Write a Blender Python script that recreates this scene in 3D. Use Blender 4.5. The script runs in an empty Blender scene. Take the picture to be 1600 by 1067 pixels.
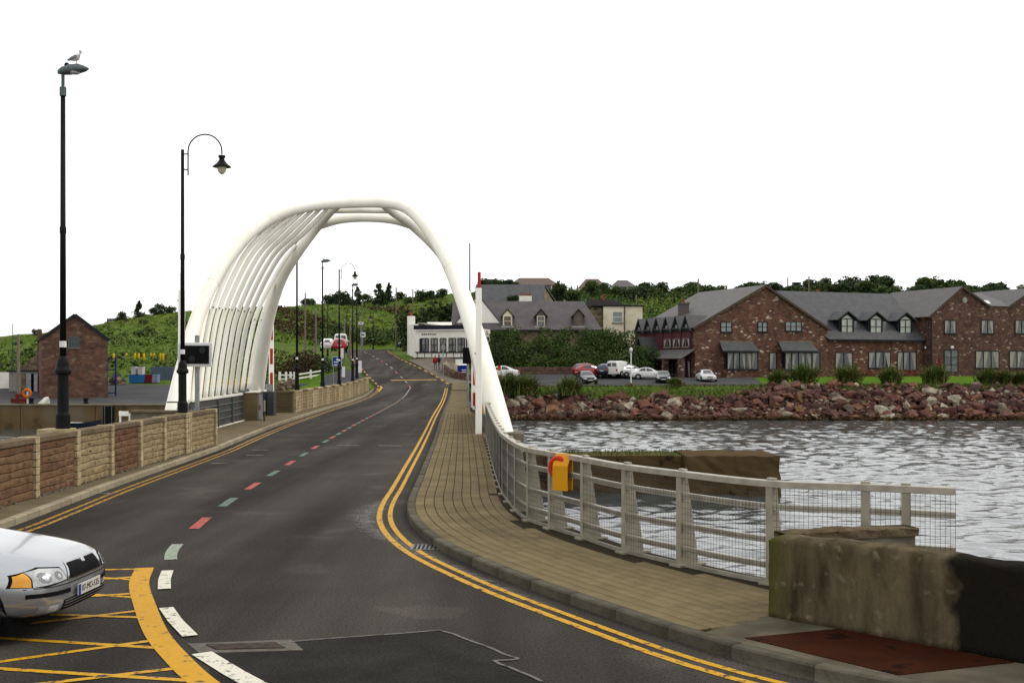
import bpy, bmesh, math, random
import numpy as np
from mathutils import Vector, Matrix
from mathutils.bvhtree import BVHTree
random.seed(7)
SC = bpy.context.scene
COL = SC.collection
R = math.radians

# ---------------------------------------------------------------- camera, sky, sun, exposure
CAMH = 2.65            # eye height above the road, metres
FPX = 1780.0           # focal length in photograph pixels
HOR = 572.0            # horizon row in the photograph
cam = bpy.data.cameras.new('camera')
cam.sensor_width = 36.0
cam.lens = 36.0 * FPX / 1600.0
cam.shift_y = (HOR - 533.5) / 1600.0
cam.clip_end = 4000
camo = bpy.data.objects.new('camera', cam)
camo.location = (0, 0, CAMH)
camo.rotation_euler = (R(90), 0, 0)
COL.objects.link(camo)
SC.camera = camo

SUN_EL, SUN_AZ = R(46), R(88)       # azimuth from +Y (north) towards +X
w = bpy.data.worlds.new('World'); SC.world = w; w.use_nodes = True
nt = w.node_tree; nt.nodes.clear()
out = nt.nodes.new('ShaderNodeOutputWorld')
bg = nt.nodes.new('ShaderNodeBackground'); bg.inputs['Strength'].default_value = 0.12
sky = nt.nodes.new('ShaderNodeTexSky'); sky.sky_type = 'NISHITA'; sky.sun_disc = False
sky.sun_elevation = SUN_EL; sky.sun_rotation = SUN_AZ
sky.air_density = 1.0; sky.dust_density = 4.0; sky.ozone_density = 1.0
# bright even overcast: cloud layer covering nearly all of the clear sky
tc = nt.nodes.new('ShaderNodeTexCoord')
mp = nt.nodes.new('ShaderNodeMapping'); mp.inputs['Scale'].default_value = (1.0, 1.0, 4.0)
nz = nt.nodes.new('ShaderNodeTexNoise'); nz.inputs['Scale'].default_value = 2.2; nz.inputs['Detail'].default_value = 4
cr = nt.nodes.new('ShaderNodeValToRGB')
cr.color_ramp.elements[0].position = 0.30; cr.color_ramp.elements[0].color = (11.2, 11.2, 11.5, 1)
cr.color_ramp.elements[1].position = 0.62; cr.color_ramp.elements[1].color = (12.6, 12.5, 12.3, 1)
mx = nt.nodes.new('ShaderNodeMixRGB'); mx.inputs['Fac'].default_value = 0.94
L = nt.links
L.new(tc.outputs['Generated'], mp.inputs['Vector']); L.new(mp.outputs['Vector'], nz.inputs['Vector'])
L.new(nz.outputs['Fac'], cr.inputs['Fac']); L.new(sky.outputs['Color'], mx.inputs['Color1'])
L.new(cr.outputs['Color'], mx.inputs['Color2']); L.new(mx.outputs['Color'], bg.inputs['Color'])
L.new(bg.outputs['Background'], out.inputs['Surface'])

sl = bpy.data.lights.new('sun', 'SUN'); sl.energy = 1.25; sl.angle = R(12); sl.color = (1.0, 0.94, 0.83)
so = bpy.data.objects.new('sun', sl)
sd = Vector((math.sin(SUN_AZ) * math.cos(SUN_EL), math.cos(SUN_AZ) * math.cos(SUN_EL), math.sin(SUN_EL)))
so.rotation_euler = sd.to_track_quat('Z', 'Y').to_euler(); so.location = sd * 60
COL.objects.link(so)
SC.view_settings.view_transform = 'Standard'; SC.view_settings.look = 'None'
SC.view_settings.exposure = 0.0; SC.view_settings.gamma = 1.0
SC.view_settings.use_curve_mapping = False
SC.render.resolution_x = 1024; SC.render.resolution_y = 682
SC.render.engine = 'CYCLES'
SC.cycles.max_bounces = 8; SC.cycles.transparent_max_bounces = 12

# ---------------------------------------------------------------- helpers
def P(u, v, Y):                       # a photograph pixel at a known distance -> world point
    return Vector(((u - 800) / FPX * Y, Y, CAMH - (v - HOR) / FPX * Y))
def G(u, v, z=0.0):                   # a photograph pixel on level ground of height z
    return P(u, v, FPX * (CAMH - z) / (v - HOR))

MATS = {}
KD = 0.74                             # the photograph is exposed for a bright sky, its surfaces sit low
def kd(c): return tuple(x * KD for x in c)
def mat(name, c, c2=None, scale=6.0, rough=0.8, bump=0.0, bscale=None, metal=0.0, spec=0.12, c3=None,
        detail=4.0, stretch=(1, 1, 1), rnd=0.0, attr=False, coat=0.0, contrast=(0.35, 0.65), world=False, trans=0.0):
    if name in MATS: return MATS[name]
    if rough >= 0.8: spec = min(spec, 0.03)
    c = kd(c); c2 = kd(c2) if c2 else None; c3 = kd(c3) if c3 else None
    m = bpy.data.materials.new(name); m.use_nodes = True
    n = m.node_tree.nodes; l = m.node_tree.links
    b = n['Principled BSDF']
    b.inputs['Roughness'].default_value = rough; b.inputs['Metallic'].default_value = metal
    b.inputs['Specular IOR Level'].default_value = spec
    if coat: b.inputs['Coat Weight'].default_value = coat; b.inputs['Coat Roughness'].default_value = 0.06
    t = n.new('ShaderNodeTexCoord'); mpn = n.new('ShaderNodeMapping'); mpn.inputs['Scale'].default_value = stretch
    if world:
        ge = n.new('ShaderNodeNewGeometry'); l.new(ge.outputs['Position'], mpn.inputs['Vector'])
    else: l.new(t.outputs['Object'], mpn.inputs['Vector'])
    c2 = c2 or tuple(min(1, x * 0.86) for x in c)
    no = n.new('ShaderNodeTexNoise'); no.inputs['Scale'].default_value = scale; no.inputs['Detail'].default_value = detail
    l.new(mpn.outputs['Vector'], no.inputs['Vector'])
    r_ = n.new('ShaderNodeValToRGB'); e = r_.color_ramp.elements
    e[0].position = contrast[0]; e[0].color = (*c, 1); e[1].position = contrast[1]; e[1].color = (*c2, 1)
    if c3:
        x = r_.color_ramp.elements.new((contrast[0] + contrast[1]) / 2 + 0.12); x.color = (*c3, 1)
        e = r_.color_ramp.elements
    l.new(no.outputs['Fac'], r_.inputs['Fac'])
    col = r_.outputs['Color']
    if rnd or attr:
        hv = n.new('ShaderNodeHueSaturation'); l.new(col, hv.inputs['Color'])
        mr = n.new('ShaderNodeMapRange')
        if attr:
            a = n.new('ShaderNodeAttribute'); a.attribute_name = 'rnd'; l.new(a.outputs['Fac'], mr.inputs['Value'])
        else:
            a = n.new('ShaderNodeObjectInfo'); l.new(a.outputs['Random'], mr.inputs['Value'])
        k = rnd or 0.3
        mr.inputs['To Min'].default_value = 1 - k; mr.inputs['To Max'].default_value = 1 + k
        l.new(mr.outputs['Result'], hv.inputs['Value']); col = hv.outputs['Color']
    l.new(col, b.inputs['Base Color'])
    if bump:
        bn = n.new('ShaderNodeTexNoise'); bn.inputs['Scale'].default_value = bscale or scale * 4; bn.inputs['Detail'].default_value = 6
        l.new(mpn.outputs['Vector'], bn.inputs['Vector'])
        bp = n.new('ShaderNodeBump'); bp.inputs['Strength'].default_value = bump; bp.inputs['Distance'].default_value = 0.05
        l.new(bn.outputs['Fac'], bp.inputs['Height']); l.new(bp.outputs['Normal'], b.inputs['Normal'])
    MATS[name] = m
    return m

def palette_mat(name, cols, source='obj', rough=0.85, bump=0.3, bscale=9, noise=0.25, nscale=3.0, wet=False):
    """one of several colours per piece (object random or the 'rnd' attribute), mottled"""
    if name in MATS: return MATS[name]
    cols = [kd(c) for c in cols]
    m = bpy.data.materials.new(name); m.use_nodes = True
    n = m.node_tree.nodes; l = m.node_tree.links; b = n['Principled BSDF']
    b.inputs['Roughness'].default_value = rough; b.inputs['Specular IOR Level'].default_value = 0.05
    if source == 'obj':
        a = n.new('ShaderNodeObjectInfo'); s = a.outputs['Random']
    else:
        a = n.new('ShaderNodeAttribute'); a.attribute_name = 'rnd'; s = a.outputs['Fac']
    r_ = n.new('ShaderNodeValToRGB'); r_.color_ramp.interpolation = 'CONSTANT'
    e = r_.color_ramp.elements; e[0].position = 0; e[0].color = (*cols[0], 1)
    e[1].position = 1.0 / len(cols); e[1].color = (*cols[1], 1)
    for i in range(2, len(cols)):
        x = r_.color_ramp.elements.new(i / len(cols)); x.color = (*cols[i], 1)
    l.new(s, r_.inputs['Fac'])
    t = n.new('ShaderNodeTexCoord'); no = n.new('ShaderNodeTexNoise'); no.inputs['Scale'].default_value = nscale; no.inputs['Detail'].default_value = 5
    l.new(t.outputs['Object'], no.inputs['Vector'])
    mr = n.new('ShaderNodeMapRange'); mr.inputs['To Min'].default_value = 1 - noise * 1.6; mr.inputs['To Max'].default_value = 1 + noise * 1.6
    mr.inputs['From Min'].default_value = 0.3; mr.inputs['From Max'].default_value = 0.7
    l.new(no.outputs['Fac'], mr.inputs['Value'])
    hv = n.new('ShaderNodeHueSaturation'); l.new(r_.outputs['Color'], hv.inputs['Color']); l.new(mr.outputs['Result'], hv.inputs['Value'])
    l.new(hv.outputs['Color'], b.inputs['Base Color'])
    if bump:
        bn = n.new('ShaderNodeTexNoise'); bn.inputs['Scale'].default_value = bscale; bn.inputs['Detail'].default_value = 5
        l.new(t.outputs['Object'], bn.inputs['Vector'])
        bp = n.new('ShaderNodeBump'); bp.inputs['Strength'].default_value = bump; bp.inputs['Distance'].default_value = 0.06
        l.new(bn.outputs['Fac'], bp.inputs['Height']); l.new(bp.outputs['Normal'], b.inputs['Normal'])
    if wet:                            # dark weed and wet stone near the waterline
        ge = n.new('ShaderNodeNewGeometry'); sp_ = n.new('ShaderNodeSeparateXYZ'); l.new(ge.outputs['Position'], sp_.inputs['Vector'])
        ad = n.new('ShaderNodeMath'); ad.operation = 'MULTIPLY_ADD'; l.new(no.outputs['Fac'], ad.inputs[0]); ad.inputs[1].default_value = 1.2; l.new(sp_.outputs['Z'], ad.inputs[2])
        wr_ = n.new('ShaderNodeMapRange'); wr_.inputs['From Min'].default_value = -1.45; wr_.inputs['From Max'].default_value = -1.85; l.new(ad.outputs['Value'], wr_.inputs['Value'])
        mx_ = n.new('ShaderNodeMixRGB'); mx_.inputs['Color2'].default_value = (0.034, 0.019, 0.006, 1); l.new(hv.outputs['Color'], mx_.inputs['Color1']); l.new(wr_.outputs['Result'], mx_.inputs['Fac']); l.new(mx_.outputs['Color'], b.inputs['Base Color'])
    MATS[name] = m
    return m

class MB:
    def __init__(s): s.v = []; s.f = []; s.r = []; s.cur = 0.5
    def add(s, vs, fs):
        o = len(s.v); s.v += [tuple(x) for x in vs]
        s.f += [tuple(o + i for i in f) for f in fs]; s.r += [s.cur] * len(fs); return s
    def box(s, c, d, rz=0.0, taper=1.0):
        cx, cy, cz = c; dx, dy, dz = d[0] / 2, d[1] / 2, d[2] / 2
        ca, sa = math.cos(rz), math.sin(rz); vs = []
        for k, z in enumerate((-dz, dz)):
            t = taper if k else 1.0
            for x, y in ((-dx, -dy), (dx, -dy), (dx, dy), (-dx, dy)):
                x *= t; y *= t
                vs.append((cx + x * ca - y * sa, cy + x * sa + y * ca, cz + z))
        return s.add(vs, [(0, 3, 2, 1), (4, 5, 6, 7), (0, 1, 5, 4), (1, 2, 6, 5), (2, 3, 7, 6), (3, 0, 4, 7)])
    def prism(s, poly, z0, z1):                    # poly ccw in xy
        n = len(poly)
        vs = [(x, y, z0) for x, y in poly] + [(x, y, z1) for x, y in poly]
        fs = [tuple(range(n - 1, -1, -1)), tuple(range(n, 2 * n))] + [(i, (i + 1) % n, n + (i + 1) % n, n + i) for i in range(n)]
        return s.add(vs, fs)
    def extr(s, pts, d):                           # planar 3-D polygon extruded by the vector d
        n = len(pts); d = Vector(d)
        vs = [Vector(p) for p in pts] + [Vector(p) + d for p in pts]
        return s.add(vs, [tuple(range(n - 1, -1, -1)), tuple(range(n, 2 * n))] + [(i, (i + 1) % n, n + (i + 1) % n, n + i) for i in range(n)])
    def quad(s, a, b, c, d): return s.add([a, b, c, d], [(0, 1, 2, 3)])
    def tube(s, path, rad, n=10, cap=True):
        path = [Vector(p) for p in path]; m = len(path)
        if not hasattr(rad, '__len__'): rad = [rad] * m
        t = []
        for i in range(m): t.append((path[min(i + 1, m - 1)] - path[max(i - 1, 0)]).normalized())
        ref = Vector((0, 0, 1)) if abs(t[0].z) < 0.9 else Vector((0, 1, 0))
        u = t[0].cross(ref).normalized(); vs = []
        for i in range(m):
            u = (u - t[i] * u.dot(t[i])).normalized(); v = t[i].cross(u)
            for k in range(n):
                a = 2 * math.pi * k / n
                vs.append(path[i] + (u * math.cos(a) + v * math.sin(a)) * rad[i])
        fs = [(i * n + k, i * n + (k + 1) % n, (i + 1) * n + (k + 1) % n, (i + 1) * n + k) for i in range(m - 1) for k in range(n)]
        if cap: fs += [tuple(range(n - 1, -1, -1)), tuple((m - 1) * n + k for k in range(n))]
        return s.add(vs, fs)
    def lathe(s, prof, c=(0, 0, 0), n=16):         # prof: (radius, z)
        vs = []; m = len(prof)
        for r_, z in prof:
            for k in range(n):
                a = 2 * math.pi * k / n; vs.append((c[0] + r_ * math.cos(a), c[1] + r_ * math.sin(a), c[2] + z))
        fs = [(i * n + k, i * n + (k + 1) % n, (i + 1) * n + (k + 1) % n, (i + 1) * n + k) for i in range(m - 1) for k in range(n)]
        fs += [tuple(range(n - 1, -1, -1)), tuple((m - 1) * n + k for k in range(n))]
        return s.add(vs, fs)
    def bar(s, a, b, wd, ht, up=(0, 0, 1)):        # box beam from a to b
        a = Vector(a); b = Vector(b); d = (b - a).normalized(); up = Vector(up)
        x = d.cross(up).normalized(); z = x.cross(d).normalized()
        vs = []
        for p in (a, b):
            for i, j in ((-1, -1), (1, -1), (1, 1), (-1, 1)): vs.append(p + x * i * wd / 2 + z * j * ht / 2)
        return s.add(vs, [(0, 3, 2, 1), (4, 5, 6, 7), (0, 1, 5, 4), (1, 2, 6, 5), (2, 3, 7, 6), (3, 0, 4, 7)])
    def hull(s, pts):
        bm = bmesh.new()
        for p in pts: bm.verts.new(p)
        r_ = bmesh.ops.convex_hull(bm, input=bm.verts)
        bmesh.ops.delete(bm, geom=[v for v in bm.verts if not v.link_faces], context='VERTS')
        bm.verts.index_update()
        s.add([v.co.copy() for v in bm.verts], [tuple(v.index for v in f.verts) for f in bm.faces]); bm.free(); return s
    def mesh(s, name, off=(0, 0, 0), smooth=False, attr=False, fix=True):
        me = bpy.data.meshes.new(name)
        ox, oy, oz = off
        me.from_pydata([(x - ox, y - oy, z - oz) for x, y, z in s.v], [], s.f)
        if attr:
            a = me.attributes.new('rnd', 'FLOAT', 'FACE'); a.data.foreach_set('value', s.r)
        if fix:
            bm = bmesh.new(); bm.from_mesh(me); bmesh.ops.recalc_face_normals(bm, faces=bm.faces); bm.to_mesh(me); bm.free()
        if smooth: me.polygons.foreach_set('use_smooth', [True] * len(me.polygons))
        me.update(); return me
    def build(s, name, material, parent=None, world=True, smooth=False, attr=False, bevel=0.0, fix=True, loc=None):
        off = (0, 0, 0)
        if world and parent is not None: off = tuple(wloc(parent))
        if loc is not None: off = loc
        me = s.mesh(name, off, smooth, attr, fix)
        o = mk(name, me, material, parent)
        if loc is not None: o.location = loc
        if bevel:
            b = o.modifiers.new('bevel', 'BEVEL'); b.width = bevel; b.segments = 2; b.limit_method = 'ANGLE'
        return o
def wloc(o):
    p = Vector(o.location)
    while o.parent: o = o.parent; p += Vector(o.location)
    return p
def mk(name, me, material, parent=None):
    o = bpy.data.objects.new(name, me); COL.objects.link(o)
    if material: 
        if not me.materials: me.materials.append(material)
    if parent is not None: o.parent = parent
    return o
def tag(o, label, cat, group=None, kind=None):
    if label: o['label'] = label
    if cat: o['category'] = cat
    if group: o['group'] = group
    if kind: o['kind'] = kind
    return o
def thing(name, label, cat, loc=(0, 0, 0), rz=0.0, group=None):
    o = bpy.data.objects.new(name, None); o.empty_display_size = 0.2; COL.objects.link(o)
    o.location = loc; o.rotation_euler = (0, 0, rz)
    return tag(o, label, cat, group)
def struct(o, label=None):
    o['kind'] = 'structure'
    if label: o['label'] = label
    return o
def copy_tree(o, parent=None):
    c = o.copy(); COL.objects.link(c); c.parent = parent
    for ch in list(o.children): copy_tree(ch, c)
    return c
def place(o, loc, rz=0.0, label=None, scale=None, first=False):
    c = o if first else copy_tree(o)
    c.location = loc; c.rotation_euler = (0, 0, rz)
    if scale: c.scale = (scale, scale, scale) if not hasattr(scale, '__len__') else scale
    if label: c['label'] = label
    return c
def lerp(a, b, t): return a + (b - a) * t
def interp(x, pts):
    if x <= pts[0][0]: return pts[0][1]
    for (a, p), (b, q) in zip(pts, pts[1:]):
        if x <= b: return p + (q - p) * (x - a) / (b - a)
    return pts[-1][1]
def smooth_pts(pts, n=8):                          # Catmull-Rom through points
    pts = [Vector(p) for p in pts]; o = []
    q = [pts[0] * 2 - pts[1]] + pts + [pts[-1] * 2 - pts[-2]]
    for i in range(1, len(q) - 2):
        for k in range(n):
            t = k / n; a, b, c, d = q[i - 1], q[i], q[i + 1], q[i + 2]
            o.append(0.5 * ((2 * b) + (c - a) * t + (2 * a - 5 * b + 4 * c - d) * t * t + (3 * b - a - 3 * c + d) * t ** 3))
    o.append(pts[-1]); return o
def resample(pts, step):
    pts = [Vector(p) for p in pts]; o = [pts[0]]; acc = 0.0
    for a, b in zip(pts, pts[1:]):
        d = (b - a).length
        while d > 1e-9 and acc + d >= step:
            t = (step - acc) / d; a = a + (b - a) * t; o.append(a.copy()); d = (b - a).length; acc = 0.0
        acc += d
    return o
def offset2(pts, d):                               # offset a plan polyline to its left by d
    o = []
    for i, p in enumerate(pts):
        t = (pts[min(i + 1, len(pts) - 1)] - pts[max(i - 1, 0)]); t.z = 0; t.normalize()
        o.append(Vector((p.x - t.y * d, p.y + t.x * d, p.z)))
    return o
def txt(name, s, size, loc, rot, material, parent=None, ext=0.002, align='CENTER'):
    cu = bpy.data.curves.new(name, 'FONT'); cu.body = s; cu.size = size; cu.extrude = ext; cu.align_x = align; cu.align_y = 'CENTER'
    o = bpy.data.objects.new(name, cu); COL.objects.link(o)
    bpy.context.view_layer.update()
    me = bpy.data.meshes.new_from_object(o.evaluated_get(bpy.context.evaluated_depsgraph_get()))
    bpy.data.objects.remove(o); bpy.data.curves.remove(cu)
    o = mk(name, me, material, parent); o.location = loc; o.rotation_euler = rot
    return o

# ---------------------------------------------------------------- shared materials
ASPH = mat('asphalt', (0.050, 0.0455, 0.0385), (0.076, 0.069, 0.058), scale=0.55, rough=0.82, bump=0.5, bscale=60, detail=9, c3=(0.060, 0.0545, 0.046), spec=0.03)
def fine_speckle(m, amt=0.35, sc=55):
    n = m.node_tree.nodes; l = m.node_tree.links; b = n['Principled BSDF']
    src = b.inputs['Base Color'].links[0].from_socket
    t = n.new('ShaderNodeTexCoord'); vo = n.new('ShaderNodeTexNoise'); vo.inputs['Scale'].default_value = sc; vo.inputs['Detail'].default_value = 3
    l.new(t.outputs['Object'], vo.inputs['Vector'])
    mr = n.new('ShaderNodeMapRange'); mr.inputs['From Min'].default_value = 0.3; mr.inputs['From Max'].default_value = 0.7
    mr.inputs['To Min'].default_value = 1 - amt; mr.inputs['To Max'].default_value = 1 + amt
    l.new(vo.outputs['Fac'], mr.inputs['Value'])
    hv = n.new('ShaderNodeHueSaturation'); l.new(src, hv.inputs['Color']); l.new(mr.outputs['Result'], hv.inputs['Value'])
    l.new(hv.outputs['Color'], b.inputs['Base Color'])
fine_speckle(ASPH, 0.45, 38)
def tracks(m, amt=0.3):            # wheel-polished and dirty lengths running with the traffic
    n = m.node_tree.nodes; l = m.node_tree.links; b = n['Principled BSDF']; src = b.inputs['Base Color'].links[0].from_socket
    t = n.new('ShaderNodeTexCoord'); mp_ = n.new('ShaderNodeMapping'); mp_.inputs['Scale'].default_value = (0.75, 0.05, 1); mp_.inputs['Rotation'].default_value = (0, 0, -0.06); l.new(t.outputs['Object'], mp_.inputs['Vector'])
    q = n.new('ShaderNodeTexNoise'); q.inputs['Scale'].default_value = 1.0; q.inputs['Detail'].default_value = 5; l.new(mp_.outputs['Vector'], q.inputs['Vector'])
    mr = n.new('ShaderNodeMapRange'); mr.inputs['From Min'].default_value = 0.35; mr.inputs['From Max'].default_value = 0.65; mr.inputs['To Min'].default_value = 1 - amt; mr.inputs['To Max'].default_value = 1 + amt; l.new(q.outputs['Fac'], mr.inputs['Value'])
    hv = n.new('ShaderNodeHueSaturation'); hv.inputs['Saturation'].default_value = 1.0; l.new(src, hv.inputs['Color']); l.new(mr.outputs['Result'], hv.inputs['Value']); l.new(hv.outputs['Color'], b.inputs['Base Color'])
tracks(ASPH, 0.38)
ASPH2 = mat('asphalt_patch', (0.026, 0.0245, 0.022), (0.038, 0.036, 0.032), scale=1.5, rough=0.9, bump=0.4, bscale=60, spec=0.02)
fine_speckle(ASPH2, 0.4, 40)
def worn(name, c, thr=0.30, sc=9.0, rough=0.6):
    """road paint worn through to the asphalt in places"""
    c = kd(c)
    m = bpy.data.materials.new(name); m.use_nodes = True; n = m.node_tree.nodes; l = m.node_tree.links; b = n['Principled BSDF']
    b.inputs['Roughness'].default_value = rough; b.inputs['Specular IOR Level'].default_value = 0.08
    t = n.new('ShaderNodeTexCoord'); no = n.new('ShaderNodeTexNoise'); no.inputs['Scale'].default_value = sc; no.inputs['Detail'].default_value = 8; no.inputs['Roughness'].default_value = 0.7
    l.new(t.outputs['Object'], no.inputs['Vector'])
    r_ = n.new('ShaderNodeValToRGB'); e = r_.color_ramp.elements
    e[0].position = thr; e[0].color = (0.03, 0.028, 0.025, 1); e[1].position = thr + 0.10; e[1].color = (*c, 1)
    x = r_.color_ramp.elements.new(0.75); x.color = (*[q * 0.8 for q in c], 1)
    l.new(no.outputs['Fac'], r_.inputs['Fac']); l.new(r_.outputs['Color'], b.inputs['Base Color'])
    MATS[name] = m; return m
YEL = worn('yellow_road_paint', (0.62, 0.335, 0.016), 0.375, 9)
YEL2 = worn('yellow_worn_paint', (0.50, 0.27, 0.035), 0.42, 9)
WHT = worn('white_road_paint', (0.74, 0.71, 0.58), 0.37, 9)
WHT2 = worn('faded_white_road_paint', (0.36, 0.35, 0.32), 0.42, 10)
REDP = worn('red_road_paint', (0.48, 0.085, 0.06), 0.40, 9)
GRNP = worn('green_road_paint', (0.12, 0.20, 0.135), 0.40, 8)
CONC = mat('concrete', (0.23, 0.205, 0.155), (0.13, 0.112, 0.08), scale=2.2, rough=0.9, bump=0.35, bscale=22, detail=8)
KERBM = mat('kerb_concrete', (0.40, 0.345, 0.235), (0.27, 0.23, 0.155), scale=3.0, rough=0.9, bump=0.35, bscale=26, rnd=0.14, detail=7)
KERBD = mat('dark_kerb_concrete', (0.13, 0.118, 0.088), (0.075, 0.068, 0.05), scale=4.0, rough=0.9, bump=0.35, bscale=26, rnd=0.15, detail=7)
WHITEP = mat('white_steel_paint', (1.08, 1.06, 0.94), (0.92, 0.88, 0.72), scale=1.1, rough=0.42, spec=0.35, detail=9, contrast=(0.45, 0.85), stretch=(1, 1, 0.3))
BLACKP = mat('black_pole_paint', (0.006, 0.006, 0.006), (0.010, 0.009, 0.009), scale=4, rough=0.55, spec=0.1)
GREYM = mat('grey_galvanised_metal', (0.33, 0.34, 0.34), (0.23, 0.24, 0.24), scale=5, rough=0.5, metal=0.5)
GREYP = mat('grey_lamp_paint', (0.11, 0.14, 0.14), (0.08, 0.10, 0.10), scale=4, rough=0.45)
WHITE = mat('white_gloss', (0.80, 0.80, 0.78), (0.72, 0.72, 0.70), scale=3, rough=0.4)
BLACK = mat('matt_black', (0.006, 0.006, 0.007), (0.009, 0.009, 0.010), scale=3, rough=0.6, spec=0.05)
RUBBER = mat('tyre_rubber', (0.015, 0.015, 0.015), (0.022, 0.022, 0.022), scale=10, rough=0.85)
GLASS = mat('dark_window_glass', (0.018, 0.024, 0.028), (0.03, 0.038, 0.042), scale=1.5, rough=0.06, spec=0.6)
CURT = mat('net_curtain', (0.42, 0.40, 0.34), (0.27, 0.26, 0.23), scale=2.0, stretch=(6, 6, 0.4), rough=0.85)
WOODP = mat('weathered_wood_pole', (0.24, 0.20, 0.15), (0.15, 0.12, 0.09), scale=3, stretch=(6, 6, 0.5), rough=0.9)
REDSTR = mat('red_paint', (0.52, 0.035, 0.025), (0.42, 0.03, 0.02), scale=4, rough=0.45)
SILVER = mat('silver_car_paint', (0.50, 0.52, 0.54), (0.48, 0.50, 0.52), scale=2, rough=0.22, metal=0.75, coat=0.6)

# ---------------------------------------------------------------- plan of the road
ZR = [(-50, 0), (84, 0), (95, 0.10), (104, 0.32), (112, 0.90), (120, 1.6), (130, 2.6), (140, 3.35), (152, 4.2), (168, 4.95), (182, 5.35), (200, 5.6), (260, 6.5)]
def zr(y): return interp(y, ZR)
RX = [(4, 14.0), (7.0, 6.2), (8.2, 4.2), (9.53, 2.52), (9.85, 2.2), (10.3, 1.95), (10.8, 1.68), (11.5, 1.28), (12.6, 0.71), (13.55, 0.13), (14.58, -0.28), (15.25, -0.6), (16.0, -0.94), (16.7, -1.15), (17.6, -1.41), (18.6, -1.63), (19.7, -1.82), (20.7, -1.92), (22.4, -2.03), (24.2, -2.08), (29.4, -2.3), (36.6, -2.6), (45, -2.98), (59, -3.65), (81, -4.6), (103, -5.6), (112, -6.0), (121, -8.0), (130, -10.6), (142, -13.6), (155, -16.2), (168, -18.1), (182, -19.0), (200, -19)]
LX = [(9, -46), (13.9, -40), (15.2, -12.5), (16.0, -9.4), (16.6, -8.45), (17.4, -8.15), (24.1, -8.66), (35.5, -9.2), (42, -9.75), (50.7, -10.4), (66, -11.15), (80, -11.7), (95, -12.2), (104, -12.75), (108, -12.9), (111, -13.4), (122, -15.9), (138, -19.4), (150, -21.6), (168, -24.2), (182, -25.8), (200, -27)]
def curve(tab, y0, y1, step, dz=0.0):
    o = []; n = max(2, int((y1 - y0) / step) + 1)
    for i in range(n + 1):
        y = y0 + (y1 - y0) * i / n; o.append(Vector((interp(y, tab), y, zr(y) + dz)))
    return smooth_line(o)
def smooth_line(pts, it=6):
    for _ in range(it):
        q = [p.copy() for p in pts]
        for i in range(1, len(pts) - 1):
            q[i].x = (pts[i - 1].x + 2 * pts[i].x + pts[i + 1].x) / 4
            q[i].y = (pts[i - 1].y + 2 * pts[i].y + pts[i + 1].y) / 4
        pts = q
    return pts
KR = curve(RX, 5.2, 112, 0.4)          # right-hand kerb line
KL = curve(LX, 16.2, 106, 0.5)         # left-hand kerb line
RAILC = smooth_pts([(5.2, 12.35, 0), (4.87, 12.5, 0), (4.0, 12.9, 0), (3.02, 13.3, 0), (2.15, 14.5, 0), (1.5, 15.6, 0), (1.02, 16.84, 0), (0.58, 17.9, 0), (0.2, 19.1, 0), (-0.09, 21.75, 0), (-0.235, 23.95, 0), (-0.49, 29.8, 0), (-0.94, 41.7, 0), (-1.75, 60, 0)], 12)

# road surface, one sheet following the rise beyond the bridge
m_ = MB(); rows = []
ys = [-14, -4, 2, 5, 7, 8] + [9 + 0.5 * i for i in range(30)] + [24 + 2 * i for i in range(44)] + [112 + 3 * i for i in range(30)]
NC = 14; vs = []
for y in ys:
    a, b = interp(y, LX) - 0.06, interp(y, RX) + 0.06
    if y < 9: a, b = -46, interp(max(y, 4), RX) + 0.06
    for k in range(NC + 1):
        t = k / NC; vs.append((lerp(a, b, t), y, zr(y) + 0.05 * math.sin(math.pi * t) * (1 if 24 < y < 105 else 0)*0))
fs = [(i * (NC + 1) + k, i * (NC + 1) + k + 1, (i + 1) * (NC + 1) + k + 1, (i + 1) * (NC + 1) + k) for i in range(len(ys) - 1) for k in range(NC)]
m_.add(vs, fs); road = struct(m_.build('road', ASPH, fix=False))

def ribbon(mb, pts, wd, dz):
    a = offset2(pts, wd / 2); b = offset2(pts, -wd / 2)
    vs = [(p.x, p.y, zr(p.y) + dz) for p in a] + [(p.x, p.y, zr(p.y) + dz) for p in b]; n = len(pts)
    mb.add(vs, [(n + i, n + i + 1, i + 1, i) for i in range(n - 1)])
MK = [0]
def marking(name, lines, material, dz=0.004):
    mb = MB(); MK[0] += 1; dz += 0.0006 * (MK[0] % 9)
    for pts, wd in lines: ribbon(mb, [Vector((p[0], p[1], 0)) for p in pts], wd, dz)
    o = mb.build(name, material, road, fix=False); return o

# double yellow lines both sides
def sub(pts, y0, y1): return [p for p in pts if y0 <= p.y <= y1]
marking('yellow_line', [(offset2(sub(KR, 6, 108), 0.30), 0.085)], YEL)
marking('yellow_line', [(offset2(sub(KR, 6, 108), 0.49), 0.095)], YEL)
marking('yellow_line', [(offset2(sub(KL, 16.8, 106), -0.30), 0.085)], YEL2)
marking('yellow_line', [(offset2(sub(KL, 16.8, 106), -0.50), 0.085)], YEL2)
KR2 = curve(RX, 112, 168, 0.5); KL2 = curve(LX, 106, 160, 0.5)
def dashes(pts, L_, gap, wd):
    rs = resample(pts, 0.25); o = []; i = 0; n = int(L_ / 0.25); g = int(gap / 0.25)
    while i + n < len(rs): o.append((rs[i:i + n + 1], wd)); i += n + g
    return o
for d in dashes(offset2(KR2, 0.25), 1.5, 1.75, 0.22): marking('yellow_edge_dash', [d], YEL)
for d in dashes(offset2(KL2, -0.3), 1.25, 1.75, 0.16): marking('yellow_edge_dash', [d], YEL)
marking('yellow_line', [(offset2(curve(LX, 104, 109.5, 0.4), -0.55), 0.2)], YEL)
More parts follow.
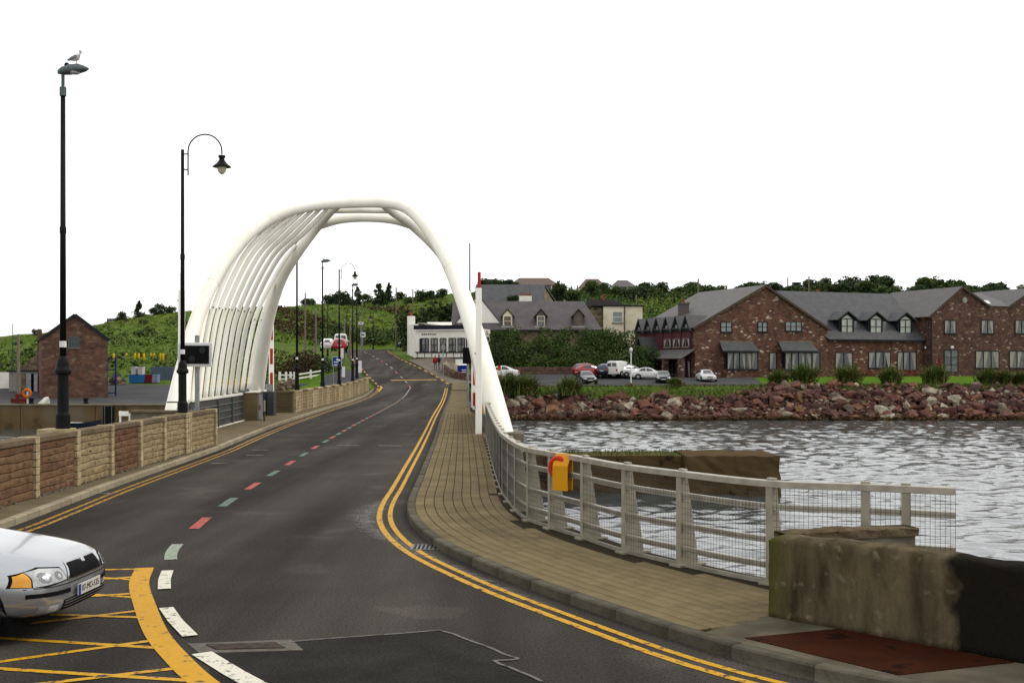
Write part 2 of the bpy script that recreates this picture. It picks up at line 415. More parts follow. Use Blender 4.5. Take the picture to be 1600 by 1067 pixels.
marking('yellow_cross_line', [([(-12.3, 115.6), (-7.7, 116.2)], 0.9)], YEL2)
# centre line: red and green studs of paint, then white
CL = smooth_pts([(-4.55, 15.2, 0), (-4.9, 16.5, 0), (-5.23, 19, 0), (-5.5, 21.8, 0), (-5.72, 25, 0), (-6.06, 31, 0), (-6.43, 37.4, 0), (-6.72, 43.3, 0), (-7.2, 53.6, 0), (-7.8, 69, 0), (-9.0, 95, 0), (-9.5, 104, 0), (-9.6, 108, 0)], 10)
rs = resample(CL, 0.1); k = 0; i = 4
while i + 13 < len(rs) and rs[i].y < 90:
    mm = REDP if k % 2 else (GRNP if k else worn('pale_green_paint', (0.30, 0.36, 0.27), 0.36))
    marking('centre_dash', [(rs[i:i + 15], 0.15 if k > 2 else 0.17)], mm); i += 30; k += 1
    if rs[i].y > 40: i -= 8
marking('centre_line', [(sub(CL, 90, 108), 0.10)], WHT2)
CL2 = smooth_pts([(-9.6, 108, 0), (-10.6, 114, 0), (-12.2, 122, 0), (-14.8, 134, 0), (-18.0, 148, 0), (-21.0, 162, 0), (-21.6, 172, 0)], 8)
for q, d in enumerate(dashes(CL2, 2.0, 3.2, 0.16)): marking('centre_dash', [d], WHT2 if q % 3 else REDP)
for a, b, wd in (((-4.45, 14.72), (-4.12, 13.5), 0.15), ((-3.78, 12.45), (-3.15, 11.15), 0.15), ((-2.86, 10.5), (-1.9, 9.15), 0.19)):
    marking('white_dash', [([a, ((a[0] + b[0]) / 2 - 0.02, (a[1] + b[1]) / 2), b], wd)], WHT, 0.012)
for u0, v0, u1, v1 in ((527, 695.5, 562, 695.8), (592, 696, 628, 696.6)):
    a, b = G(u0, v0), G(u1, v1); marking('faint_white_line', [([a, b], 0.12)], WHT2)
for u0, u1, v in ((385, 412, 711), (392, 420, 703), (330, 356, 724), (150, 178, 771), (600, 622, 632), (510, 528, 629), (470, 500, 654)):
    a, b = G(u0, v), G(u1, v); marking('paint_smear', [([a, b], 0.16)], worn('smear_paint', (0.26, 0.26, 0.24), 0.46, 6) if 'smear_paint' not in MATS else MATS['smear_paint'])
# yellow box: thick curved border and crossed lines
BX = smooth_pts([(-4.82, 14.95, 0), (-4.55, 13.9, 0), (-4.14, 12.8, 0), (-3.55, 11.35, 0), (-3.05, 10.35, 0), (-2.5, 9.4, 0), (-1.7, 8.3, 0)], 8)
marking('box_border', [(BX, 0.235)], worn('thick_yellow_paint', (0.62, 0.325, 0.012), 0.34, 6), 0.008)
box_lines = [(0, 997, 245, 1012), (0, 1034, 236, 1001), (0, 1045, 337, 1066), (80, 1067, 305, 1041), (85, 970, 212, 955), (96, 961, 220, 965),
             (160, 931, 209, 927.5), (150, 929, 209, 933), (160, 905, 212, 901), (150, 902, 212, 906), (150, 890.5, 226, 889)]
for u0, v0, u1, v1 in box_lines:
    a, b = G(u0, v0), G(u1, v1); a = b + (a - b).normalized() * max(4.5, (a - b).length * 2.0)
    marking('box_line', [([a, b], 0.085)], YEL, 0.004)
# dark resurfaced patch with tar seams, drain channel, gully grates
pat = [G(330, 1012), G(690, 985), G(812, 1030), G(770, 1033), G(850, 1066), (1.2, 8.2, 0), (-2.2, 8.2, 0)]
mb = MB(); mb.add([(p[0], p[1], 0.003) for p in pat], [tuple(range(len(pat)))]); o = mb.build('tarmac_patch', ASPH2, road, fix=False)
seam = worn('tar_seam', (0.15, 0.14, 0.125), 0.40, 6)
for a, b in zip(pat[:5], pat[1:5]):
    n = 6; pl = [Vector((lerp(a[0], b[0], t / n) + random.uniform(-.02, .02), lerp(a[1], b[1], t / n) + random.uniform(-.02, .02), 0)) for t in range(n + 1)]
    marking('tar_seam', [(pl, 0.035)], seam, 0.006)
t_ = thing('drain_channel', 'concrete drain frame with slotted iron grate set in the road beside the white dash', 'drain', (-2.6, 10.7, 0))
fr = [G(293, 1006), G(455, 999.5), G(474, 1016), G(312, 1021)]
ce = sum(fr, Vector()) / 4
mb = MB(); mb.prism([(p.x, p.y) for p in reversed(fr)], 0.0, 0.008); mb.build('frame', mat('drain_concrete', (0.16, 0.145, 0.12), (0.11, 0.1, 0.085), scale=8, bump=0.3), t_)
i0 = [ce + (p - ce) * 0.72 for p in fr]; i0 = [Vector((ce.x + (p.x - ce.x) * 0.95, ce.y + (p.y - ce.y) * 0.72, 0)) for p in i0]
mb = MB(); mb.prism([(p.x, p.y) for p in reversed(i0)], 0.0, 0.011); mb.build('channel', BLACK, t_)
for i in range(22):
    t = (i + 0.5) / 22; a = i0[0].lerp(i0[1], t); b = i0[3].lerp(i0[2], t)
    mb = MB(); mb.bar((a.x, a.y, 0.013), (b.x, b.y, 0.013), 0.022, 0.006); mb.build('grate_bar', mat('rusty_iron', (0.09, 0.07, 0.055), (0.05, 0.04, 0.035), scale=12), t_)
for (u, v, lab) in ((665, 855, 'rusty gully grate against the curved kerb by the double yellow lines'), (672, 746, 'iron gully grate beside the kerb before the white barrier post')):
    c = G(u, v); t_ = thing('gully_grate', lab, 'drain', (c.x, c.y, 0))
    mb = MB(); mb.box((c.x, c.y, 0.004), (0.42, 0.46, 0.014)); mb.build('frame', mat('gully_iron', (0.16, 0.16, 0.15), (0.10, 0.10, 0.1), scale=9, metal=0.5, rough=0.4), t_)
    for k in range(6):
        mb = MB(); mb.box((c.x - 0.15 + k * 0.06, c.y, 0.0135), (0.03, 0.36, 0.006)); mb.build('slot', BLACK, t_)
# pale dusty stain where water drains across the tarmac
def stain_mat():
    m = bpy.data.materials.new('dust_stain'); m.use_nodes = True; n = m.node_tree.nodes; l = m.node_tree.links; b = n['Principled BSDF']
    b.inputs['Base Color'].default_value = (0.24, 0.235, 0.22, 1); b.inputs['Roughness'].default_value = 0.55
    t = n.new('ShaderNodeTexCoord'); mpn = n.new('ShaderNodeMapping'); mpn.inputs['Scale'].default_value = (1.2, 7, 1); l.new(t.outputs['Object'], mpn.inputs['Vector'])
    no = n.new('ShaderNodeTexNoise'); no.inputs['Scale'].default_value = 1.6; no.inputs['Detail'].default_value = 9; no.inputs['Roughness'].default_value = 0.75
    l.new(mpn.outputs['Vector'], no.inputs['Vector'])
    a = n.new('ShaderNodeAttribute'); a.attribute_name = 'fade'
    ad = n.new('ShaderNodeMath'); ad.operation = 'MULTIPLY_ADD'; l.new(a.outputs['Fac'], ad.inputs[0]); ad.inputs[1].default_value = 0.42; l.new(no.outputs['Fac'], ad.inputs[2])
    r_ = n.new('ShaderNodeMapRange'); r_.inputs['From Min'].default_value = 0.80; r_.inputs['From Max'].default_value = 1.12; r_.inputs['To Max'].default_value = 0.6
    l.new(ad.outputs['Value'], r_.inputs['Value']); l.new(r_.outputs['Result'], b.inputs['Alpha']); return m
def stain(pts, ws):
    mb = MB(); n = len(pts); a = offset2(pts, 0); vs = []; fd = []
    NW = 6
    for i, p in enumerate(pts):
        q0 = offset2(pts, ws[i])[i]
        for k in range(NW + 1):
            t = k / NW; q = p.lerp(q0, t); vs.append((q.x, q.y, 0.0022))
            e = min(1, 4 * min(i, n - 1 - i) / n); fd.append(e * (1 - abs(2 * t - 1) ** 1.5))
    fs = [(i * (NW + 1) + k, (i + 1) * (NW + 1) + k, (i + 1) * (NW + 1) + k + 1, i * (NW + 1) + k + 1) for i in range(n - 1) for k in range(NW)]
    mb.add(vs, fs); o = mb.build('dust_stain', STM, road, fix=False)
    at = o.data.attributes.new('fade', 'FLOAT', 'POINT'); at.data.foreach_set('value', fd)
STM = stain_mat()
sp = resample([p for p in KR if 9.2 < p.y < 27], 0.45)
stain(sp, [0.35 + 1.1 * math.exp(-((p.y - 20) / 3.2) ** 2) + 0.22 * math.exp(-((p.y - 13) / 2) ** 2) for p in sp])

# ---------------------------------------------------------------- kerbs
def kerb_mesh(Ln, w_, h_, name):
    mb = MB(); c = 0.018
    prof = [(0, -0.1), (0, h_ - c), (c, h_), (w_ - 0.004, h_), (w_, h_ - 0.01), (w_, -0.1)]
    pr = [(-x, z) for x, z in prof]
    mb.extr([(-Ln / 2 + 0.004, x, z) for x, z in prof], (Ln - 0.008, 0, 0)); return mb.mesh(name)
def kerb_line(pts, step, material, side, parent, tail_y):
    rs = resample(pts, step); me = kerb_mesh(step, 0.14, 0.125, 'kerb_stone'); me.materials.append(material); cnt = 0
    tail = MB()
    for a, b in zip(rs, rs[1:]):
        mid = (a + b) / 2; d = b - a; ang = math.atan2(d.y, d.x)
        if mid.y < tail_y:
            o = bpy.data.objects.new('kerb_stone', me); COL.objects.link(o); o.parent = parent
            if side < 0: ang += math.pi
            o.location = Vector((mid.x, mid.y, zr(mid.y) + random.uniform(-.004, .004))) - wloc(parent)
            o.rotation_euler = (0, random.uniform(-.004, .004), ang)
        else:
            n = Vector((-d.y, d.x, 0)).normalized() * side * 0.07
            tail.box((mid.x + n.x, mid.y + n.y, zr(mid.y) + 0.01), (d.length - 0.01, 0.14, 0.23), ang)
    if tail.f: tag(tail.build('kerb_stones', material, parent), None, None, kind='stuff')
def setting(name, loc=(0, 0, 0)):
    o = bpy.data.objects.new(name, None); COL.objects.link(o); o.location = loc; o['kind'] = 'structure'; return o
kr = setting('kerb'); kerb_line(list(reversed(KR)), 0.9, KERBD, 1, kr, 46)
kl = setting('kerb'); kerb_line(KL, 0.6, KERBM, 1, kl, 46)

# ---------------------------------------------------------------- right-hand walkway: paving blocks
inner = offset2(KR, -0.14)
wk_outer = [p.copy() for p in RAILC if p.y < 42.5] + [Vector((-1.15, 46, 0)), Vector((-1.7, 58, 0)), Vector((-2.3, 64, 0)), Vector((-3.1, 84, 0)), Vector((-4.05, 106, 0)), Vector((-4.3, 112, 0))]
def xo(y):
    return interp(y, [(p.y, p.x) for p in sorted(wk_outer, key=lambda q: q.y)])
def xi(y): return interp(y, [(p.y, p.x) for p in inner])
JOINT = mat('joint_sand', (0.045, 0.036, 0.022), (0.03, 0.024, 0.015), scale=20, rough=0.95)
PAVE = mat('buff_paving_block', (0.215, 0.170, 0.092), (0.155, 0.122, 0.066), scale=1.2, rough=0.88, bump=0.25, bscale=70, rnd=0.10, detail=8)
PAVE2 = mat('buff_paving_blocks_far', (0.215, 0.170, 0.092), (0.155, 0.122, 0.066), scale=1.2, rough=0.88, bump=0.25, bscale=70, attr=True, rnd=0.10, detail=8)
mb = MB(); ysw = [12.6 + 0.4 * i for i in range(36)] + [27 + 2 * i for i in range(43)]
vs = []
for y in ysw: vs += [(xi(y) - 0.02, y, zr(y) + 0.108), (xo(y) + (0.35 if y < 60 else 0.1), y, zr(y) + 0.108)]
mb.add(vs, [(2 * i, 2 * i + 1, 2 * i + 3, 2 * i + 2) for i in range(len(ysw) - 1)])
near = [(p.x - 0.02, p.y) for p in inner if 10.9 < p.y < 12.75] + [(4.7, 12.62), (3.0, 11.7), (2.7, 11.45)]
mb.add([(x, y, 0.107) for x, y in near], [tuple(reversed(range(len(near))))])
walk = struct(mb.build('walkway', JOINT, fix=False))
PL0, PL1 = Vector((1.75, 10.95, 0)), Vector((2.66, 11.56, 0))
def in_walk(x, y):
    if y > 108 or y < 10: return False
    # in front of the concrete slab line?
    d = (PL1 - PL0); s = d.x * (y - PL0.y) - d.y * (x - PL0.x)
    if s < -0.03: return False
    # between rail curve and kerb
    best = min(RAILC, key=lambda p: (p.x - x) ** 2 + (p.y - y) ** 2)
    if y < 30:
        i = RAILC.index(best); t = RAILC[min(i + 1, len(RAILC) - 1)] - RAILC[max(i - 1, 0)]
        return t.x * (y - best.y) - t.y * (x - best.x) > 0.06
    return x < xo(y) - 0.05
def paver_mesh():
    mb = MB(); lx, ly = 0.0983, 0.0825; c = 0.007
    vs = [(-lx, -ly, 0), (lx, -ly, 0), (lx, ly, 0), (-lx, ly, 0), (-lx, -ly, .012), (lx, -ly, .012), (lx, ly, .012), (-lx, ly, .012),
          (-lx + c, -ly + c, .018), (lx - c, -ly + c, .018), (lx - c, ly - c, .018), (-lx + c, ly - c, .018)]
    fs = [(0, 1, 5, 4), (1, 2, 6, 5), (2, 3, 7, 6), (3, 0, 4, 7), (4, 5, 9, 8), (5, 6, 10, 9), (6, 7, 11, 10), (7, 4, 8, 11), (8, 9, 10, 11)]
    return vs, fs
pv, pf = paver_mesh()
spots = []
for row in range(14):
    ln = offset2(KR, -(0.14 + 0.09 + row * 0.178)); rs = resample([p for p in ln if 8.5 < p.y < 62], 0.2)
    sh = 0.5 if row % 2 else 0.0
    for a, b in zip(rs, rs[1:]):
        mid = a.lerp(b, 0.5 + sh); d = b - a
        if in_walk(mid.x, mid.y): spots.append((mid.y + abs(mid.x) * 0.1, mid, math.atan2(d.y, d.x)))
spots.sort(key=lambda s: s[0])
pm = bpy.data.meshes.new('paving_block'); pm.from_pydata(pv, [], pf); pm.materials.append(PAVE)
for _, p, a in spots[:300]:
    o = bpy.data.objects.new('paving_block', pm); COL.objects.link(o); o.parent = walk
    o.location = (p.x, p.y, 0.1005 + random.uniform(0, .003)); o.rotation_euler = (random.uniform(-.006, .006), random.uniform(-.006, .006), a)
mb = MB()
for _, p, a in spots[300:]:
    ca, sa = math.cos(a), math.sin(a); mb.cur = random.random(); dz = 0.1005 + zr(p.y) + random.uniform(0, .003)
    mb.add([(p.x + x * ca - y * sa, p.y + x * sa + y * ca, z + dz) for x, y, z in pv], pf)
tag(mb.build('paving_blocks', PAVE2, walk, attr=True, fix=False), None, None, kind='stuff')
mb = MB(); vs = []
ysw = [61.5 + 2.5 * i for i in range(21)]
for y in ysw: vs += [(xi(y), y, zr(y) + 0.119), (xo(y) - 0.05, y, zr(y) + 0.119)]
mb.add(vs, [(2 * i, 2 * i + 1, 2 * i + 3, 2 * i + 2) for i in range(len(ysw) - 1)])
mb.build('far_paving', PAVE2, walk, fix=False)

# concrete pavement slab by the near wall, with the rusty steel plate
SLABM = mat('pavement_concrete', (0.155, 0.135, 0.096), (0.085, 0.072, 0.05), scale=1.6, rough=0.92, bump=0.4, bscale=30, detail=9)
sl_ = [(p.x, p.y) for p in reversed([q for q in offset2(KR, -0.135) if 5.4 < q.y < 10.99])] + [(12, 5), (13, 8), (9, 10.2), (4.6, 12.3), (3.2, 12.9), (2.62, 11.66)]
mb = MB(); mb.prism(sl_, 0.0, 0.1155); slab = struct(mb.build('pavement', SLABM))
pl = [G(1163, 996, .12), G(1310, 982, .12), G(1585, 1034, .12), G(1404, 1054, .12)]
mb = MB(); mb.prism([(p.x, p.y) for p in reversed(pl)], 0.112, 0.124)
tag(mb.build('steel_plate', mat('rust', (0.036, 0.010, 0.0045), (0.018, 0.0065, 0.0035), scale=2.6, rough=0.8, bump=0.5, bscale=40, c3=(0.046, 0.013, 0.005), detail=9), None, bevel=0.004),
    'rusty brown steel plate set in the pavement beside the concrete wall', 'cover plate')

# ---------------------------------------------------------------- near concrete wall (V shaped)
def wall_mat():
    m = mat('stained_concrete', (0.145, 0.115, 0.068), (0.05, 0.037, 0.019), scale=2.4, rough=0.93, bump=0.6, bscale=16, detail=11, contrast=(0.36, 0.70), stretch=(2.2, 2.2, 0.5))
    n = m.node_tree.nodes; l = m.node_tree.links; b = n['Principled BSDF']; src = b.inputs['Base Color'].links[0].from_socket
    t = n.new('ShaderNodeTexCoord'); s = n.new('ShaderNodeSeparateXYZ'); l.new(t.outputs['Object'], s.inputs['Vector'])
    # green algae on the free end, lichen at the top edge, black tarred length beyond the joint
    def blend(src, col, fac, name):
        mx_ = n.new('ShaderNodeMixRGB'); mx_.inputs['Color2'].default_value = (*col, 1); l.new(src, mx_.inputs['Color1']); l.new(fac, mx_.inputs['Fac']); return mx_.outputs['Color']
    no = n.new('ShaderNodeTexNoise'); no.inputs['Scale'].default_value = 4; no.inputs['Detail'].default_value = 7; l.new(t.outputs['Object'], no.inputs['Vector'])
    def rng(sock, a, b_):
        r_ = n.new('ShaderNodeMapRange'); r_.inputs['From Min'].default_value = a; r_.inputs['From Max'].default_value = b_; l.new(sock, r_.inputs['Value']); return r_.outputs['Result']
    def add(s1, s2, k):
        q = n.new('ShaderNodeMath'); q.operation = 'MULTIPLY_ADD'; l.new(s2, q.inputs[0]); q.inputs[1].default_value = k; l.new(s1, q.inputs[2]); return q.outputs['Value']
    src = blend(src, (0.06, 0.062, 0.013), rng(add(s.outputs['X'], no.outputs['Fac'], -0.5), 0.02, -0.28), 'algae')
    no2 = n.new('ShaderNodeTexNoise'); no2.inputs['Scale'].default_value = 7; no2.inputs['Detail'].default_value = 6; l.new(t.outputs['Object'], no2.inputs['Vector'])
    src = blend(src, (0.17, 0.145, 0.095), rng(no2.outputs['Fac'], 0.60, 0.75), 'lichen')
    src = blend(src, (0.011, 0.0095, 0.007), rng(add(s.outputs['X'], no.outputs['Fac'], 0.45), 2.05, 2.2), 'tar')
    l.new(src, b.inputs['Base Color']); return m
WLM = wall_mat()
A, B = Vector((2.60, 11.55, 0)), Vector((6.6, 7.42, 0)); d = (B - A).normalized(); n_ = Vector((-d.y, d.x, 0)) * 0.34
rz = math.atan2(d.y, d.x); Ln = (B - A).length
wl = thing('concrete_wall', 'low stained concrete wall with a black tarred length, on the pavement beside the rusty plate', 'wall', (A.x, A.y, 0.1), rz)
def rough_wall(name, Lx, th, h, material, parent, seed, nx=70):
    bm = bmesh.new(); bmesh.ops.create_cube(bm, size=1)
    for v in bm.verts: v.co = Vector(((v.co.x + .5) * Lx, (v.co.y + .5) * th, (v.co.z + .5) * h))
    for _ in range(1): bmesh.ops.subdivide_edges(bm, edges=[e for e in bm.edges if abs((e.verts[0].co - e.verts[1].co).x) > Lx * .5], cuts=nx)
    bmesh.ops.subdivide_edges(bm, edges=[e for e in bm.edges if abs((e.verts[0].co - e.verts[1].co).z) > h * .5], cuts=10)
    bmesh.ops.subdivide_edges(bm, edges=[e for e in bm.edges if abs((e.verts[0].co - e.verts[1].co).y) > th * .5], cuts=4)
    rn = random.Random(seed); ph = [rn.uniform(0, 6.28) for _ in range(8)]
    for v in bm.verts:
        x, y, z = v.co; e = 0.006 * math.sin(9 * x + ph[0]) + 0.005 * math.sin(23 * x + 17 * z + ph[1]) + 0.004 * math.sin(41 * z + 13 * x + ph[2]) + rn.uniform(-.003, .003)
        if z > h - 0.001:
            v.co.z += 0.014 * math.sin(3.1 * x + ph[3]) + 0.009 * math.sin(11 * x + 9 * y + ph[4]) + rn.uniform(-.005, .005)
            if y < 0.001 or y > th - 0.001: v.co.z -= 0.025
            if x < 0.001: v.co.z -= 0.03
        if y < 0.001: v.co.y += e
        if y > th - 0.001: v.co.y += e
    me = bpy.data.meshes.new(name); bm.to_mesh(me); bm.free()
    me.polygons.foreach_set('use_smooth', [True] * len(me.polygons))
    return mk(name, me, material, parent)
o = rough_wall('wall_body', Ln, 0.34, 0.85, WLM, wl, 3)
A2, B2 = Vector((2.86, 11.86, 0)), Vector((4.38, 12.34, 0)); d2 = (B2 - A2)
w2 = thing('block_wall', 'short grey blockwork wall with concrete coping between the concrete wall and the railing end', 'wall', (A2.x, A2.y, 0.1), math.atan2(d2.y, d2.x))
L2 = d2.length
BLK = palette_mat('grey_blocks', [(0.20, 0.215, 0.21), (0.17, 0.18, 0.18), (0.22, 0.225, 0.21)], bump=0.4, bscale=30)
for r_i in range(4):
    if r_i == 3: continue
    x = -0.22 if r_i % 2 else 0.0
    while x < L2 - 0.02:
        a, b = max(x, 0), min(x + 0.44, L2)
        mb = MB(); mb.box(((a + b) / 2, 0.11, 0.02 + r_i * 0.185 + 0.0925), (b - a - 0.012, 0.215, 0.175)); o = mb.build('block', BLK, w2, world=False)
        x += 0.44
mb = MB(); mb.box((L2 / 2, 0.11, 0.36), (L2 - .02, 0.20, 0.70)); mb.build('mortar', CONC, w2, world=False)
o = rough_wall('coping', L2 + 0.02, 0.27, 0.10, mat('brown_coping_concrete', (0.15, 0.115, 0.07), (0.09, 0.066, 0.038), scale=5, rough=0.92, bump=0.5), w2, 5, 30); o.location = (-0.01, -0.025, 0.715)

# ---------------------------------------------------------------- causeway sides, bridge deck edge
mb = MB(); rr = []
RO = [Vector((9.0, 10.3, 0)), Vector((5.3, 12.1, 0))] + [p for p in offset2(RAILC, -0.34)] + [Vector((-1.35, 64, 0)), Vector((-2.4, 90, 0)), Vector((-3.4, 112, 0))]
vs = []
for p in RO: vs += [(p.x, p.y, zr(p.y) + 0.10), (p.x + 0.05, p.y, -4)]
mb.add(vs, [(2 * i, 2 * i + 1, 2 * i + 3, 2 * i + 2) for i in range(len(RO) - 1)])
vs = []
LO = [(-40, 16.4), (-12.8, 17.2), (-9.75, 18.2), (-9.95, 36.9), (-13.3, 37.2), (-13.3, 41.5), (-12.45, 42), (-13.6, 62), (-13.9, 80), (-14.4, 96), (-15, 104)]
for x, y in LO: vs += [(x, y, 0.10), (x, y, -4)]
mb.add(vs, [(2 * i, 2 * i + 1, 2 * i + 3, 2 * i + 2) for i in range(len(LO) - 1)])
# top ledge outside the railing
a = [p for p in RAILC]; b = offset2(RAILC, -0.34)
mb.add([(p.x, p.y, 0.104) for p in a] + [(p.x, p.y, 0.104) for p in b], [(i, len(a) + i, len(a) + i + 1, i + 1) for i in range(len(a) - 1)])
struct(mb.build('causeway', CONC, fix=False))
# left pavement behind the kerb
mb = MB(); vs = []
LP = [(16.3, -14), (17.2, -10.2), (18.2, -9.75), (36.8, -9.95), (37.0, -13.2), (41.6, -13.2), (42.2, -12.4), (62, -13.55), (80, -13.85), (96, -14.3), (104, -14.9)]
yy = [17.2, 18.2, 24, 30, 36.8, 37.0, 39, 41.6, 42.2, 48, 55, 62, 70, 80, 88, 96, 104]
for y in yy: vs += [(interp(y, LX) - 0.13, y, zr(y) + 0.119), (interp(y, LP), y, zr(y) + 0.119)]
mb.add(vs, [(2 * i + 1, 2 * i, 2 * i + 2, 2 * i + 3) for i in range(len(yy) - 1)])
struct(mb.build('pavement', mat('left_pavement', (0.20, 0.165, 0.10), (0.15, 0.12, 0.072), scale=1.5, rough=0.9, bump=0.3, bscale=30), fix=False))

# ---------------------------------------------------------------- water
def water():
    xs = np.concatenate([np.linspace(-75, -22, 130), np.linspace(-21.7, 46, 300), np.linspace(46.5, 85, 70)])
    ysw = np.concatenate([np.linspace(8, 60, 300), np.linspace(60.25, 118, 210)])
    X, Y = np.meshgrid(xs, ysw); rng = np.random.default_rng(5); Z = np.zeros_like(X)
    for i in range(46):
        lam = 0.45 * (1.055 ** i) if i < 24 else rng.uniform(0.5, 2.0)
        lam = min(lam, 5.0); th = rng.normal(math.radians(-70), 0.55); k = 2 * math.pi / lam
        amp = 0.0043 * lam ** 0.85; ph = rng.uniform(0, 6.28)
        s = np.sin(k * (X * math.cos(th) + Y * math.sin(th)) + ph + 0.7 * np.sin(0.31 * X + ph) + 0.5 * np.sin(0.23 * Y - ph))
        Z += amp * (s + 0.25 * np.abs(s))
    calm = np.clip((X + 11.5) / 1.5, 0.55, 1.0)
    Z = Z * calm * 1.15
    ny, nx = X.shape
    V = np.stack([X, Y, Z - 2.7], -1).reshape(-1, 3)
    idx = np.arange(ny * nx).reshape(ny, nx)
    F = np.stack([idx[:-1, :-1], idx[:-1, 1:], idx[1:, 1:], idx[1:, :-1]], -1).reshape(-1, 4)
    me = bpy.data.meshes.new('water'); me.vertices.add(len(V)); me.vertices.foreach_set('co', V.ravel())
    me.loops.add(F.size); me.loops.foreach_set('vertex_index', F.ravel()); me.polygons.add(len(F))
    me.polygons.foreach_set('loop_start', np.arange(0, F.size, 4)); me.polygons.foreach_set('use_smooth', np.ones(len(F), bool)); me.update(); me.validate()
    m = mat('sea_water', (0.045, 0.060, 0.062), (0.06, 0.075, 0.075), scale=0.3, rough=0.06, spec=0.55, bump=0.22, bscale=8, stretch=(1, 0.8, 1))
    m.node_tree.nodes['Principled BSDF'].inputs['IOR'].default_value = 1.9
    return struct(mk('water', me, m))
water()

# ---------------------------------------------------------------- far land
CP = []
def cp(u, v, Y): p = P(u, v, Y); CP.append((p.x, p.y, p.z))
def cw(x, y, z): CP.append((x, y, z))
for x in (-75, -60, -45, -36, -28, -20): cw(x, 99, -0.72); cw(x, 108, -0.5)
for x in (-75, -60, -50, -40, -30): cw(x, 120, 0.1)
for x in (-22, -27): cw(x, 118, 0.5)
for a in ((0, 590, 135), (210, 592, 132), (120, 585, 140), (200, 560, 152), (220, 528, 178), (255, 492, 205), (170, 506, 205), (110, 520, 215), (0, 532, 250), (50, 560, 185), (-100, 550, 200), (-150, 545, 300), (320, 488, 215), (380, 482, 225),
          (300, 560, 150), (400, 560, 152), (440, 585, 135), (470, 545, 165), (420, 520, 190), (450, 484, 240), (500, 478, 270), (560, 482, 275), (620, 470, 285), (520, 510, 220), (580, 515, 220), (600, 500, 240), (640, 520, 215), (700, 462, 300),
          (690, 557, 142), (740, 560, 142), (640, 545, 150), (690, 520, 180), (740, 480, 240), (830, 458, 330), (975, 459, 330), (760, 458, 330), (1020, 472, 260), (1050, 500, 205), (1280, 458, 300), (1450, 459, 300), (1600, 466, 300), (1800, 472, 300), (1150, 462, 300),
          (860, 490, 205), (940, 478, 235), (1700, 560, 200), (1450, 555, 195), (1200, 555, 195)): cp(*a)
for x in (0, 8, 16, 24, 32, 40, 50, 62, 75, 95): cw(x, 119, 0.45); cw(x, 126, 0.75); cw(x, 134, 1.15)
for x in (16, 24, 32, 40, 50, 62, 75, 95): cw(x, 142, 1.3); cw(x, 160, 1.5); cw(x, 172, 2.2)
for x in (-3, 3, 8, 14): cw(x, 139, 1.7); cw(x, 149, 3.2); cw(x, 162, 4.8)
for x in (-6, -2): cw(x, 116, 0.9)
cw(0, 178, 7.0); cw(8, 180, 7.5)
for x, y, z in ((-300, 500, 10), (-150, 600, 14), (0, 600, 26), (200, 600, 24), (400, 600, 20), (400, 300, 14), (-250, 250, 6), (0, 420, 27), (120, 420, 24)): cw(x, y, z)
for y in (112, 120, 130, 140, 152, 168, 182, 200):
    for x in (interp(y, LX) - 1, (interp(y, LX) + interp(y, RX)) / 2, interp(y, RX) + 1): cw(x, y, zr(y))
CPA = np.array(CP); _d = np.linalg.norm(CPA[:, None, :2] - CPA[None, :, :2], axis=-1)
_w = np.linalg.solve(np.block([[_d + np.eye(len(CPA)) * 0.3, np.ones((len(CPA), 1))], [np.ones((1, len(CPA))), np.zeros((1, 1))]]), np.append(CPA[:, 2], 0))
def terr_np(X, Y):
    Q = np.stack([X, Y], -1); D = np.linalg.norm(Q[..., None, :] - CPA[:, :2], axis=-1)
    Z = D @ _w[:-1] + _w[-1]
    yy = np.array([a for a, _ in ZR]); zz = np.array([b for _, b in ZR])
    lx = np.interp(Y, [a for a, _ in LX], [b for _, b in LX]); rx = np.interp(Y, [a for a, _ in RX], [b for _, b in RX])
    zr_ = np.interp(Y, yy, zz)
    dist = np.maximum(np.maximum(lx - X, X - rx), 0)
    t = np.clip(dist / 4.0, 0, 1); on = (Y > 100) & (Y < 200)
    Z = np.where(on, zr_ - 0.09 + (Z - zr_ + 0.09) * t * t * (3 - 2 * t), Z)
    # shore: rock slope on the right, sheer quay on the left
    sh = np.interp(X, [-16, -14, -4.5, -3.0, 0, 200], [98.2, 104, 106, 111.5, 112.5, 113])
    s = np.clip((Y - sh) / np.where(X > -4, 6.5, 0.6), 0, 1)
    return np.where(Y < sh + 7, -4.0 + (Z + 4.0) * s, Z)
def terr(x, y): return float(terr_np(np.array([x]), np.array([y]))[0])
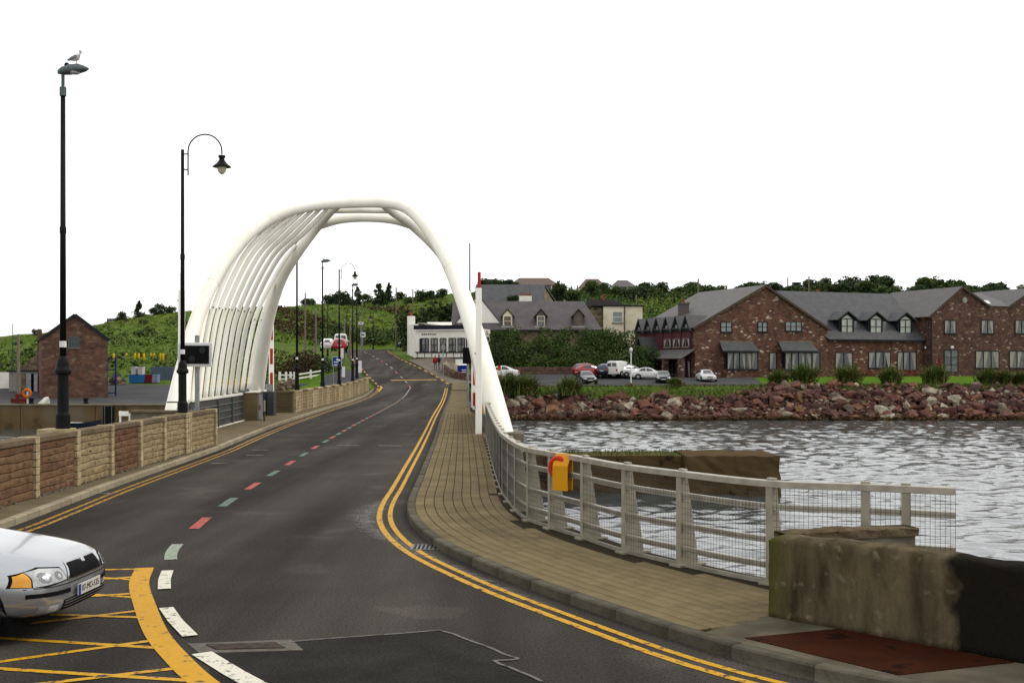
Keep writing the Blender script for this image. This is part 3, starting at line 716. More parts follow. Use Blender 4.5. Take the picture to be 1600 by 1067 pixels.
def ground_mat():
    m = bpy.data.materials.new('hillside_grass'); m.use_nodes = True; n = m.node_tree.nodes; l = m.node_tree.links; b = n['Principled BSDF']
    b.inputs['Roughness'].default_value = 0.95; b.inputs['Specular IOR Level'].default_value = 0.1
    t = n.new('ShaderNodeTexCoord')
    def noise(s, d): q = n.new('ShaderNodeTexNoise'); q.inputs['Scale'].default_value = s; q.inputs['Detail'].default_value = d; q.inputs['Roughness'].default_value = 0.65; l.new(t.outputs['Object'], q.inputs['Vector']); return q.outputs['Fac']
    def ramp(s, es):
        r_ = n.new('ShaderNodeValToRGB'); e = r_.color_ramp.elements
        e[0].position, e[0].color = es[0][0], (*es[0][1], 1); e[1].position, e[1].color = es[1][0], (*es[1][1], 1)
        for p_, c in es[2:]: x = r_.color_ramp.elements.new(p_); x.color = (*c, 1)
        l.new(s, r_.inputs['Fac']); return r_.outputs['Color']
    a = ramp(noise(0.06, 6), [(0.32, (0.042, 0.072, 0.009)), (0.74, (0.085, 0.060, 0.022)), (0.44, (0.070, 0.122, 0.011)), (0.58, (0.088, 0.135, 0.015))])
    c = ramp(noise(0.9, 8), [(0.3, (0.45, 0.45, 0.45)), (0.7, (1.25, 1.25, 1.25))])
    mx_ = n.new('ShaderNodeMixRGB'); mx_.blend_type = 'MULTIPLY'; mx_.inputs['Fac'].default_value = 0.9; l.new(a, mx_.inputs['Color1']); l.new(c, mx_.inputs['Color2'])
    l.new(mx_.outputs['Color'], b.inputs['Base Color'])
    bp = n.new('ShaderNodeBump'); bp.inputs['Strength'].default_value = 1.0; bp.inputs['Distance'].default_value = 0.5; l.new(noise(1.6, 6), bp.inputs['Height']); l.new(bp.outputs['Normal'], b.inputs['Normal'])
    return m
GRM = ground_mat()
def build_terrain():
    xs = np.concatenate([np.linspace(-420, -92, 30), np.linspace(-90, 110, 134), np.linspace(118, 520, 30)])
    ys_ = np.concatenate([np.linspace(97.6, 130, 55), np.linspace(131, 240, 74), np.linspace(243, 420, 50), np.linspace(440, 1600, 24)])
    X, Y = np.meshgrid(xs, ys_); Z = np.concatenate([terr_np(X[i], Y[i])[None] for i in range(len(ys_))])
    Z = np.where(Y > 420, np.minimum(Z, 18), Z)
    rng = np.random.default_rng(2); Z = Z + np.where(Y > 200, rng.normal(0, 0.25, Z.shape), 0)
    ny, nx = X.shape; V = np.stack([X, Y, Z], -1).reshape(-1, 3); idx = np.arange(ny * nx).reshape(ny, nx)
    F = np.stack([idx[:-1, :-1], idx[:-1, 1:], idx[1:, 1:], idx[1:, :-1]], -1).reshape(-1, 4)
    me = bpy.data.meshes.new('terrain'); me.from_pydata(V.tolist(), [], F.tolist()); me.polygons.foreach_set('use_smooth', [True] * len(F)); me.update()
    return struct(mk('terrain', me, GRM))
build_terrain()
mb = MB(); mb.quad((-3000, 1500, -3), (3000, 1500, -3), (3000, 3900, 12), (-3000, 3900, 12)); struct(mb.build('distant_ground', GRM, fix=False))
def sheet(name, polyxy, material, dz=0.03, n=14):
    """flat-ish area laid over the terrain: grid clipped to a quad (4 corners)"""
    a, b, c, d = [Vector((*p, 0)) for p in polyxy]; vs = []
    for i in range(n + 1):
        for k in range(n + 1):
            p = a.lerp(b, k / n).lerp(d.lerp(c, k / n), i / n); vs.append((p.x, p.y, terr(p.x, p.y) + dz))
    mb = MB(); mb.add(vs, [(i * (n + 1) + k, i * (n + 1) + k + 1, (i + 1) * (n + 1) + k + 1, (i + 1) * (n + 1) + k) for i in range(n) for k in range(n)])
    return struct(mb.build(name, material, fix=False))
CARPARK = mat('car_park_asphalt', (0.060, 0.062, 0.064), (0.085, 0.087, 0.088), scale=0.25, rough=0.85, detail=6)
LAWN = mat('lawn_grass', (0.10, 0.19, 0.012), (0.065, 0.13, 0.010), scale=0.7, rough=0.9, bump=0.8, bscale=9, detail=8)
sheet('car_park', [(-3.5, 120.5), (28, 122), (29, 140), (-3.5, 138)], CARPARK, 0.06)
sheet('lawn', [(27.2, 122.5), (92, 121.5), (92, 153), (29, 137)], LAWN, 0.07, 24)
sheet('quay_road', [(-70, 98.6), (-15.5, 98.6), (-17, 121), (-64, 131)], CARPARK, 0.05)
sheet('side_road', [(-16, 104.2), (-13.0, 105.5), (-17.5, 128), (-26, 113)], CARPARK, 0.08)
sheet('forecourt', [(-6.2, 112.5), (-2.6, 113), (-6.5, 141), (-13.0, 141)], mat('forecourt_paving', (0.19, 0.165, 0.13), (0.14, 0.12, 0.095), scale=0.8, rough=0.9), 0.10, 20)

# ---------------------------------------------------------------- rock armour along the shore
ROCKC = [(0.130, 0.060, 0.046), (0.095, 0.047, 0.040), (0.165, 0.075, 0.050), (0.115, 0.064, 0.054), (0.24, 0.20, 0.145), (0.075, 0.042, 0.037), (0.19, 0.105, 0.06), (0.145, 0.070, 0.057), (0.11, 0.05, 0.042), (0.135, 0.10, 0.075), (0.10, 0.055, 0.048), (0.155, 0.08, 0.058), (0.085, 0.05, 0.042), (0.32, 0.28, 0.21)]
RK = palette_mat('rock', ROCKC, 'obj', bump=0.5, bscale=4, noise=0.3, wet=True); RK2 = palette_mat('rock_heap', ROCKC, 'rnd', bump=0.5, bscale=4, noise=0.3, wet=True)
rv = random.Random(11)
def rock_pts(rn, n=13):
    o = []
    for _ in range(n):
        v = Vector((rn.gauss(0, 1), rn.gauss(0, 1), rn.gauss(0, 1))).normalized() * rn.uniform(0.8, 1.05); o.append((v.x * 0.62, v.y * 0.5, v.z * 0.44))
    return o
variants = []
for i in range(12):
    mb = MB(); mb.hull(rock_pts(rv)); me = mb.mesh('stone'); me.materials.append(RK); variants.append((me, mb))
bank = setting('rock_bank'); rocks = []
def zbank(y): return interp(y, [(110, -2.95), (113.0, -2.5), (118.4, 0.12), (119, 0.15)])
x = -3.6
while x < 66:
    for k in range(9):
        t = (k + rv.uniform(-.4, .4)) / 8.5
        y = 111.2 + interp(x, [(-4, -0.5), (0, 0.4), (10, 0.8), (66, 1.0)]) + t * 7.6
        top = interp(x, [(-4, .75), (0, .72), (9, .66), (22, .66), (28, 1.0), (36, 0.98), (44, 0.92), (66, 1.0)])
        if t > top: continue
        s = rv.choice([0.45, 0.55, 0.65, 0.75, 0.85, 1.0, 1.3, 1.75]) * (1.0 - 0.15 * t)
        z = max(terr(x, y), zbank(y)) + 0.10 * s + rv.uniform(0, 0.2)
        rocks.append((x + rv.uniform(-.3, .3), y, z, s))
    x += 0.52
for x in [rv.uniform(2, 60) for _ in range(26)]: y = 120.3 + rv.uniform(-.8, 1.0); rocks.append((x, y, terr(x, y) + 0.1, rv.uniform(0.35, 0.85)))
inv = [r_ for r_ in rocks if -4 < r_[0] < 0.47 * r_[1]]
inv.sort(key=lambda r_: -r_[3] / r_[1]); keep = set(inv[:300]); heap = MB()
for r_ in rocks:
    me, mbv = rv.choice(variants); e = Matrix.Rotation(rv.uniform(0, 6.28), 3, 'Z') @ Matrix.Rotation(rv.uniform(-.6, .6), 3, 'X') @ Matrix.Rotation(rv.uniform(-.6, .6), 3, 'Y')
    if r_ in keep:
        o = bpy.data.objects.new('stone', me); COL.objects.link(o); o.parent = bank; o.location = r_[:3]; o.rotation_euler = e.to_euler(); o.scale = (r_[3],) * 3
    else:
        heap.cur = rv.random(); heap.add([e @ (Vector(v) * r_[3]) + Vector(r_[:3]) for v in mbv.v], mbv.f)
for _ in range(2600):                                # small stones filling the gaps
    x = rv.uniform(-4, 66); t = rv.uniform(-0.1, 0.82 if x > 24 else .55); y = 112.2 + t * 7.4; s = rv.uniform(0.28, 0.7); me, mbv = rv.choice(variants); heap.cur = rv.random()
    e = Matrix.Rotation(rv.uniform(0, 6.28), 3, 'Z') @ Matrix.Rotation(rv.uniform(-.9, .9), 3, 'X'); z = max(terr(x, y), zbank(y)) + 0.1
    heap.add([e @ (Vector(v) * s) + Vector((x, y, z)) for v in mbv.v], mbv.f)
tag(heap.build('stones', RK2, bank, attr=True), None, None, kind='stuff')
mb = MB(); mb.cur = .5                            # weedy brown foreshore strip
vs = []; xs_ = [-6 + 2 * i for i in range(42)]
for x in xs_: vs += [(x, 110.6 + rv.uniform(-.6, .4), -2.9), (x, 113.0, -2.5 + rv.uniform(-.1, .1)), ((x, 118.4, 0.12 + rv.uniform(-.05, .05)) if x > 24 else (x, 116.2, -.95))]
mb.add(vs, [(3 * i + k, 3 * i + 3 + k, 3 * i + 4 + k, 3 * i + 1 + k) for i in range(len(xs_) - 1) for k in range(2)])
struct(mb.build('foreshore', mat('weed_shore', (0.045, 0.022, 0.014), (0.07, 0.035, 0.02), scale=1.5, rough=0.7, bump=0.8, bscale=6), fix=False))

# ---------------------------------------------------------------- foliage builders
def leaf_mat(name, c1, c2, c3=None):
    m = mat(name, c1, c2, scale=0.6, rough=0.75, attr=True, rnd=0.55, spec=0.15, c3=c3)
    return m
GORSE = leaf_mat('dark_shrub_leaves', (0.022, 0.040, 0.010), (0.040, 0.062, 0.014))
HEDGE = leaf_mat('hedge_leaves', (0.036, 0.064, 0.012), (0.062, 0.098, 0.02))
FERN = leaf_mat('fern_leaves', (0.105, 0.175, 0.016), (0.125, 0.18, 0.03))
BRACK = leaf_mat('russet_shrub_leaves', (0.070, 0.038, 0.014), (0.045, 0.040, 0.014))
PINE = leaf_mat('conifer_needles', (0.026, 0.050, 0.020), (0.042, 0.066, 0.022))
TREEG = leaf_mat('broad_tree_leaves', (0.040, 0.072, 0.015), (0.068, 0.10, 0.024))
BARK = mat('bark', (0.075, 0.055, 0.038), (0.045, 0.032, 0.022), scale=4, stretch=(4, 4, 0.7), rough=0.95)
FLAX = leaf_mat('flax_blades', (0.062, 0.11, 0.016), (0.11, 0.155, 0.036), (0.13, 0.13, 0.035))
GRASSM = leaf_mat('rough_grass', (0.075, 0.115, 0.016), (0.10, 0.11, 0.028))
def leaf_quad(mb, p, s, rn, up=0.4):
    n = Vector((rn.gauss(0, 1), rn.gauss(0, 1), rn.gauss(0, 1) + up)).normalized(); u = n.cross(Vector((rn.gauss(0, 1), rn.gauss(0, 1), rn.gauss(0, 1)))).normalized(); v = n.cross(u)
    a = s * rn.uniform(0.6, 1.2); b = a * rn.uniform(0.45, 0.8); p = Vector(p)
    mb.add([p - u * a, p - v * b, p + u * a, p + v * b], [(0, 1, 2, 3)])
def blob(mb, c, r, n, s, rn, shell=0.72):
    c = Vector(c)
    for _ in range(n):
        d = Vector((rn.gauss(0, 1), rn.gauss(0, 1), rn.gauss(0, 1))).normalized(); k = rn.uniform(shell, 1.05) if rn.random() < 0.8 else rn.uniform(0.2, shell)
        mb.cur = min(1, max(0, 0.45 + 0.25 * d.z + rn.uniform(-.35, .35)))  # random leaf tone plus painted shading: clump tops lighter, undersides darker
        leaf_quad(mb, c + Vector((d.x * r[0], d.y * r[1], d.z * r[2])) * k, s, rn)
def crown_mesh(name, kind, material, seed, leaves=900):
    rn = random.Random(seed); mb = MB()
    if kind == 'pine':
        for k in range(11):
            t = k / 11; z = 1.2 + t * 4.6; rad = 1.75 * (1 - t) ** 0.8 * rn.uniform(0.65, 1.15) + 0.15
            for _ in range(3):
                a = rn.uniform(0, 6.28); blob(mb, (math.cos(a) * rad * .55, math.sin(a) * rad * .55, z + rn.uniform(-.2, .2)), (rad * .6, rad * .6, 0.32), leaves // 34, 0.24, rn)
    elif kind == 'wind':
        for k in range(9):
            t = k / 8; blob(mb, (rn.uniform(-.5, .5) + t * 1.4 - .5, rn.uniform(-1.4, 1.4), 1.2 + t * 2.6 + rn.uniform(-.7, .6)), (rn.uniform(.9, 1.5), rn.uniform(.9, 1.5), rn.uniform(.6, 1.0)), leaves // 9, 0.24, rn)
    else:
        for k in range(10):
            a = rn.uniform(0, 6.28); q = rn.uniform(0, 1.4); blob(mb, (math.cos(a) * q, math.sin(a) * q, rn.uniform(.7, 3.9)), (rn.uniform(.8, 1.4), rn.uniform(.8, 1.4), rn.uniform(.7, 1.1)), leaves // 10, 0.24, rn)
    return mb.mesh(name, attr=True, fix=False), mb
def trunk_mesh(kind, seed):
    rn = random.Random(seed); mb = MB(); h = 5.2 if kind == 'pine' else 3.4
    mb.tube([(0, 0, -0.6), (rn.uniform(-.1, .1), 0, h * .4), (rn.uniform(-.25, .25), rn.uniform(-.2, .2), h)], [0.17, 0.12, 0.03], 7)
    for k in range(5):
        z = h * rn.uniform(.35, .8); a = rn.uniform(0, 6.28); mb.tube([(0, 0, z), (math.cos(a) * .6, math.sin(a) * .6, z + .45), (math.cos(a) * 1.2, math.sin(a) * 1.2, z + .7)], [0.08, .05, .02], 5)
    return mb.mesh('trunk', smooth=True)
PROTO = {}
for i, (kind, mm) in enumerate([('pine', PINE), ('pine', PINE), ('wind', PINE), ('wind', TREEG), ('round', TREEG), ('round', GORSE), ('round', HEDGE)]):
    cm, _ = crown_mesh('crown', kind, mm, 50 + i, 1500); cm.materials.append(mm); tm = trunk_mesh(kind, 80 + i); tm.materials.append(BARK); PROTO[i] = (cm, tm)
def tree(i, x, y, s, label, group=None, name='tree', sink=0.0, sx=1.0, z=None):
    o = thing(name, label, 'tree', (x, y, (terr(x, y) if z is None else z) - sink), random.uniform(0, 6.28), group); o.scale = (s * sx, s * sx, s)
    mk('crown', PROTO[i][0], None, o); mk('trunk', PROTO[i][1], None, o); return o
def shrub_mass(name, spots, material, leaf, label, cat='shrubs', parent=None, seed=1):
    rn = random.Random(seed); mb = MB()
    for (x, y, z, rx, ry, rz_, n) in spots: blob(mb, (x, y, z), (rx, ry, rz_), n, leaf, rn)
    c = spots[0]
    o = mb.build(name, material, None, attr=True, fix=False, loc=(c[0], c[1], c[2])); o['kind'] = 'stuff'; o['label'] = label; o['category'] = cat
    return o
def flax(x, y, h, label, seed, spread=1.0, z=None):
    rn = random.Random(seed); z = terr(x, y) if z is None else z
    o = thing('flax_shrub', label, 'shrub', (x, y, z)); mb = MB()
    for _ in range(430):
        a = rn.uniform(0, 6.28); le = h * rn.uniform(0.65, 1.1); lean = rn.uniform(0.1, 1.15) * spread; w_ = 0.055 * rn.uniform(.7, 1.3); b = Vector((rn.gauss(0, .34), rn.gauss(0, .34), 0)) * h * .5
        dx, dy = math.cos(a), math.sin(a); pts = []
        for k in range(5):
            t = k / 4; out_ = lean * le * t * (0.45 + .55 * t); up = le * (t - 0.42 * lean * t * t * t); pts.append(b + Vector((dx * out_, dy * out_, up)))
        mb.cur = min(1, max(0, rn.uniform(0, 1) * 0.6 + 0.3)); vs = []
        for k, p in enumerate(pts):
            ww = w_ * (1 - (k / 4) ** 2 * 0.85); vs += [p + Vector((-dy * ww, dx * ww, 0)), p - Vector((-dy * ww, dx * ww, 0))]
        mb.add(vs, [(2 * k, 2 * k + 1, 2 * k + 3, 2 * k + 2) for k in range(4)])
    blob(mb, (0, 0, h * .3), (h * .55, h * .55, h * .36), 260, 0.15, rn)
    mb.build('blades', FLAX, o, world=False, attr=True, fix=False); return o

# ---------------------------------------------------------------- left harbour quay
QUAY = mat('quay_concrete', (0.155, 0.125, 0.08), (0.085, 0.062, 0.035), scale=0.7, rough=0.92, bump=0.4, bscale=6, c3=(0.13, 0.085, 0.035), detail=8, stretch=(1, 1, .7))
q = thing('quay_wall', 'long weathered concrete quay wall across the harbour in front of the stone warehouse', 'quay', (-45, 98, -3.2))
x = -74.0
while x < -15.5:
    wd = 6.4; mb = MB(); mb.box((x + wd / 2, 98.0, -2.2), (wd - 0.03, 1.4, 3.0)); mb.build('wall_section', QUAY, q, bevel=0.05)
    x += wd
mb = MB(); mb.box((-45, 97.95, -0.66), (58, 1.6, 0.12)); mb.build('coping', mat('coping', (0.21, 0.18, 0.12), (0.14, 0.115, 0.075), scale=1.2, rough=.9), q)
mb = MB(); mb.box((P(170, 0, 97.2).x, 97.2, -2.0), (0.9, 0.25, 2.4)); mb.build('ladder_recess', mat('recess_black', (0.012, 0.012, 0.01)), q)  # no hollow is cut: a black box on the quay face gives its dark
for k in (-.3, .3): mb = MB(); mb.box((P(170, 0, 97.2).x + k, 97.05, -1.9), (0.06, 0.06, 2.4)); mb.build('ladder_rail', GREYP, q)

# ---------------------------------------------------------------- bridge arch
def yfront(z): return 42.0 + 0.73 * max(0, z)
def solve(u, v, f):
    Y = 46.0
    for _ in range(40): Y = f(P(u, v, Y).z)
    return P(u, v, Y)
FR = [solve(u, v, yfront) for u, v in [(268, 700), (279, 628), (291, 560), (311, 490), (345, 420), (390, 366), (440, 335), (490, 322), (555, 317), (618, 319), (652, 338), (686, 383), (714, 440), (742, 520), (764, 600), (792, 712)]]
front = smooth_pts(FR, 6); nF = len(front)
frad = [interp(i / (nF - 1), [(0, .50), (.06, .44), (.13, .31), (.3, .245), (.42, .22), (.55, .225), (.66, .26), (.8, .33), (.92, .40), (1, .48)]) for i in range(nF)]
def yrear(z): return 60.0 - 0.70 * max(0, z)
LR = [solve(u, v, yrear) for u, v in [(396, 648), (402, 605), (410, 545), (422, 484), (440, 433), (466, 392), (496, 353)]] + [solve(514, 332, lambda z: 51.2), solve(530, 318, yfront)]
RRm = [Vector((2 * (-6.75 - 0.044 * (p.y - 48)) - p.x, p.y, p.z)) for p in LR]
RRm = [solve(u, v, yrear) for u, v in [(757, 640), (752, 590), (738, 520), (716, 447), (690, 396), (645, 352)]] + [solve(616, 332, lambda z: 51.2), solve(598, 318, yfront)]
ar = thing('bridge_arch', 'tall white ribbed steel arch spanning the road on the bridge', 'arch', (-6.5, 48, 0))
mb = MB(); mb.tube(front, frad, 20); mb.build('front_tube', WHITEP, ar, smooth=True)
for L_ in (LR, RRm):
    p = smooth_pts(L_, 6); mb = MB(); mb.tube(p, [interp(i / (len(p) - 1), [(0, .40), (.3, .34), (.75, .24), (1, .20)]) for i in range(len(p))], 16); mb.build('rear_tube', WHITEP, ar, smooth=True)
cross = smooth_pts([LR[6], solve(530, 343, lambda z: 53.0), solve(570, 340, lambda z: 53.0), solve(612, 343, lambda z: 53.0), RRm[5]], 6)
mb = MB(); mb.tube(cross, 0.21, 14); mb.build('rear_cross_tube', WHITEP, ar, smooth=True)
mb = MB(); mb.tube([solve(512, 329, lambda z: 51), solve(560, 328, lambda z: 51), solve(612, 329, lambda z: 51)], 0.15, 12); mb.build('middle_cross_tube', WHITEP, ar, smooth=True)
def at(pts, s):
    x = s * (len(pts) - 1); i = min(int(x), len(pts) - 2); return pts[i].lerp(pts[i + 1], x - i)
iL = front[:nF // 2 + 1]; rearL = smooth_pts(LR, 6); iR = list(reversed(front[nF // 2:])); rearR = smooth_pts(RRm, 6)
def resz(pts, zs):      # points at the given heights on a rising curve
    o = []
    for z in zs:
        for a, b in zip(pts, pts[1:]):
            if (a.z - z) * (b.z - z) <= 0 and a.z != b.z: o.append(a.lerp(b, (z - a.z) / (b.z - a.z))); break
    return o
TIPS = {1: (356, 404), 2: (442, 334), 3: (455, 330), 4: (468, 327.5), 5: (480, 326), 6: (492, 325), 7: (502, 325), 8: (511, 327), 9: (462, 382), 10: (431, 436)}
def rib(pts, r0=.108):
    mb = MB(); n = len(pts); mb.tube(pts, [interp(k / (n - 1), [(0, r0 * .9), (.4, r0), (.85, r0 * 1.05), (1, r0 * .7)]) for k in range(n)], 10); return mb.build('rib', WHITEP, ar, smooth=True)
for i in range(1, 11):
    px = [(301 + (i - 1) * 9.7, 629 - (i - 1) * 2.4), (310 + (i - 1) * 9.7, 552 - (i - 1) * .6), (324 + (i - 1) * 9.7, 479 + (i - 1) * 1.3)]
    if i == 1: px += [(339, 432)]
    elif i <= 8: px += [(367 + (i - 2) * 11.2, 404), (402 + (i - 2) * 12.6, 361.5)]
    elif i == 9: px += [(434, 424)]
    px.append(TIPS[i]); yb = 9.95 / ((800 - px[0][0]) / FPX - .05)
    tp = solve(*TIPS[i], yfront if i < 9 else yrear); yt = tp.y + (0.12 * (i - 1) * .5 if i < 9 else -.1)
    pts = [P(u, v, lerp(yb, yt, ((px[0][1] - v) / (px[0][1] - px[-1][1])) ** 1.0)) for u, v in px]
    rp = smooth_pts(pts, 6); rib(rp)
    j = min(rp, key=lambda q_: abs(q_.z - 4.9)); mb = MB(); mb.box((j.x + .03, j.y - .15, j.z), (.06, .05, .04)); mb.build('bolt', GREYP, ar)
for i in range(9):
    ti = (i + 1) / 10.2; zend = lerp(8.2, 9.2, min(1, i / 5)) if i < 7 else (7.6 if i == 7 else 5.8); pts = []
    for k in range(23):
        s = k / 22; z = lerp(.9, zend, s); a = resz(iR, [z]); b = resz(rearR, [z])
        if a and b: pts.append(a[0].lerp(b[0], ti * (1 - .75 * s ** 3) if i < 7 else ti + (1 - ti) * s ** 2.2))
    rib(pts, .115)
for k in (10, 22, 34, 46, 58, 70, 80):       # weld collars
    if k < nF - 2: mb = MB(); mb.tube([front[k], front[k].lerp(front[k + 1], .06)], frad[k] + .008, 20); mb.build('weld_seam', WHITEP, ar)
for L_, sgn in ((front[0], 1), (front[-1], -1)):
    mb = MB(); mb.box((L_.x, L_.y, 0.05), (1.25, 1.25, 0.35)); mb.build('foot_plate', CONC, ar, bevel=0.03)
mb = MB(); p = P(272, 628, 42.0); mb.box((p.x, p.y - 0.1, p.z), (0.45, 0.06, 0.05)); mb.build('handle', GREYP, ar)

# ---------------------------------------------------------------- left parapet of the bridge
GRP = mat('grey_parapet_panel', (0.095, 0.095, 0.09), (0.065, 0.066, 0.063), scale=1.2, rough=0.7, stretch=(1, 1, 3))
bp_ = thing('bridge_parapet', 'dark grey panelled parapet with white top rail below the left arch ribs', 'parapet', (-12.2, 47, 0.12))
pa = [Vector((-11.95, 42.3, 0)), Vector((-12.15, 46.8, 0)), Vector((-12.35, 50, 0)), Vector((-12.6, 53.6, 0)), Vector((-12.9, 57.5, 0)), Vector((-13.1, 61, 0))]
for a, b in zip(pa, pa[1:]):
    for k in range(4):
        z = 0.20 + k * 0.285; mb = MB(); mb.bar(a + Vector((0, 0, z + .13)), b + Vector((0, 0, z + .13)), 0.04, 0.25); mb.build('panel', GRP, bp_)
        mb = MB(); mb.bar(a + Vector((.04, 0, z + .27)), b + Vector((.04, 0, z + .27)), 0.05, 0.03); mb.build('rail', GREYM, bp_)
    mb = MB(); mb.bar(a + Vector((0.06, 0, .7)), a + Vector((0.06, 0, .7)) + (b - a).normalized() * 0.09, 0.10, 1.12); mb.build('post', GREYP, bp_)
mb = MB()
for a, b in zip(pa, pa[1:]): mb.bar(a + Vector((0, 0, 1.36)), b + Vector((0, 0, 1.36)), 0.14, 0.09)
mb.build('top_rail', WHITEP, bp_)
mb = MB(); mb.bar(pa[0] + Vector((.12, 0, .14)), pa[3] + Vector((.12, 0, .14)), 0.05, 0.05); mb.build('bottom_rail', WHITEP, bp_)

# gate cabinets and bollards beyond the parapet
CAB = mat('buff_cabinet', (0.20, 0.155, 0.085), (0.16, 0.12, 0.065), scale=1.6, rough=0.85)
c = thing('gate_cabinet', 'buff box cabinet with grey door edge standing at the end of the parapet panels', 'cabinet', (-12.3, 53.2, 0.12))
mb = MB(); mb.box((-12.35, 53.4, 0.74), (1.05, 1.0, 1.24)); mb.build('body', CAB, c, bevel=0.02)
mb = MB(); mb.box((-12.35, 53.4, 1.385), (1.12, 1.08, 0.05)); mb.build('lid', CAB, c)
mb = MB(); mb.box((-11.805, 53.45, 0.75), (0.04, 0.84, 1.18)); mb.build('door', GREYM, c)
mb = MB(); mb.box((-11.77, 53.2, 0.72), (0.03, 0.18, 0.22)); mb.build('lock_plate', mat('rusty_iron'  if False else 'brown_plate', (0.2, 0.09, 0.05)), c)
c = thing('control_cabinet', 'dark blue-grey steel control cabinet with pale edge beside the raised striped boom', 'cabinet', (-12.9, 58.5, 0.12))
mb = MB(); mb.box((-12.62, 58.6, 0.72), (0.85, 0.6, 1.24)); mb.build('body', mat('slate_paint', (0.075, 0.085, 0.09), (0.06, 0.07, 0.075)), c, bevel=0.01)
mb = MB(); mb.box((-13.0, 58.25, 0.74), (0.10, 0.06, 1.30)); mb.build('pale_edge', GREYM, c)
mb = MB(); mb.box((-12.55, 58.28, 0.72), (0.02, 0.03, 1.1)); mb.build('door_seam', BLACK, c)
for i, (u, v, lab) in enumerate(((389, 656, 'thin pale bollard in front of the buff gate cabinet'), (413, 658, 'thin dark and pale bollard nearest the road by the control cabinet'))):
    g = G(u, v, 0.12); b = thing('bollard', lab, 'bollard', (g.x, g.y, 0.12), group='thin bollards by the cabinets')
    mb = MB(); mb.lathe([(0.045, 0), (0.045, 0.45)], n=10); mb.build('post', mat('rust_post', (0.12, 0.07, 0.04)) if i else mat('pale_post', (0.40, 0.34, 0.24)), b, world=False)
    mb = MB(); mb.lathe([(0.047, 0.45), (0.047, 0.93), (0.03, 0.96)], n=10); mb.build('cap', mat('pale_post', (0.40, 0.34, 0.24)), b, world=False)

# ---------------------------------------------------------------- barriers
def boom(name, label, base, top_z, red_from=None, stripes=False, wd=0.24):
    t = thing(name, label, 'barrier', base, group='raised bridge barrier booms')
    h = top_z - base[2]
    mb = MB(); mb.box((0, 0.0, h / 2), (wd, wd * .55, h), taper=.92); mb.build('boom', WHITEP, t, world=False, bevel=0.015)
    if stripes:
        z = 0.25; k = 0
        while z + .8 < h:
            mb = MB(); mb.box((0.02, -wd * .3, z + .4), (wd * .55, 0.03, .82)); mb.build('red_stripe', REDSTR, t, world=False); z += 1.28
        mb = MB(); mb.box((-0.1, 0.08, .0), (0.4, 0.35, 0.9)); mb.build('hinge_box', GREYM, t, world=False)
    else:
        mb = MB(); mb.box((0.02, 0, h + 0.27), (wd * .5, 0.06, .66)); mb.build('red_tip', REDSTR, t, world=False)
        for z in (1.0, 3.0, 4.9): mb = MB(); mb.box((-wd * .55, -.05, z), (0.06, 0.06, 0.04)); mb.build('bolt', GREYM, t, world=False)
    return t
boom('barrier_boom', 'raised white boom with a red tip at the right edge of the walkway', (-1.24, 42.4, 0.12), 5.55)
boom('barrier_boom', 'raised white boom with a red tip behind the curved-neck lamp post', (-11.95, 41.2, 0.12), 5.4)
p = P(424, 612, 60.5); boom('barrier_boom', 'raised red and white striped boom left of the road beyond the arch', (p.x, 60.5, p.z - 0.05), P(424, 500, 60.5).z, stripes=True, wd=.26)
p = P(741, 640, 70); boom('barrier_boom', 'raised red and white striped boom beside the black panel, right of the walkway', (p.x, 70, p.z), P(741, 525, 70).z, stripes=True, wd=.36)

# ---------------------------------------------------------------- signal boards
s = thing('signal_board', 'black signal board with white border on a grey post behind the curved-neck lamp', 'signal', (P(308, 0, 40.5).x, 40.5, 0.12))
mb = MB(); mb.lathe([(0.085, 0), (0.085, 3.62)], n=12); mb.build('post', GREYM, s, world=False, smooth=False)
c0 = P(304.5, 554, 40.3); hw, hh = 54 / FPX * 40.3 / 2, 38 / FPX * 40.3 / 2
mb = MB(); mb.box((c0.x, 40.32, c0.z), (2 * hw, 0.05, 2 * hh)); mb.build('border', WHITE, s, bevel=0.03)
mb = MB(); mb.box((c0.x, 40.27, c0.z), (2 * hw - .22, 0.06, 2 * hh - .22)); mb.build('panel', BLACK, s)
for dx, dz in ((-.08, -.15), (.28, .16)):
    mb = MB(); mb.tube([(c0.x + dx, 40.235, c0.z + dz), (c0.x + dx, 40.22, c0.z + dz)], 0.11, 18); mb.build('lamp_lens', mat('dark_lens', (0.016, 0.024, 0.022), rough=0.3), s)
s = thing('signal_board', 'plain black signal panel on a grey post at the far right of the bridge', 'signal', (P(731, 0, 71).x, 71, 0.12))
mb = MB(); mb.lathe([(0.07, 0), (0.07, 3.4)], n=10); mb.build('post', GREYM, s, world=False)
a, b = P(723, 543, 70.8), P(746, 568, 70.8); mb = MB(); mb.box(((a.x + b.x) / 2, 70.8, (a.z + b.z) / 2), (b.x - a.x, 0.08, a.z - b.z)); mb.build('panel', BLACK, s)

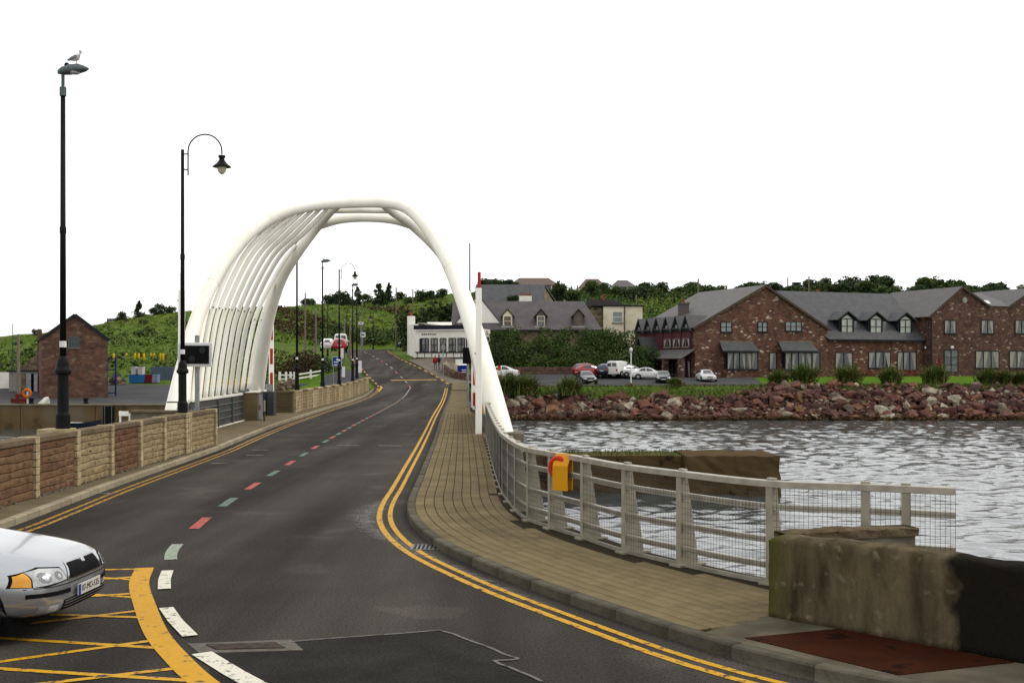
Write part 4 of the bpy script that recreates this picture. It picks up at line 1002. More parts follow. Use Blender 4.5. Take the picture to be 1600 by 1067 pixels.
# ---------------------------------------------------------------- left wall: moulded stone panels between pillars
BRN = palette_mat('brown_moulded_stone', [(0.175, 0.098, 0.056), (0.158, 0.088, 0.05), (0.192, 0.112, 0.062)], bump=0.35, bscale=16, noise=0.22, nscale=6)
BGE = palette_mat('beige_moulded_stone', [(0.32, 0.245, 0.14), (0.295, 0.222, 0.125), (0.345, 0.268, 0.158)], bump=0.35, bscale=16, noise=0.20, nscale=6)
PIL = palette_mat('pale_moulded_pillar', [(0.44, 0.355, 0.21), (0.40, 0.325, 0.19), (0.47, 0.38, 0.235)], bump=0.5, bscale=14, noise=0.22, nscale=4)
DARKJ = mat('dark_joint', (0.03, 0.022, 0.014), (0.045, 0.034, 0.02), scale=9, rough=.95)
COPB = mat('brown_coping', (0.135, 0.098, 0.062), (0.20, 0.155, 0.10), scale=2.5, rough=.9, bump=.4, bscale=20)
W0, W1 = Vector((-9.05, 15.5, 0)), Vector((-9.5, 36.5, 0)); wd_ = (W1 - W0).normalized(); wang = math.atan2(wd_.y, wd_.x)
lw = thing('panel_wall', 'long wall of brown and beige moulded stone panels between pale pillars, left of the road', 'wall', (W0.x, W0.y, 0.12), wang)
PB = [0.0, 2.1, 4.2, 6.4, 8.6, 10.8, 13.0, 15.1, 17.5, 20.85]
WH = 1.05
rn = random.Random(4)
def course_edge(seed, Lx, n=14):
    r2 = random.Random(seed); ph = [r2.uniform(0, 6.28) for _ in range(3)]
    return [0.010 * math.sin(2.6 * Lx * k / n + ph[0]) + 0.007 * math.sin(7 * k / n * Lx + ph[1]) for k in range(n + 1)]
def panel(x0, x1, material, seed, parent, NCRS=7):
    Lx = x1 - x0; hc = WH / NCRS; n = 14
    edges = [course_edge(seed * 31 + r_, Lx) for r_ in range(NCRS + 1)]; edges[0] = [0] * (n + 1); edges[-1] = [0] * (n + 1)
    for r_ in range(NCRS):
        mb = MB(); vs = []
        for k in range(n + 1):
            x = x0 + Lx * k / n; zl = r_ * hc + edges[r_][k] + 0.005; zh = (r_ + 1) * hc + edges[r_ + 1][k] - 0.005; zm = (zl + zh) / 2; c = 0.012
            j = rn.uniform(-.004, .005)
            vs += [(x, 0.05, zl), (x, 0.0, zl), (x, -0.012 + j, zl + c), (x, -0.018 + j, zm), (x, -0.012 + j, zh - c), (x, 0.0, zh), (x, 0.05, zh)]
        fs = [(7 * k + q_, 7 * k + 7 + q_, 7 * k + 8 + q_, 7 * k + 1 + q_) for k in range(n) for q_ in range(6)]
        mb.add(vs, fs); o = mb.build('stone_course', material, parent, world=False, smooth=False)
        # small tooled chips in the face
        for _ in range(3):
            if rn.random() < 0.75:
                xx = rn.uniform(x0 + .2, x1 - .2); zz = r_ * hc + hc * rn.uniform(.4, .65)
                for q_ in range(2): mbc = MB(); mbc.add([(xx + q_ * .06, -0.021, zz + .022), (xx + .012 + q_ * .06, -0.021, zz + .024), (xx + .05 + q_ * .06, -0.021, zz - .015), (xx + .035 + q_ * .06, -0.021, zz - .018)], [(0, 3, 2, 1)]); mbc.build('tool_mark', DARKJ, o, world=False, fix=False)
# the wall's local +x runs away along the wall, its visible face is local -y (towards the road)
mb = MB(); mb.box((10.42, 0.16, WH / 2 - .02), (20.7, 0.24, WH)); mb.build('core', DARKJ, lw, world=False)
mats_ = [BGE, BRN, BRN, BRN, BGE, BRN, BGE, BGE, BGE]
for i, (a, b) in enumerate(zip(PB, PB[1:])):
    a2, b2 = a + 0.10, b - 0.10
    if i == 7: b2 = b - .30
    if i == 8: a2 = a + 0.32
    panel(a2, b2, mats_[i], i + 3, lw)
    mb = MB(); mb.box(((a2 + b2) / 2, 0.13, WH + 0.055), (b2 - a2 + 0.0, 0.36, 0.11)); mb.build('coping', COPB, lw, world=False, bevel=0.015)
for i, x in enumerate(PB):
    wds = [(0, 0.19)] if i != 8 else [(-0.2, 0.19), (0.03, 0.2), (0.25, .14)]
    for dx, ww in wds:
        for r_ in range(8):
            h = (WH + 0.13) / 8; mb = MB(); mb.box((x + dx, 0.10, r_ * h + h / 2), (ww + rn.uniform(-.008, .008), 0.36, h - 0.012)); mb.build('pillar_block', PIL, lw, world=False, bevel=0.01)
        mb = MB(); mb.box((x + dx, 0.12, (WH + .1) / 2), (ww - .03, 0.30, WH + .08)); mb.build('pillar_core', DARKJ, lw, world=False)
# plinth stones under the panels
mb = MB(); rn2 = random.Random(8)
for _ in range(130): x = rn2.uniform(0, 20.6); s_ = rn2.uniform(.03, .07); mb.box((x, -0.03 + rn2.uniform(-.03, .02), 0.005), (s_ * 1.6, s_, s_), rn2.uniform(0, 3))
tag(mb.build('loose_mortar', CONC, lw, world=False), None, None, kind='stuff')
# lamp base pad behind the wall top
def wpos(x, y, z): return Vector((W0.x + math.cos(wang) * x - math.sin(wang) * y, W0.y + math.sin(wang) * x + math.cos(wang) * y, 0.12 + z))
lb = wpos(8.45, 0.28, 0)
mb = MB(); mb.box((8.35, 0.30, WH / 2 + .08), (0.62, 0.6, WH + 0.19)); mb.build('lamp_pad', PIL, lw, world=False, bevel=0.015)
mb = MB(); mb.box((17.6, 0.42, WH / 2 + .02), (0.7, 0.6, WH + 0.1)); mb.build('lamp_pad', COPB, lw, world=False, bevel=0.015)

# low abutment wall and white rail beyond the panel wall
ab = thing('abutment_wall', 'low concrete wall reaching out behind the panel wall end under the arch foot', 'wall', (-11.5, 38, 0))
f_ = [P(206, 0, 39.2).x, -10.7]
mb = MB(); mb.box(((f_[0] + f_[1]) / 2, 39.2, 0.30), (f_[1] - f_[0], 0.3, 1.5)); mb.build('wall_body', CONC, ab, bevel=0.02)
mb = MB(); mb.box(((f_[0] + f_[1]) / 2, 39.2, 1.09), (f_[1] - f_[0] + .1, 0.4, 0.09)); mb.build('coping', COPB, ab, bevel=0.02)
wr = thing('white_railing', 'short white metal hand rail beside the low abutment wall over the harbour', 'railing', (-13.6, 39.2, 0))
a, b = P(188, 641, 39.2), P(208, 642, 39.2)
for x in (a.x, b.x - .12, b.x): mb = MB(); mb.box((x, 39.2, 0.25), (0.05, 0.05, 1.72)); mb.build('post', WHITEP, wr)
mb = MB(); mb.box(((a.x + b.x) / 2, 39.2, 1.02), (b.x - a.x + .08, 0.07, 0.16)); mb.build('rail', WHITEP, wr)

# far left wall beyond the bridge and its return
fw = thing('far_panel_wall', 'curving beige block wall with pale pillars left of the road beyond the arch', 'wall', (-12, 80, 0))
FWL = smooth_pts([(-11.95, 62.3, 0), (-12.3, 72, 0), (-12.62, 82, 0), (-13.0, 94, 0), (-13.3, 104.3, 0)], 8); rs = resample(FWL, 2.2)
for i, (a, b) in enumerate(zip(rs, rs[1:])):
    z = zr(a.y) + .12; m0 = Vector((0, 0, z + .56))
    mb = MB(); mb.bar(a + m0, b + m0, 0.25, 1.10); mb.build('panel', BGE if i % 3 else PIL, fw)
    mb = MB(); mb.bar(a + Vector((0, 0, z + 1.15)), b + Vector((0, 0, z + 1.15)), 0.36, 0.09); mb.build('coping', COPB if i % 2 else PIL, fw)
    for r_ in range(1, 6): mb = MB(); mb.bar(a + Vector((.128, 0, z + r_ * .185)), b + Vector((.128, 0, z + r_ * .185)), 0.01, 0.018); mb.build('joint', DARKJ, fw)
    mb = MB(); mb.box((a.x, a.y, z + .6), (0.32, 0.2, 1.22)); mb.build('pillar', PIL, fw, bevel=.01)
mb = MB(); e = rs[-1]; mb.box((e.x, e.y, zr(e.y) + .72), (0.34, 0.24, 1.22)); mb.build('pillar', PIL, fw)
mb = MB(); mb.box((-12.75, 62.0, 0.67), (1.65, 0.28, 1.12)); mb.build('return_panel', mat('brown_return_panel', (0.15, 0.115, 0.065), (0.12, 0.09, 0.05), scale=2, stretch=(1, 1, 6), rough=.9), fw)
for r_ in range(1, 7): mb = MB(); mb.box((-12.75, 61.855, 0.12 + r_ * .165), (1.6, 0.012, 0.016)); mb.build('joint', DARKJ, fw)
mb = MB(); mb.box((-12.75, 62.0, 1.27), (1.75, 0.36, 0.08)); mb.build('coping', COPB, fw)

# ---------------------------------------------------------------- lamp posts
def lamp_pole(t, h, r0=0.115, scale=1.0):
    mb = MB(); mb.lathe([(r0 * 1.28, 0), (r0 * 1.28, 0.28), (r0 * 1.05, 0.34), (r0 * 1.0, 0.36), (r0 * .98, 1.12)], n=18); mb.build('base', BLACKP, t, world=False, smooth=False)
    mb = MB(); mb.lathe([(r0 * 1.0, 1.12), (r0 * 1.48, 1.16), (r0 * 1.5, 1.22), (r0 * 1.15, 1.29), (r0 * 1.08, 1.38), (r0 * 0.9, 1.45), (0.062, 1.52)], n=18); mb.build('collar', BLACKP, t, world=False)
    mb = MB(); mb.lathe([(0.066, 1.5), (0.058, h * .58), (0.068, h * .585), (0.068, h * .6), (0.055, h * .605), (0.048, h)], n=14); mb.build('shaft', BLACKP, t, world=False, smooth=True)
    mb = MB(); mb.lathe([(0.069, 1.70), (0.069, 1.83)], n=14); mb.build('label_band', WHITE, t, world=False)
def head_lamp(name, label, loc, h, rz=0.0):
    t = thing(name, label, 'street lamp', loc, rz, 'tall flat-headed lamp posts'); lamp_pole(t, h - .45)
    mb = MB(); mb.lathe([(0.07, h - .50), (0.07, h - .32), (0.035, h - .3), (0.035, h + .02)], n=12); mb.build('bracket', GREYP, t, world=False)
    pts = []; hd = MB()
    secs = [(-.10, .05, .05), (-.02, .11, .09), (.15, .14, .12), (.32, .15, .11), (.46, .11, .06), (.54, .02, .015)]
    vs = []; n = 12
    for x, w_, hh in secs:
        for k in range(n):
            a_ = 2 * math.pi * k / n; zz = math.sin(a_) * hh * (1.25 if math.sin(a_) > 0 else .6); vs.append((x, math.cos(a_) * w_, h + zz + x * 0.12))
    fs = [(i * n + k, i * n + (k + 1) % n, (i + 1) * n + (k + 1) % n, (i + 1) * n + k) for i in range(len(secs) - 1) for k in range(n)] + [tuple(range(n - 1, -1, -1)), tuple((len(secs) - 1) * n + k for k in range(n))]
    hd.add(vs, fs); hd.build('head', GREYP, t, world=False, smooth=True)
    mb = MB(); mb.lathe([(0.02, -.05), (0.10, -.03), (0.13, 0)], (.24, 0, h - .005), 14); mb.build('lens', mat('lamp_lens', (0.55, 0.55, 0.52), rough=.15), t, world=False, smooth=True)
    mb = MB(); mb.lathe([(0.045, 0), (0.055, .03), (0.045, .08), (0.015, .10)], (.08, 0, h + .10), 12); mb.build('photocell', BLACK, t, world=False, smooth=True)
    return t
def neck_lamp(name, label, loc, h, rz=0.0, r=0.49):
    t = thing(name, label, 'street lamp', loc, rz, 'curved-neck lamp posts'); lamp_pole(t, h)
    x0 = 0.16; pts = [(x0, 0, h - .75), (x0, 0, h - .05)] + [(x0 + r - r * math.cos(a_), 0, h - .05 + r * math.sin(a_)) for a_ in [math.pi * k / 14 for k in range(1, 15)]] + [(x0 + 2 * r, 0, h - .14)]
    mb = MB(); mb.tube(pts, 0.021, 8); mb.build('neck', BLACKP, t, world=False, smooth=True)
    for z in (h - .13, h - .58): mb = MB(); mb.tube([(0, 0, z), (x0, 0, z)], 0.018, 8); mb.build('bracket', BLACKP, t, world=False)
    c = (x0 + 2 * r, 0, h - .14)
    mb = MB(); mb.lathe([(0.05, -.02), (0.105, -.03), (0.10, -.09), (0.07, -.12), (0.09, -.18), (0.15, -.26), (0.26, -.35), (0.27, -.37), (0.13, -.355)], c, 18); mb.build('hood', BLACKP, t, world=False, smooth=True)
    mb = MB(); mb.lathe([(0.135, -.36), (0.135, -.42), (0.11, -.50), (0.06, -.56), (0.01, -.585)], c, 16); mb.build('globe', mat('lamp_globe', (0.62, 0.56, 0.42), rough=.15), t, world=False, smooth=True)
    return t
b0 = wpos(8.35, 0.17, WH + 0.175); head_lamp('street_lamp', 'tall black flat-headed lamp post on the panel wall, a gull on its head', (b0.x, b0.y, b0.z), P(0, 113, b0.y).z - b0.z)
b1 = wpos(17.55, 0.13, WH + .13); neck_lamp('street_lamp', 'black curved-neck lamp post on the panel wall in front of the signal board', (b1.x, b1.y, b1.z), P(0, 234, b1.y).z - b1.z)
FL = [(464, 63.2, 381, 'h', 'flat-headed black lamp post just inside the arch, half hidden by its left leg'), (504, 74.0, 409, 'h', 'flat-headed black lamp post second along the far panel wall'),
      (530, 82.5, 421, 'n', 'curved-neck black lamp post standing on the far panel wall'), (551, 94, 446, 'h', 'flat-headed black lamp post fourth along the far panel wall'), (557.5, 101, 458, 'h', 'flat-headed black lamp post near the end of the far panel wall')]
for u, Y, v, k, lab in FL:
    p = P(u, 0, Y); z = zr(Y) + 1.32; (head_lamp if k == 'h' else neck_lamp)('street_lamp', lab, (p.x, Y, z), P(0, v, Y).z - z, 0 if Y < 90 else -.3)
for u, Y, v, lab in ((512, 150, 470, 'distant curved-neck lamp post left of the red car'), (541, 160, 487, 'distant curved-neck lamp post above the white-topped van'), (558, 118, 490, 'distant curved-neck lamp post beside the road past the wall end'), (583, 185, 474, 'farthest curved-neck lamp post at the bend of the road')):
    p = P(u, 0, Y); z = terr(p.x, Y); neck_lamp('street_lamp', lab, (p.x, Y, z), P(0, v, Y).z - z, 0, 0.62)

# gull on the lamp head
gl = thing('gull', 'grey and white gull standing on the nearest tall lamp head', 'gull', (b0.x + .28, b0.y, P(0, 113, b0.y).z + .145))
def body_loft(mb, secs, n=12):
    vs = []
    for (x, y, z, w_, h_) in secs:
        for k in range(n): a_ = 2 * math.pi * k / n; vs.append((x, y + math.cos(a_) * w_, z + math.sin(a_) * h_))
    mb.add(vs, [(i * n + k, i * n + (k + 1) % n, (i + 1) * n + (k + 1) % n, (i + 1) * n + k) for i in range(len(secs) - 1) for k in range(n)] + [tuple(range(n - 1, -1, -1)), tuple((len(secs) - 1) * n + k for k in range(n))])
mb = MB(); body_loft(mb, [(-.13, 0, .11, .012, .012), (-.08, 0, .125, .045, .04), (0, 0, .15, .065, .065), (.05, 0, .175, .055, .062), (.075, 0, .215, .034, .038), (.078, 0, .255, .032, .034), (.09, 0, .275, .03, .03), (.115, 0, .275, .014, .014)]); mb.build('body', mat('gull_white', (0.62, 0.60, 0.56), (0.5, 0.48, 0.45)), gl, world=False, smooth=True)
for s_ in (-1, 1):
    mb = MB(); body_loft(mb, [(-.19, s_ * .02, .10, .006, .008), (-.1, s_ * .045, .135, .014, .03), (0, s_ * .062, .165, .014, .042), (.04, s_ * .05, .18, .006, .02)]); mb.build('wing', mat('gull_grey', (0.22, 0.24, 0.25), (0.3, 0.3, 0.31)), gl, world=False, smooth=True)
    mb = MB(); mb.tube([(0, s_ * .025, .1), (.01, s_ * .025, 0)], .006, 6); mb.build('leg', mat('gull_leg', (0.5, 0.25, 0.2)), gl, world=False)
mb = MB(); mb.tube([(.11, 0, .275), (.16, 0, .262)], [.010, .003], 6); mb.build('beak', mat('beak', (0.5, 0.3, 0.05)), gl, world=False)
mb = MB(); mb.lathe([(0.018, -.018), (0.026, 0), (0.018, .018)], (.083, 0, .287), 10); mb.build('head_cap', mat('gull_cap', (0.07, 0.06, 0.05)), gl, world=False, smooth=True)

# ---------------------------------------------------------------- right railing
ALU = mat('railing_aluminium', (0.48, 0.45, 0.36), (0.36, 0.33, 0.26), scale=6, rough=0.4, metal=0.55)
POSTM = mat('railing_post_paint', (0.37, 0.345, 0.26), (0.28, 0.26, 0.195), scale=4, rough=0.6, metal=.1)
WIRE = mat('mesh_wire', (0.055, 0.058, 0.06), (0.08, 0.08, 0.08), scale=5, rough=0.6)
rl = thing('railing', 'curved metal railing with tapered posts, four rails and wire mesh beside the walkway', 'railing', (2, 15, 0.11))
RP = [p for p in RAILC if p.x < 4.9]
RZ = 0.11
RH = [1.21, 0.94, 0.556, 0.26]
near_rail = [p for p in RP if p.y < 42.5]
for k, h in enumerate(RH):
    mb = MB(); pts = near_rail
    w_, hh = (0.115, 0.075) if k == 0 else (0.06, 0.072)
    L_ = offset2(pts, w_ / 2); R_ = offset2(pts, -w_ / 2); n = len(pts); vs = []
    for a, b in zip(L_, R_): vs += [(a.x, a.y, RZ + h - hh), (a.x, a.y, RZ + h - .006), (a.x * .92 + b.x * .08, a.y * .92 + b.y * .08, RZ + h), (a.x * .08 + b.x * .92, a.y * .08 + b.y * .92, RZ + h), (b.x, b.y, RZ + h - .006), (b.x, b.y, RZ + h - hh)]
    mb.add(vs, [(6 * i + q_, 6 * i + (q_ + 1) % 6, 6 * i + 6 + (q_ + 1) % 6, 6 * i + 6 + q_) for i in range(n - 1) for q_ in range(6)] + [(0, 1, 2, 3, 4, 5), tuple(6 * (n - 1) + q_ for q_ in range(5, -1, -1))])
    mb.build('top_rail' if k == 0 else 'rail', ALU, rl)
def rail_at(u): return min(range(len(RP)), key=lambda k: abs(RP[k].x / RP[k].y * FPX + 800 - u))
near_p = [RP[rail_at(u)] for u in (1490, 1418, 1346, 1208, 1068, 976, 911, 861, 828)]
posts = near_p + resample(RP[rail_at(828):], 1.3)[1:]
for i in range(1, len(posts) - 1):
    p = posts[i]; t = (posts[i + 1] - posts[i - 1]); t.z = 0; t.normalize(); o_ = Vector((t.y, -t.x, 0))       # outward
    if p.y > 42: break
    mb = MB(); vs = []
    for z, d0, d1 in ((0, -.045, .27), (1.15, -.045, .075)):
        for dd, tt in ((d0, -.045), (d1, -.045), (d1, .045), (d0, .045)): q_ = p + o_ * dd + t * tt; vs.append((q_.x, q_.y, RZ + z))
    mb.add(vs, [(0, 3, 2, 1), (4, 5, 6, 7), (0, 1, 5, 4), (1, 2, 6, 5), (2, 3, 7, 6), (3, 0, 4, 7)]); mb.build('post', POSTM, rl, bevel=.006)
    c = p + o_ * .12; mb = MB(); mb.box((c.x, c.y, RZ + .012), (0.2, 0.46, 0.024), math.atan2(t.y, t.x)); mb.build('base_plate', POSTM, rl)
    c = p + o_ * .03; mb = MB(); mb.box((c.x, c.y, RZ + 1.22), (0.10, 0.07, 0.03), math.atan2(t.y, t.x)); mb.build('rail_bracket', ALU, rl)
# wire mesh on the walkway side
fp = offset2([p for p in RP if p.y < 42.5], 0.035)
wires = resample(fp, 0.0525); bay = MB(); nb = 0
for i, p in enumerate(wires):
    bay.bar((p.x, p.y, RZ + .05), (p.x, p.y, RZ + 1.15), 0.0033, 0.0033, up=(1, 0, 0))
    if (i + 1) % 25 == 0 or i == len(wires) - 1:
        seg = wires[max(0, i - 25):i + 1][::4] + [wires[i]]
        for r_ in range(15):
            z = RZ + .06 + r_ * .0765
            for a, b in zip(seg, seg[1:]):
                if (b - a).length > 1e-4: bay.bar((a.x, a.y, z), (b.x, b.y, z), 0.0033, 0.0033)
        tag(bay.build('wire_mesh', WIRE, rl), None, None, kind='stuff'); bay = MB()
bt = offset2([p for p in RP if p.y < 42.5], 0.03); n = len(bt); mb = MB()
for a, b in zip(bt, bt[1:]): mb.bar((a.x, a.y, RZ + .035), (b.x, b.y, RZ + .035), 0.03, 0.05)
mb.build('bottom_rail', ALU, rl)
# bridge part of the right rail
rb = thing('bridge_railing', 'grey mesh railing along the right side of the bridge beyond the white boom', 'railing', (-1.4, 52, .12))
pp = [Vector((-.94, 42.6, 0)), Vector((-1.35, 52, 0)), Vector((-1.75, 60, 0)), Vector((-2.5, 80, 0)), Vector((-3.6, 108, 0))]
for h in (0.3, .6, .9, 1.2):
    mb = MB()
    for a, b in zip(pp, pp[1:]): mb.bar((a.x, a.y, zr(a.y) + .12 + h), (b.x, b.y, zr(b.y) + .12 + h), 0.07, 0.06)
    mb.build('rail', ALU if h < 1.1 else WHITEP, rb)
for p in resample(pp, 2.2): mb = MB(); mb.box((p.x + .1, p.y, zr(p.y) + .7), (0.22, .09, 1.16)); mb.build('post', POSTM, rb)
mb = MB()
for a, b in zip(pp[:3], pp[1:3]): mb.bar((a.x - .05, a.y, .72), (b.x - .05, b.y, .72), 0.02, 1.1)
mb.build('mesh_screen', GRP, rb)
# lifebuoy boxes
LBY = mat('lifebuoy_yellow', (0.72, 0.33, 0.008), (0.66, 0.29, 0.008), scale=2, rough=.45); ORG = mat('lifebuoy_orange', (0.62, 0.035, 0.008), (0.5, 0.03, 0.008), scale=2, rough=.5)
def lifebuoy(label, loc, rz):
    t = thing('lifebuoy_box', label, 'lifebuoy', loc, rz); t.scale = (.78, .78, .8)
    pr = [(0, -.56), (0.235, -.56), (0.235, -.10), (0.0, .06)]
    prof = [(0.0, -.58), (0.20, -.58), (0.20, -.12), (0.02, .05), (0, .05)]
    mb = MB(); mb.extr([(-.012, -y, z) for y, z in prof], (0.024, 0, 0)); 
    mb = MB(); W_ = .33
    # hooded holder: front face, sloped top, back plate
    mb.extr([(-W_ / 2, -.20, -.62), (W_ / 2, -.20, -.62), (W_ / 2, -.20, -.16), (-W_ / 2, -.20, -.16)], (0, .018, 0))
    mb.extr([(-W_ / 2, -.20, -.16), (W_ / 2, -.20, -.16), (W_ / 2, -.05, .06), (-W_ / 2, -.05, .06)], (0, .02, -.005))
    mb.extr([(-W_ / 2, 0, -.62), (W_ / 2, 0, -.62), (W_ / 2, 0, .06), (-W_ / 2, 0, .06)], (0, .018, 0)); mb.build('housing', LBY, t, world=False)
    mb = MB(); mb.extr([(-W_ / 2 + .01, -.18, -.60), (-W_ / 2 + .01, -.002, -.60), (-W_ / 2 + .01, -.002, -.46), (-W_ / 2 + .01, -.18, -.46)], (.03, 0, 0)); mb.build('side_panel', mat('box_side', (0.30, 0.19, 0.05), (0.24, 0.15, 0.04)), t, world=False)
    mb = MB(); ring = [(math.cos(a_) * .16 - .10, -.09, -.20 + math.sin(a_) * .17) for a_ in [2 * math.pi * k / 24 for k in range(25)]]; mb.tube(ring, 0.058, 10, cap=False); mb.build('ring', ORG, t, world=False, smooth=True)
    mb = MB(); mb.box((-W_ / 2 - .002, -.10, -.53), (.006, .07, .08)); mb.build('notice', WHITE, t, world=False)
    mb = MB(); mb.tube([(-.2, -.1, -.02), (-.23, -.11, -.25), (-.2, -.1, -.42)], .008, 6); mb.build('rope', mat('rope', (0.5, 0.42, 0.3)), t, world=False)
    return t
pb = min(RP, key=lambda q_: abs((q_.x / q_.y * FPX + 800) - 886)); lifebuoy('yellow lifebuoy holder with orange ring hung on the near railing', (pb.x - .03, pb.y - .06, RZ + 1.17), R(-32))
lifebuoy('small yellow lifebuoy holder on the railing behind the white boom', (-.98, 44.2, 1.3), R(-70))

# ---------------------------------------------------------------- old pier in the water
pr = thing('concrete_pier', 'weathered concrete pier in the water with grass growing on its top', 'pier', (6, 49, -3))
PIERM = mat('pier_concrete', (0.095, 0.068, 0.035), (0.03, 0.022, 0.013), scale=0.9, rough=.95, bump=.8, bscale=5, c3=(0.085, 0.055, 0.025), detail=9, stretch=(1, 1, .5))
def rough_box(name, c, d, seed, material, parent, taper=.97):
    bm = bmesh.new(); bmesh.ops.create_cube(bm, size=1); bmesh.ops.subdivide_edges(bm, edges=bm.edges, cuts=9, use_grid_fill=True); r2 = random.Random(seed)
    for v in bm.verts:
        t = taper if v.co.z > 0.49 else lerp(1, taper, v.co.z + .5); v.co = Vector((v.co.x * d[0] * t + c[0] + r2.uniform(-.04, .04), v.co.y * d[1] * t + c[1] + r2.uniform(-.05, .05), v.co.z * d[2] + c[2] + r2.uniform(-.035, .035)))
    me = bpy.data.meshes.new(name); off = wloc(parent)
    for v in bm.verts: v.co -= off
    bm.to_mesh(me); bm.free(); return mk(name, me, material, parent)
rough_box('pier_head', (9.1, 48.6, -2.55), (4.0, 3.4, 3.0), 1, PIERM, pr)
rough_box('pier_body', (3.0, 48.9, -2.62), (8.4, 2.6, 3.0), 2, PIERM, pr)
rn = random.Random(3); mb = MB()
for _ in range(1500):
    x = rn.uniform(-1, 7.6); y = rn.uniform(47.7, 50.1); h = rn.uniform(.05, .2) * (1.4 if rn.random() < .2 else 1); a_ = rn.uniform(0, 6.28); mb.cur = rn.random(); p = Vector((x, y, -1.15))
    w_ = .03; q_ = Vector((math.cos(a_), math.sin(a_), 0)); mb.add([p - q_ * w_, p + q_ * w_, p + q_ * (w_ * .3) + Vector((rn.uniform(-.08, .08), rn.uniform(-.08, .08), h))], [(0, 1, 2)])
o = mb.build('grass', GRASSM, pr, attr=True, fix=False); o['kind'] = 'stuff'
mb = MB(); mb.box((3.0, 48.9, -1.13), (8.2, 2.3, 0.08)); mb.build('turf', mat('turf', (0.07, 0.085, 0.018), (0.10, 0.08, 0.03), scale=2, bump=.6), pr, bevel=.03)

# ---------------------------------------------------------------- buildings
def rubble(name, cols, sx=2.6, sz=5.6, joint=(0.085, 0.06, 0.045)):
    cols = [(p_, tuple(x * 1.0 for x in c)) for p_, c in cols]
    m = bpy.data.materials.new(name); m.use_nodes = True; n = m.node_tree.nodes; l = m.node_tree.links; b = n['Principled BSDF']
    b.inputs['Roughness'].default_value = 0.92; b.inputs['Specular IOR Level'].default_value = 0.15
    t = n.new('ShaderNodeTexCoord'); mpn = n.new('ShaderNodeMapping'); mpn.inputs['Scale'].default_value = (sx, sx, sz); l.new(t.outputs['Object'], mpn.inputs['Vector'])
    v = n.new('ShaderNodeTexVoronoi'); v.inputs['Scale'].default_value = 1.0; l.new(mpn.outputs['Vector'], v.inputs['Vector'])
    s = n.new('ShaderNodeSeparateColor'); l.new(v.outputs['Color'], s.inputs['Color'])
    r_ = n.new('ShaderNodeValToRGB'); r_.color_ramp.interpolation = 'CONSTANT'; e = r_.color_ramp.elements
    e[0].position = 0; e[0].color = (*cols[0][1], 1); e[1].position = cols[1][0]; e[1].color = (*cols[1][1], 1)
    for p_, c in cols[2:]: x = r_.color_ramp.elements.new(p_); x.color = (*c, 1)
    l.new(s.outputs['Red'], r_.inputs['Fac'])
    v2 = n.new('ShaderNodeTexVoronoi'); v2.feature = 'DISTANCE_TO_EDGE'; l.new(mpn.outputs['Vector'], v2.inputs['Vector'])
    mr = n.new('ShaderNodeMapRange'); mr.inputs['From Max'].default_value = 0.09; l.new(v2.outputs['Distance'], mr.inputs['Value'])
    mx_ = n.new('ShaderNodeMixRGB'); mx_.inputs['Color1'].default_value = (*joint, 1); l.new(r_.outputs['Color'], mx_.inputs['Color2']); l.new(mr.outputs['Result'], mx_.inputs['Fac'])
    no = n.new('ShaderNodeTexNoise'); no.inputs['Scale'].default_value = 1.1; no.inputs['Detail'].default_value = 6; l.new(t.outputs['Object'], no.inputs['Vector'])
    mr2 = n.new('ShaderNodeMapRange'); mr2.inputs['From Min'].default_value = .3; mr2.inputs['From Max'].default_value = .7; mr2.inputs['To Min'].default_value = .7; mr2.inputs['To Max'].default_value = 1.3; l.new(no.outputs['Fac'], mr2.inputs['Value'])
    hv = n.new('ShaderNodeHueSaturation'); l.new(mx_.outputs['Color'], hv.inputs['Color']); l.new(mr2.outputs['Result'], hv.inputs['Value']); l.new(hv.outputs['Color'], b.inputs['Base Color'])
    bp = n.new('ShaderNodeBump'); bp.inputs['Strength'].default_value = .7; bp.inputs['Distance'].default_value = .05; l.new(mr.outputs['Result'], bp.inputs['Height']); l.new(bp.outputs['Normal'], b.inputs['Normal'])
    MATS[name] = m; return m
HST = rubble('red_rubble_stone', [(0, (0.105, 0.046, 0.032)), (.2, (0.135, 0.058, 0.038)), (.42, (0.085, 0.04, 0.032)), (.6, (0.155, 0.072, 0.045)), (.78, (0.115, 0.06, 0.045)), (.89, (0.20, 0.135, 0.085)), (.955, (0.42, 0.36, 0.28))])
HST2 = rubble('dark_red_rubble_stone', [(0, (0.082, 0.04, 0.032)), (.25, (0.105, 0.05, 0.038)), (.5, (0.07, 0.037, 0.032)), (.7, (0.125, 0.064, 0.045)), (.9, (0.17, 0.115, 0.075)), (.965, (0.36, 0.31, 0.24))])
WST = rubble('warehouse_stone', [(0, (0.115, 0.055, 0.035)), (.25, (0.085, 0.042, 0.03)), (.5, (0.14, 0.072, 0.045)), (.75, (0.10, 0.06, 0.045)), (.92, (0.17, 0.12, 0.08))], 2.3, 4.6)
GST = rubble('buff_rubble_stone', [(0, (0.20, 0.155, 0.10)), (.3, (0.15, 0.11, 0.07)), (.6, (0.25, 0.2, 0.13)), (.85, (0.12, 0.09, 0.06))], 1.5, 3.0)
LOWST = rubble('low_wall_stone', [(0, (0.11, 0.06, 0.045)), (.4, (0.15, 0.085, 0.06)), (.7, (0.08, 0.05, 0.04)), (.9, (0.2, 0.15, 0.11))], 2.0, 4.0)
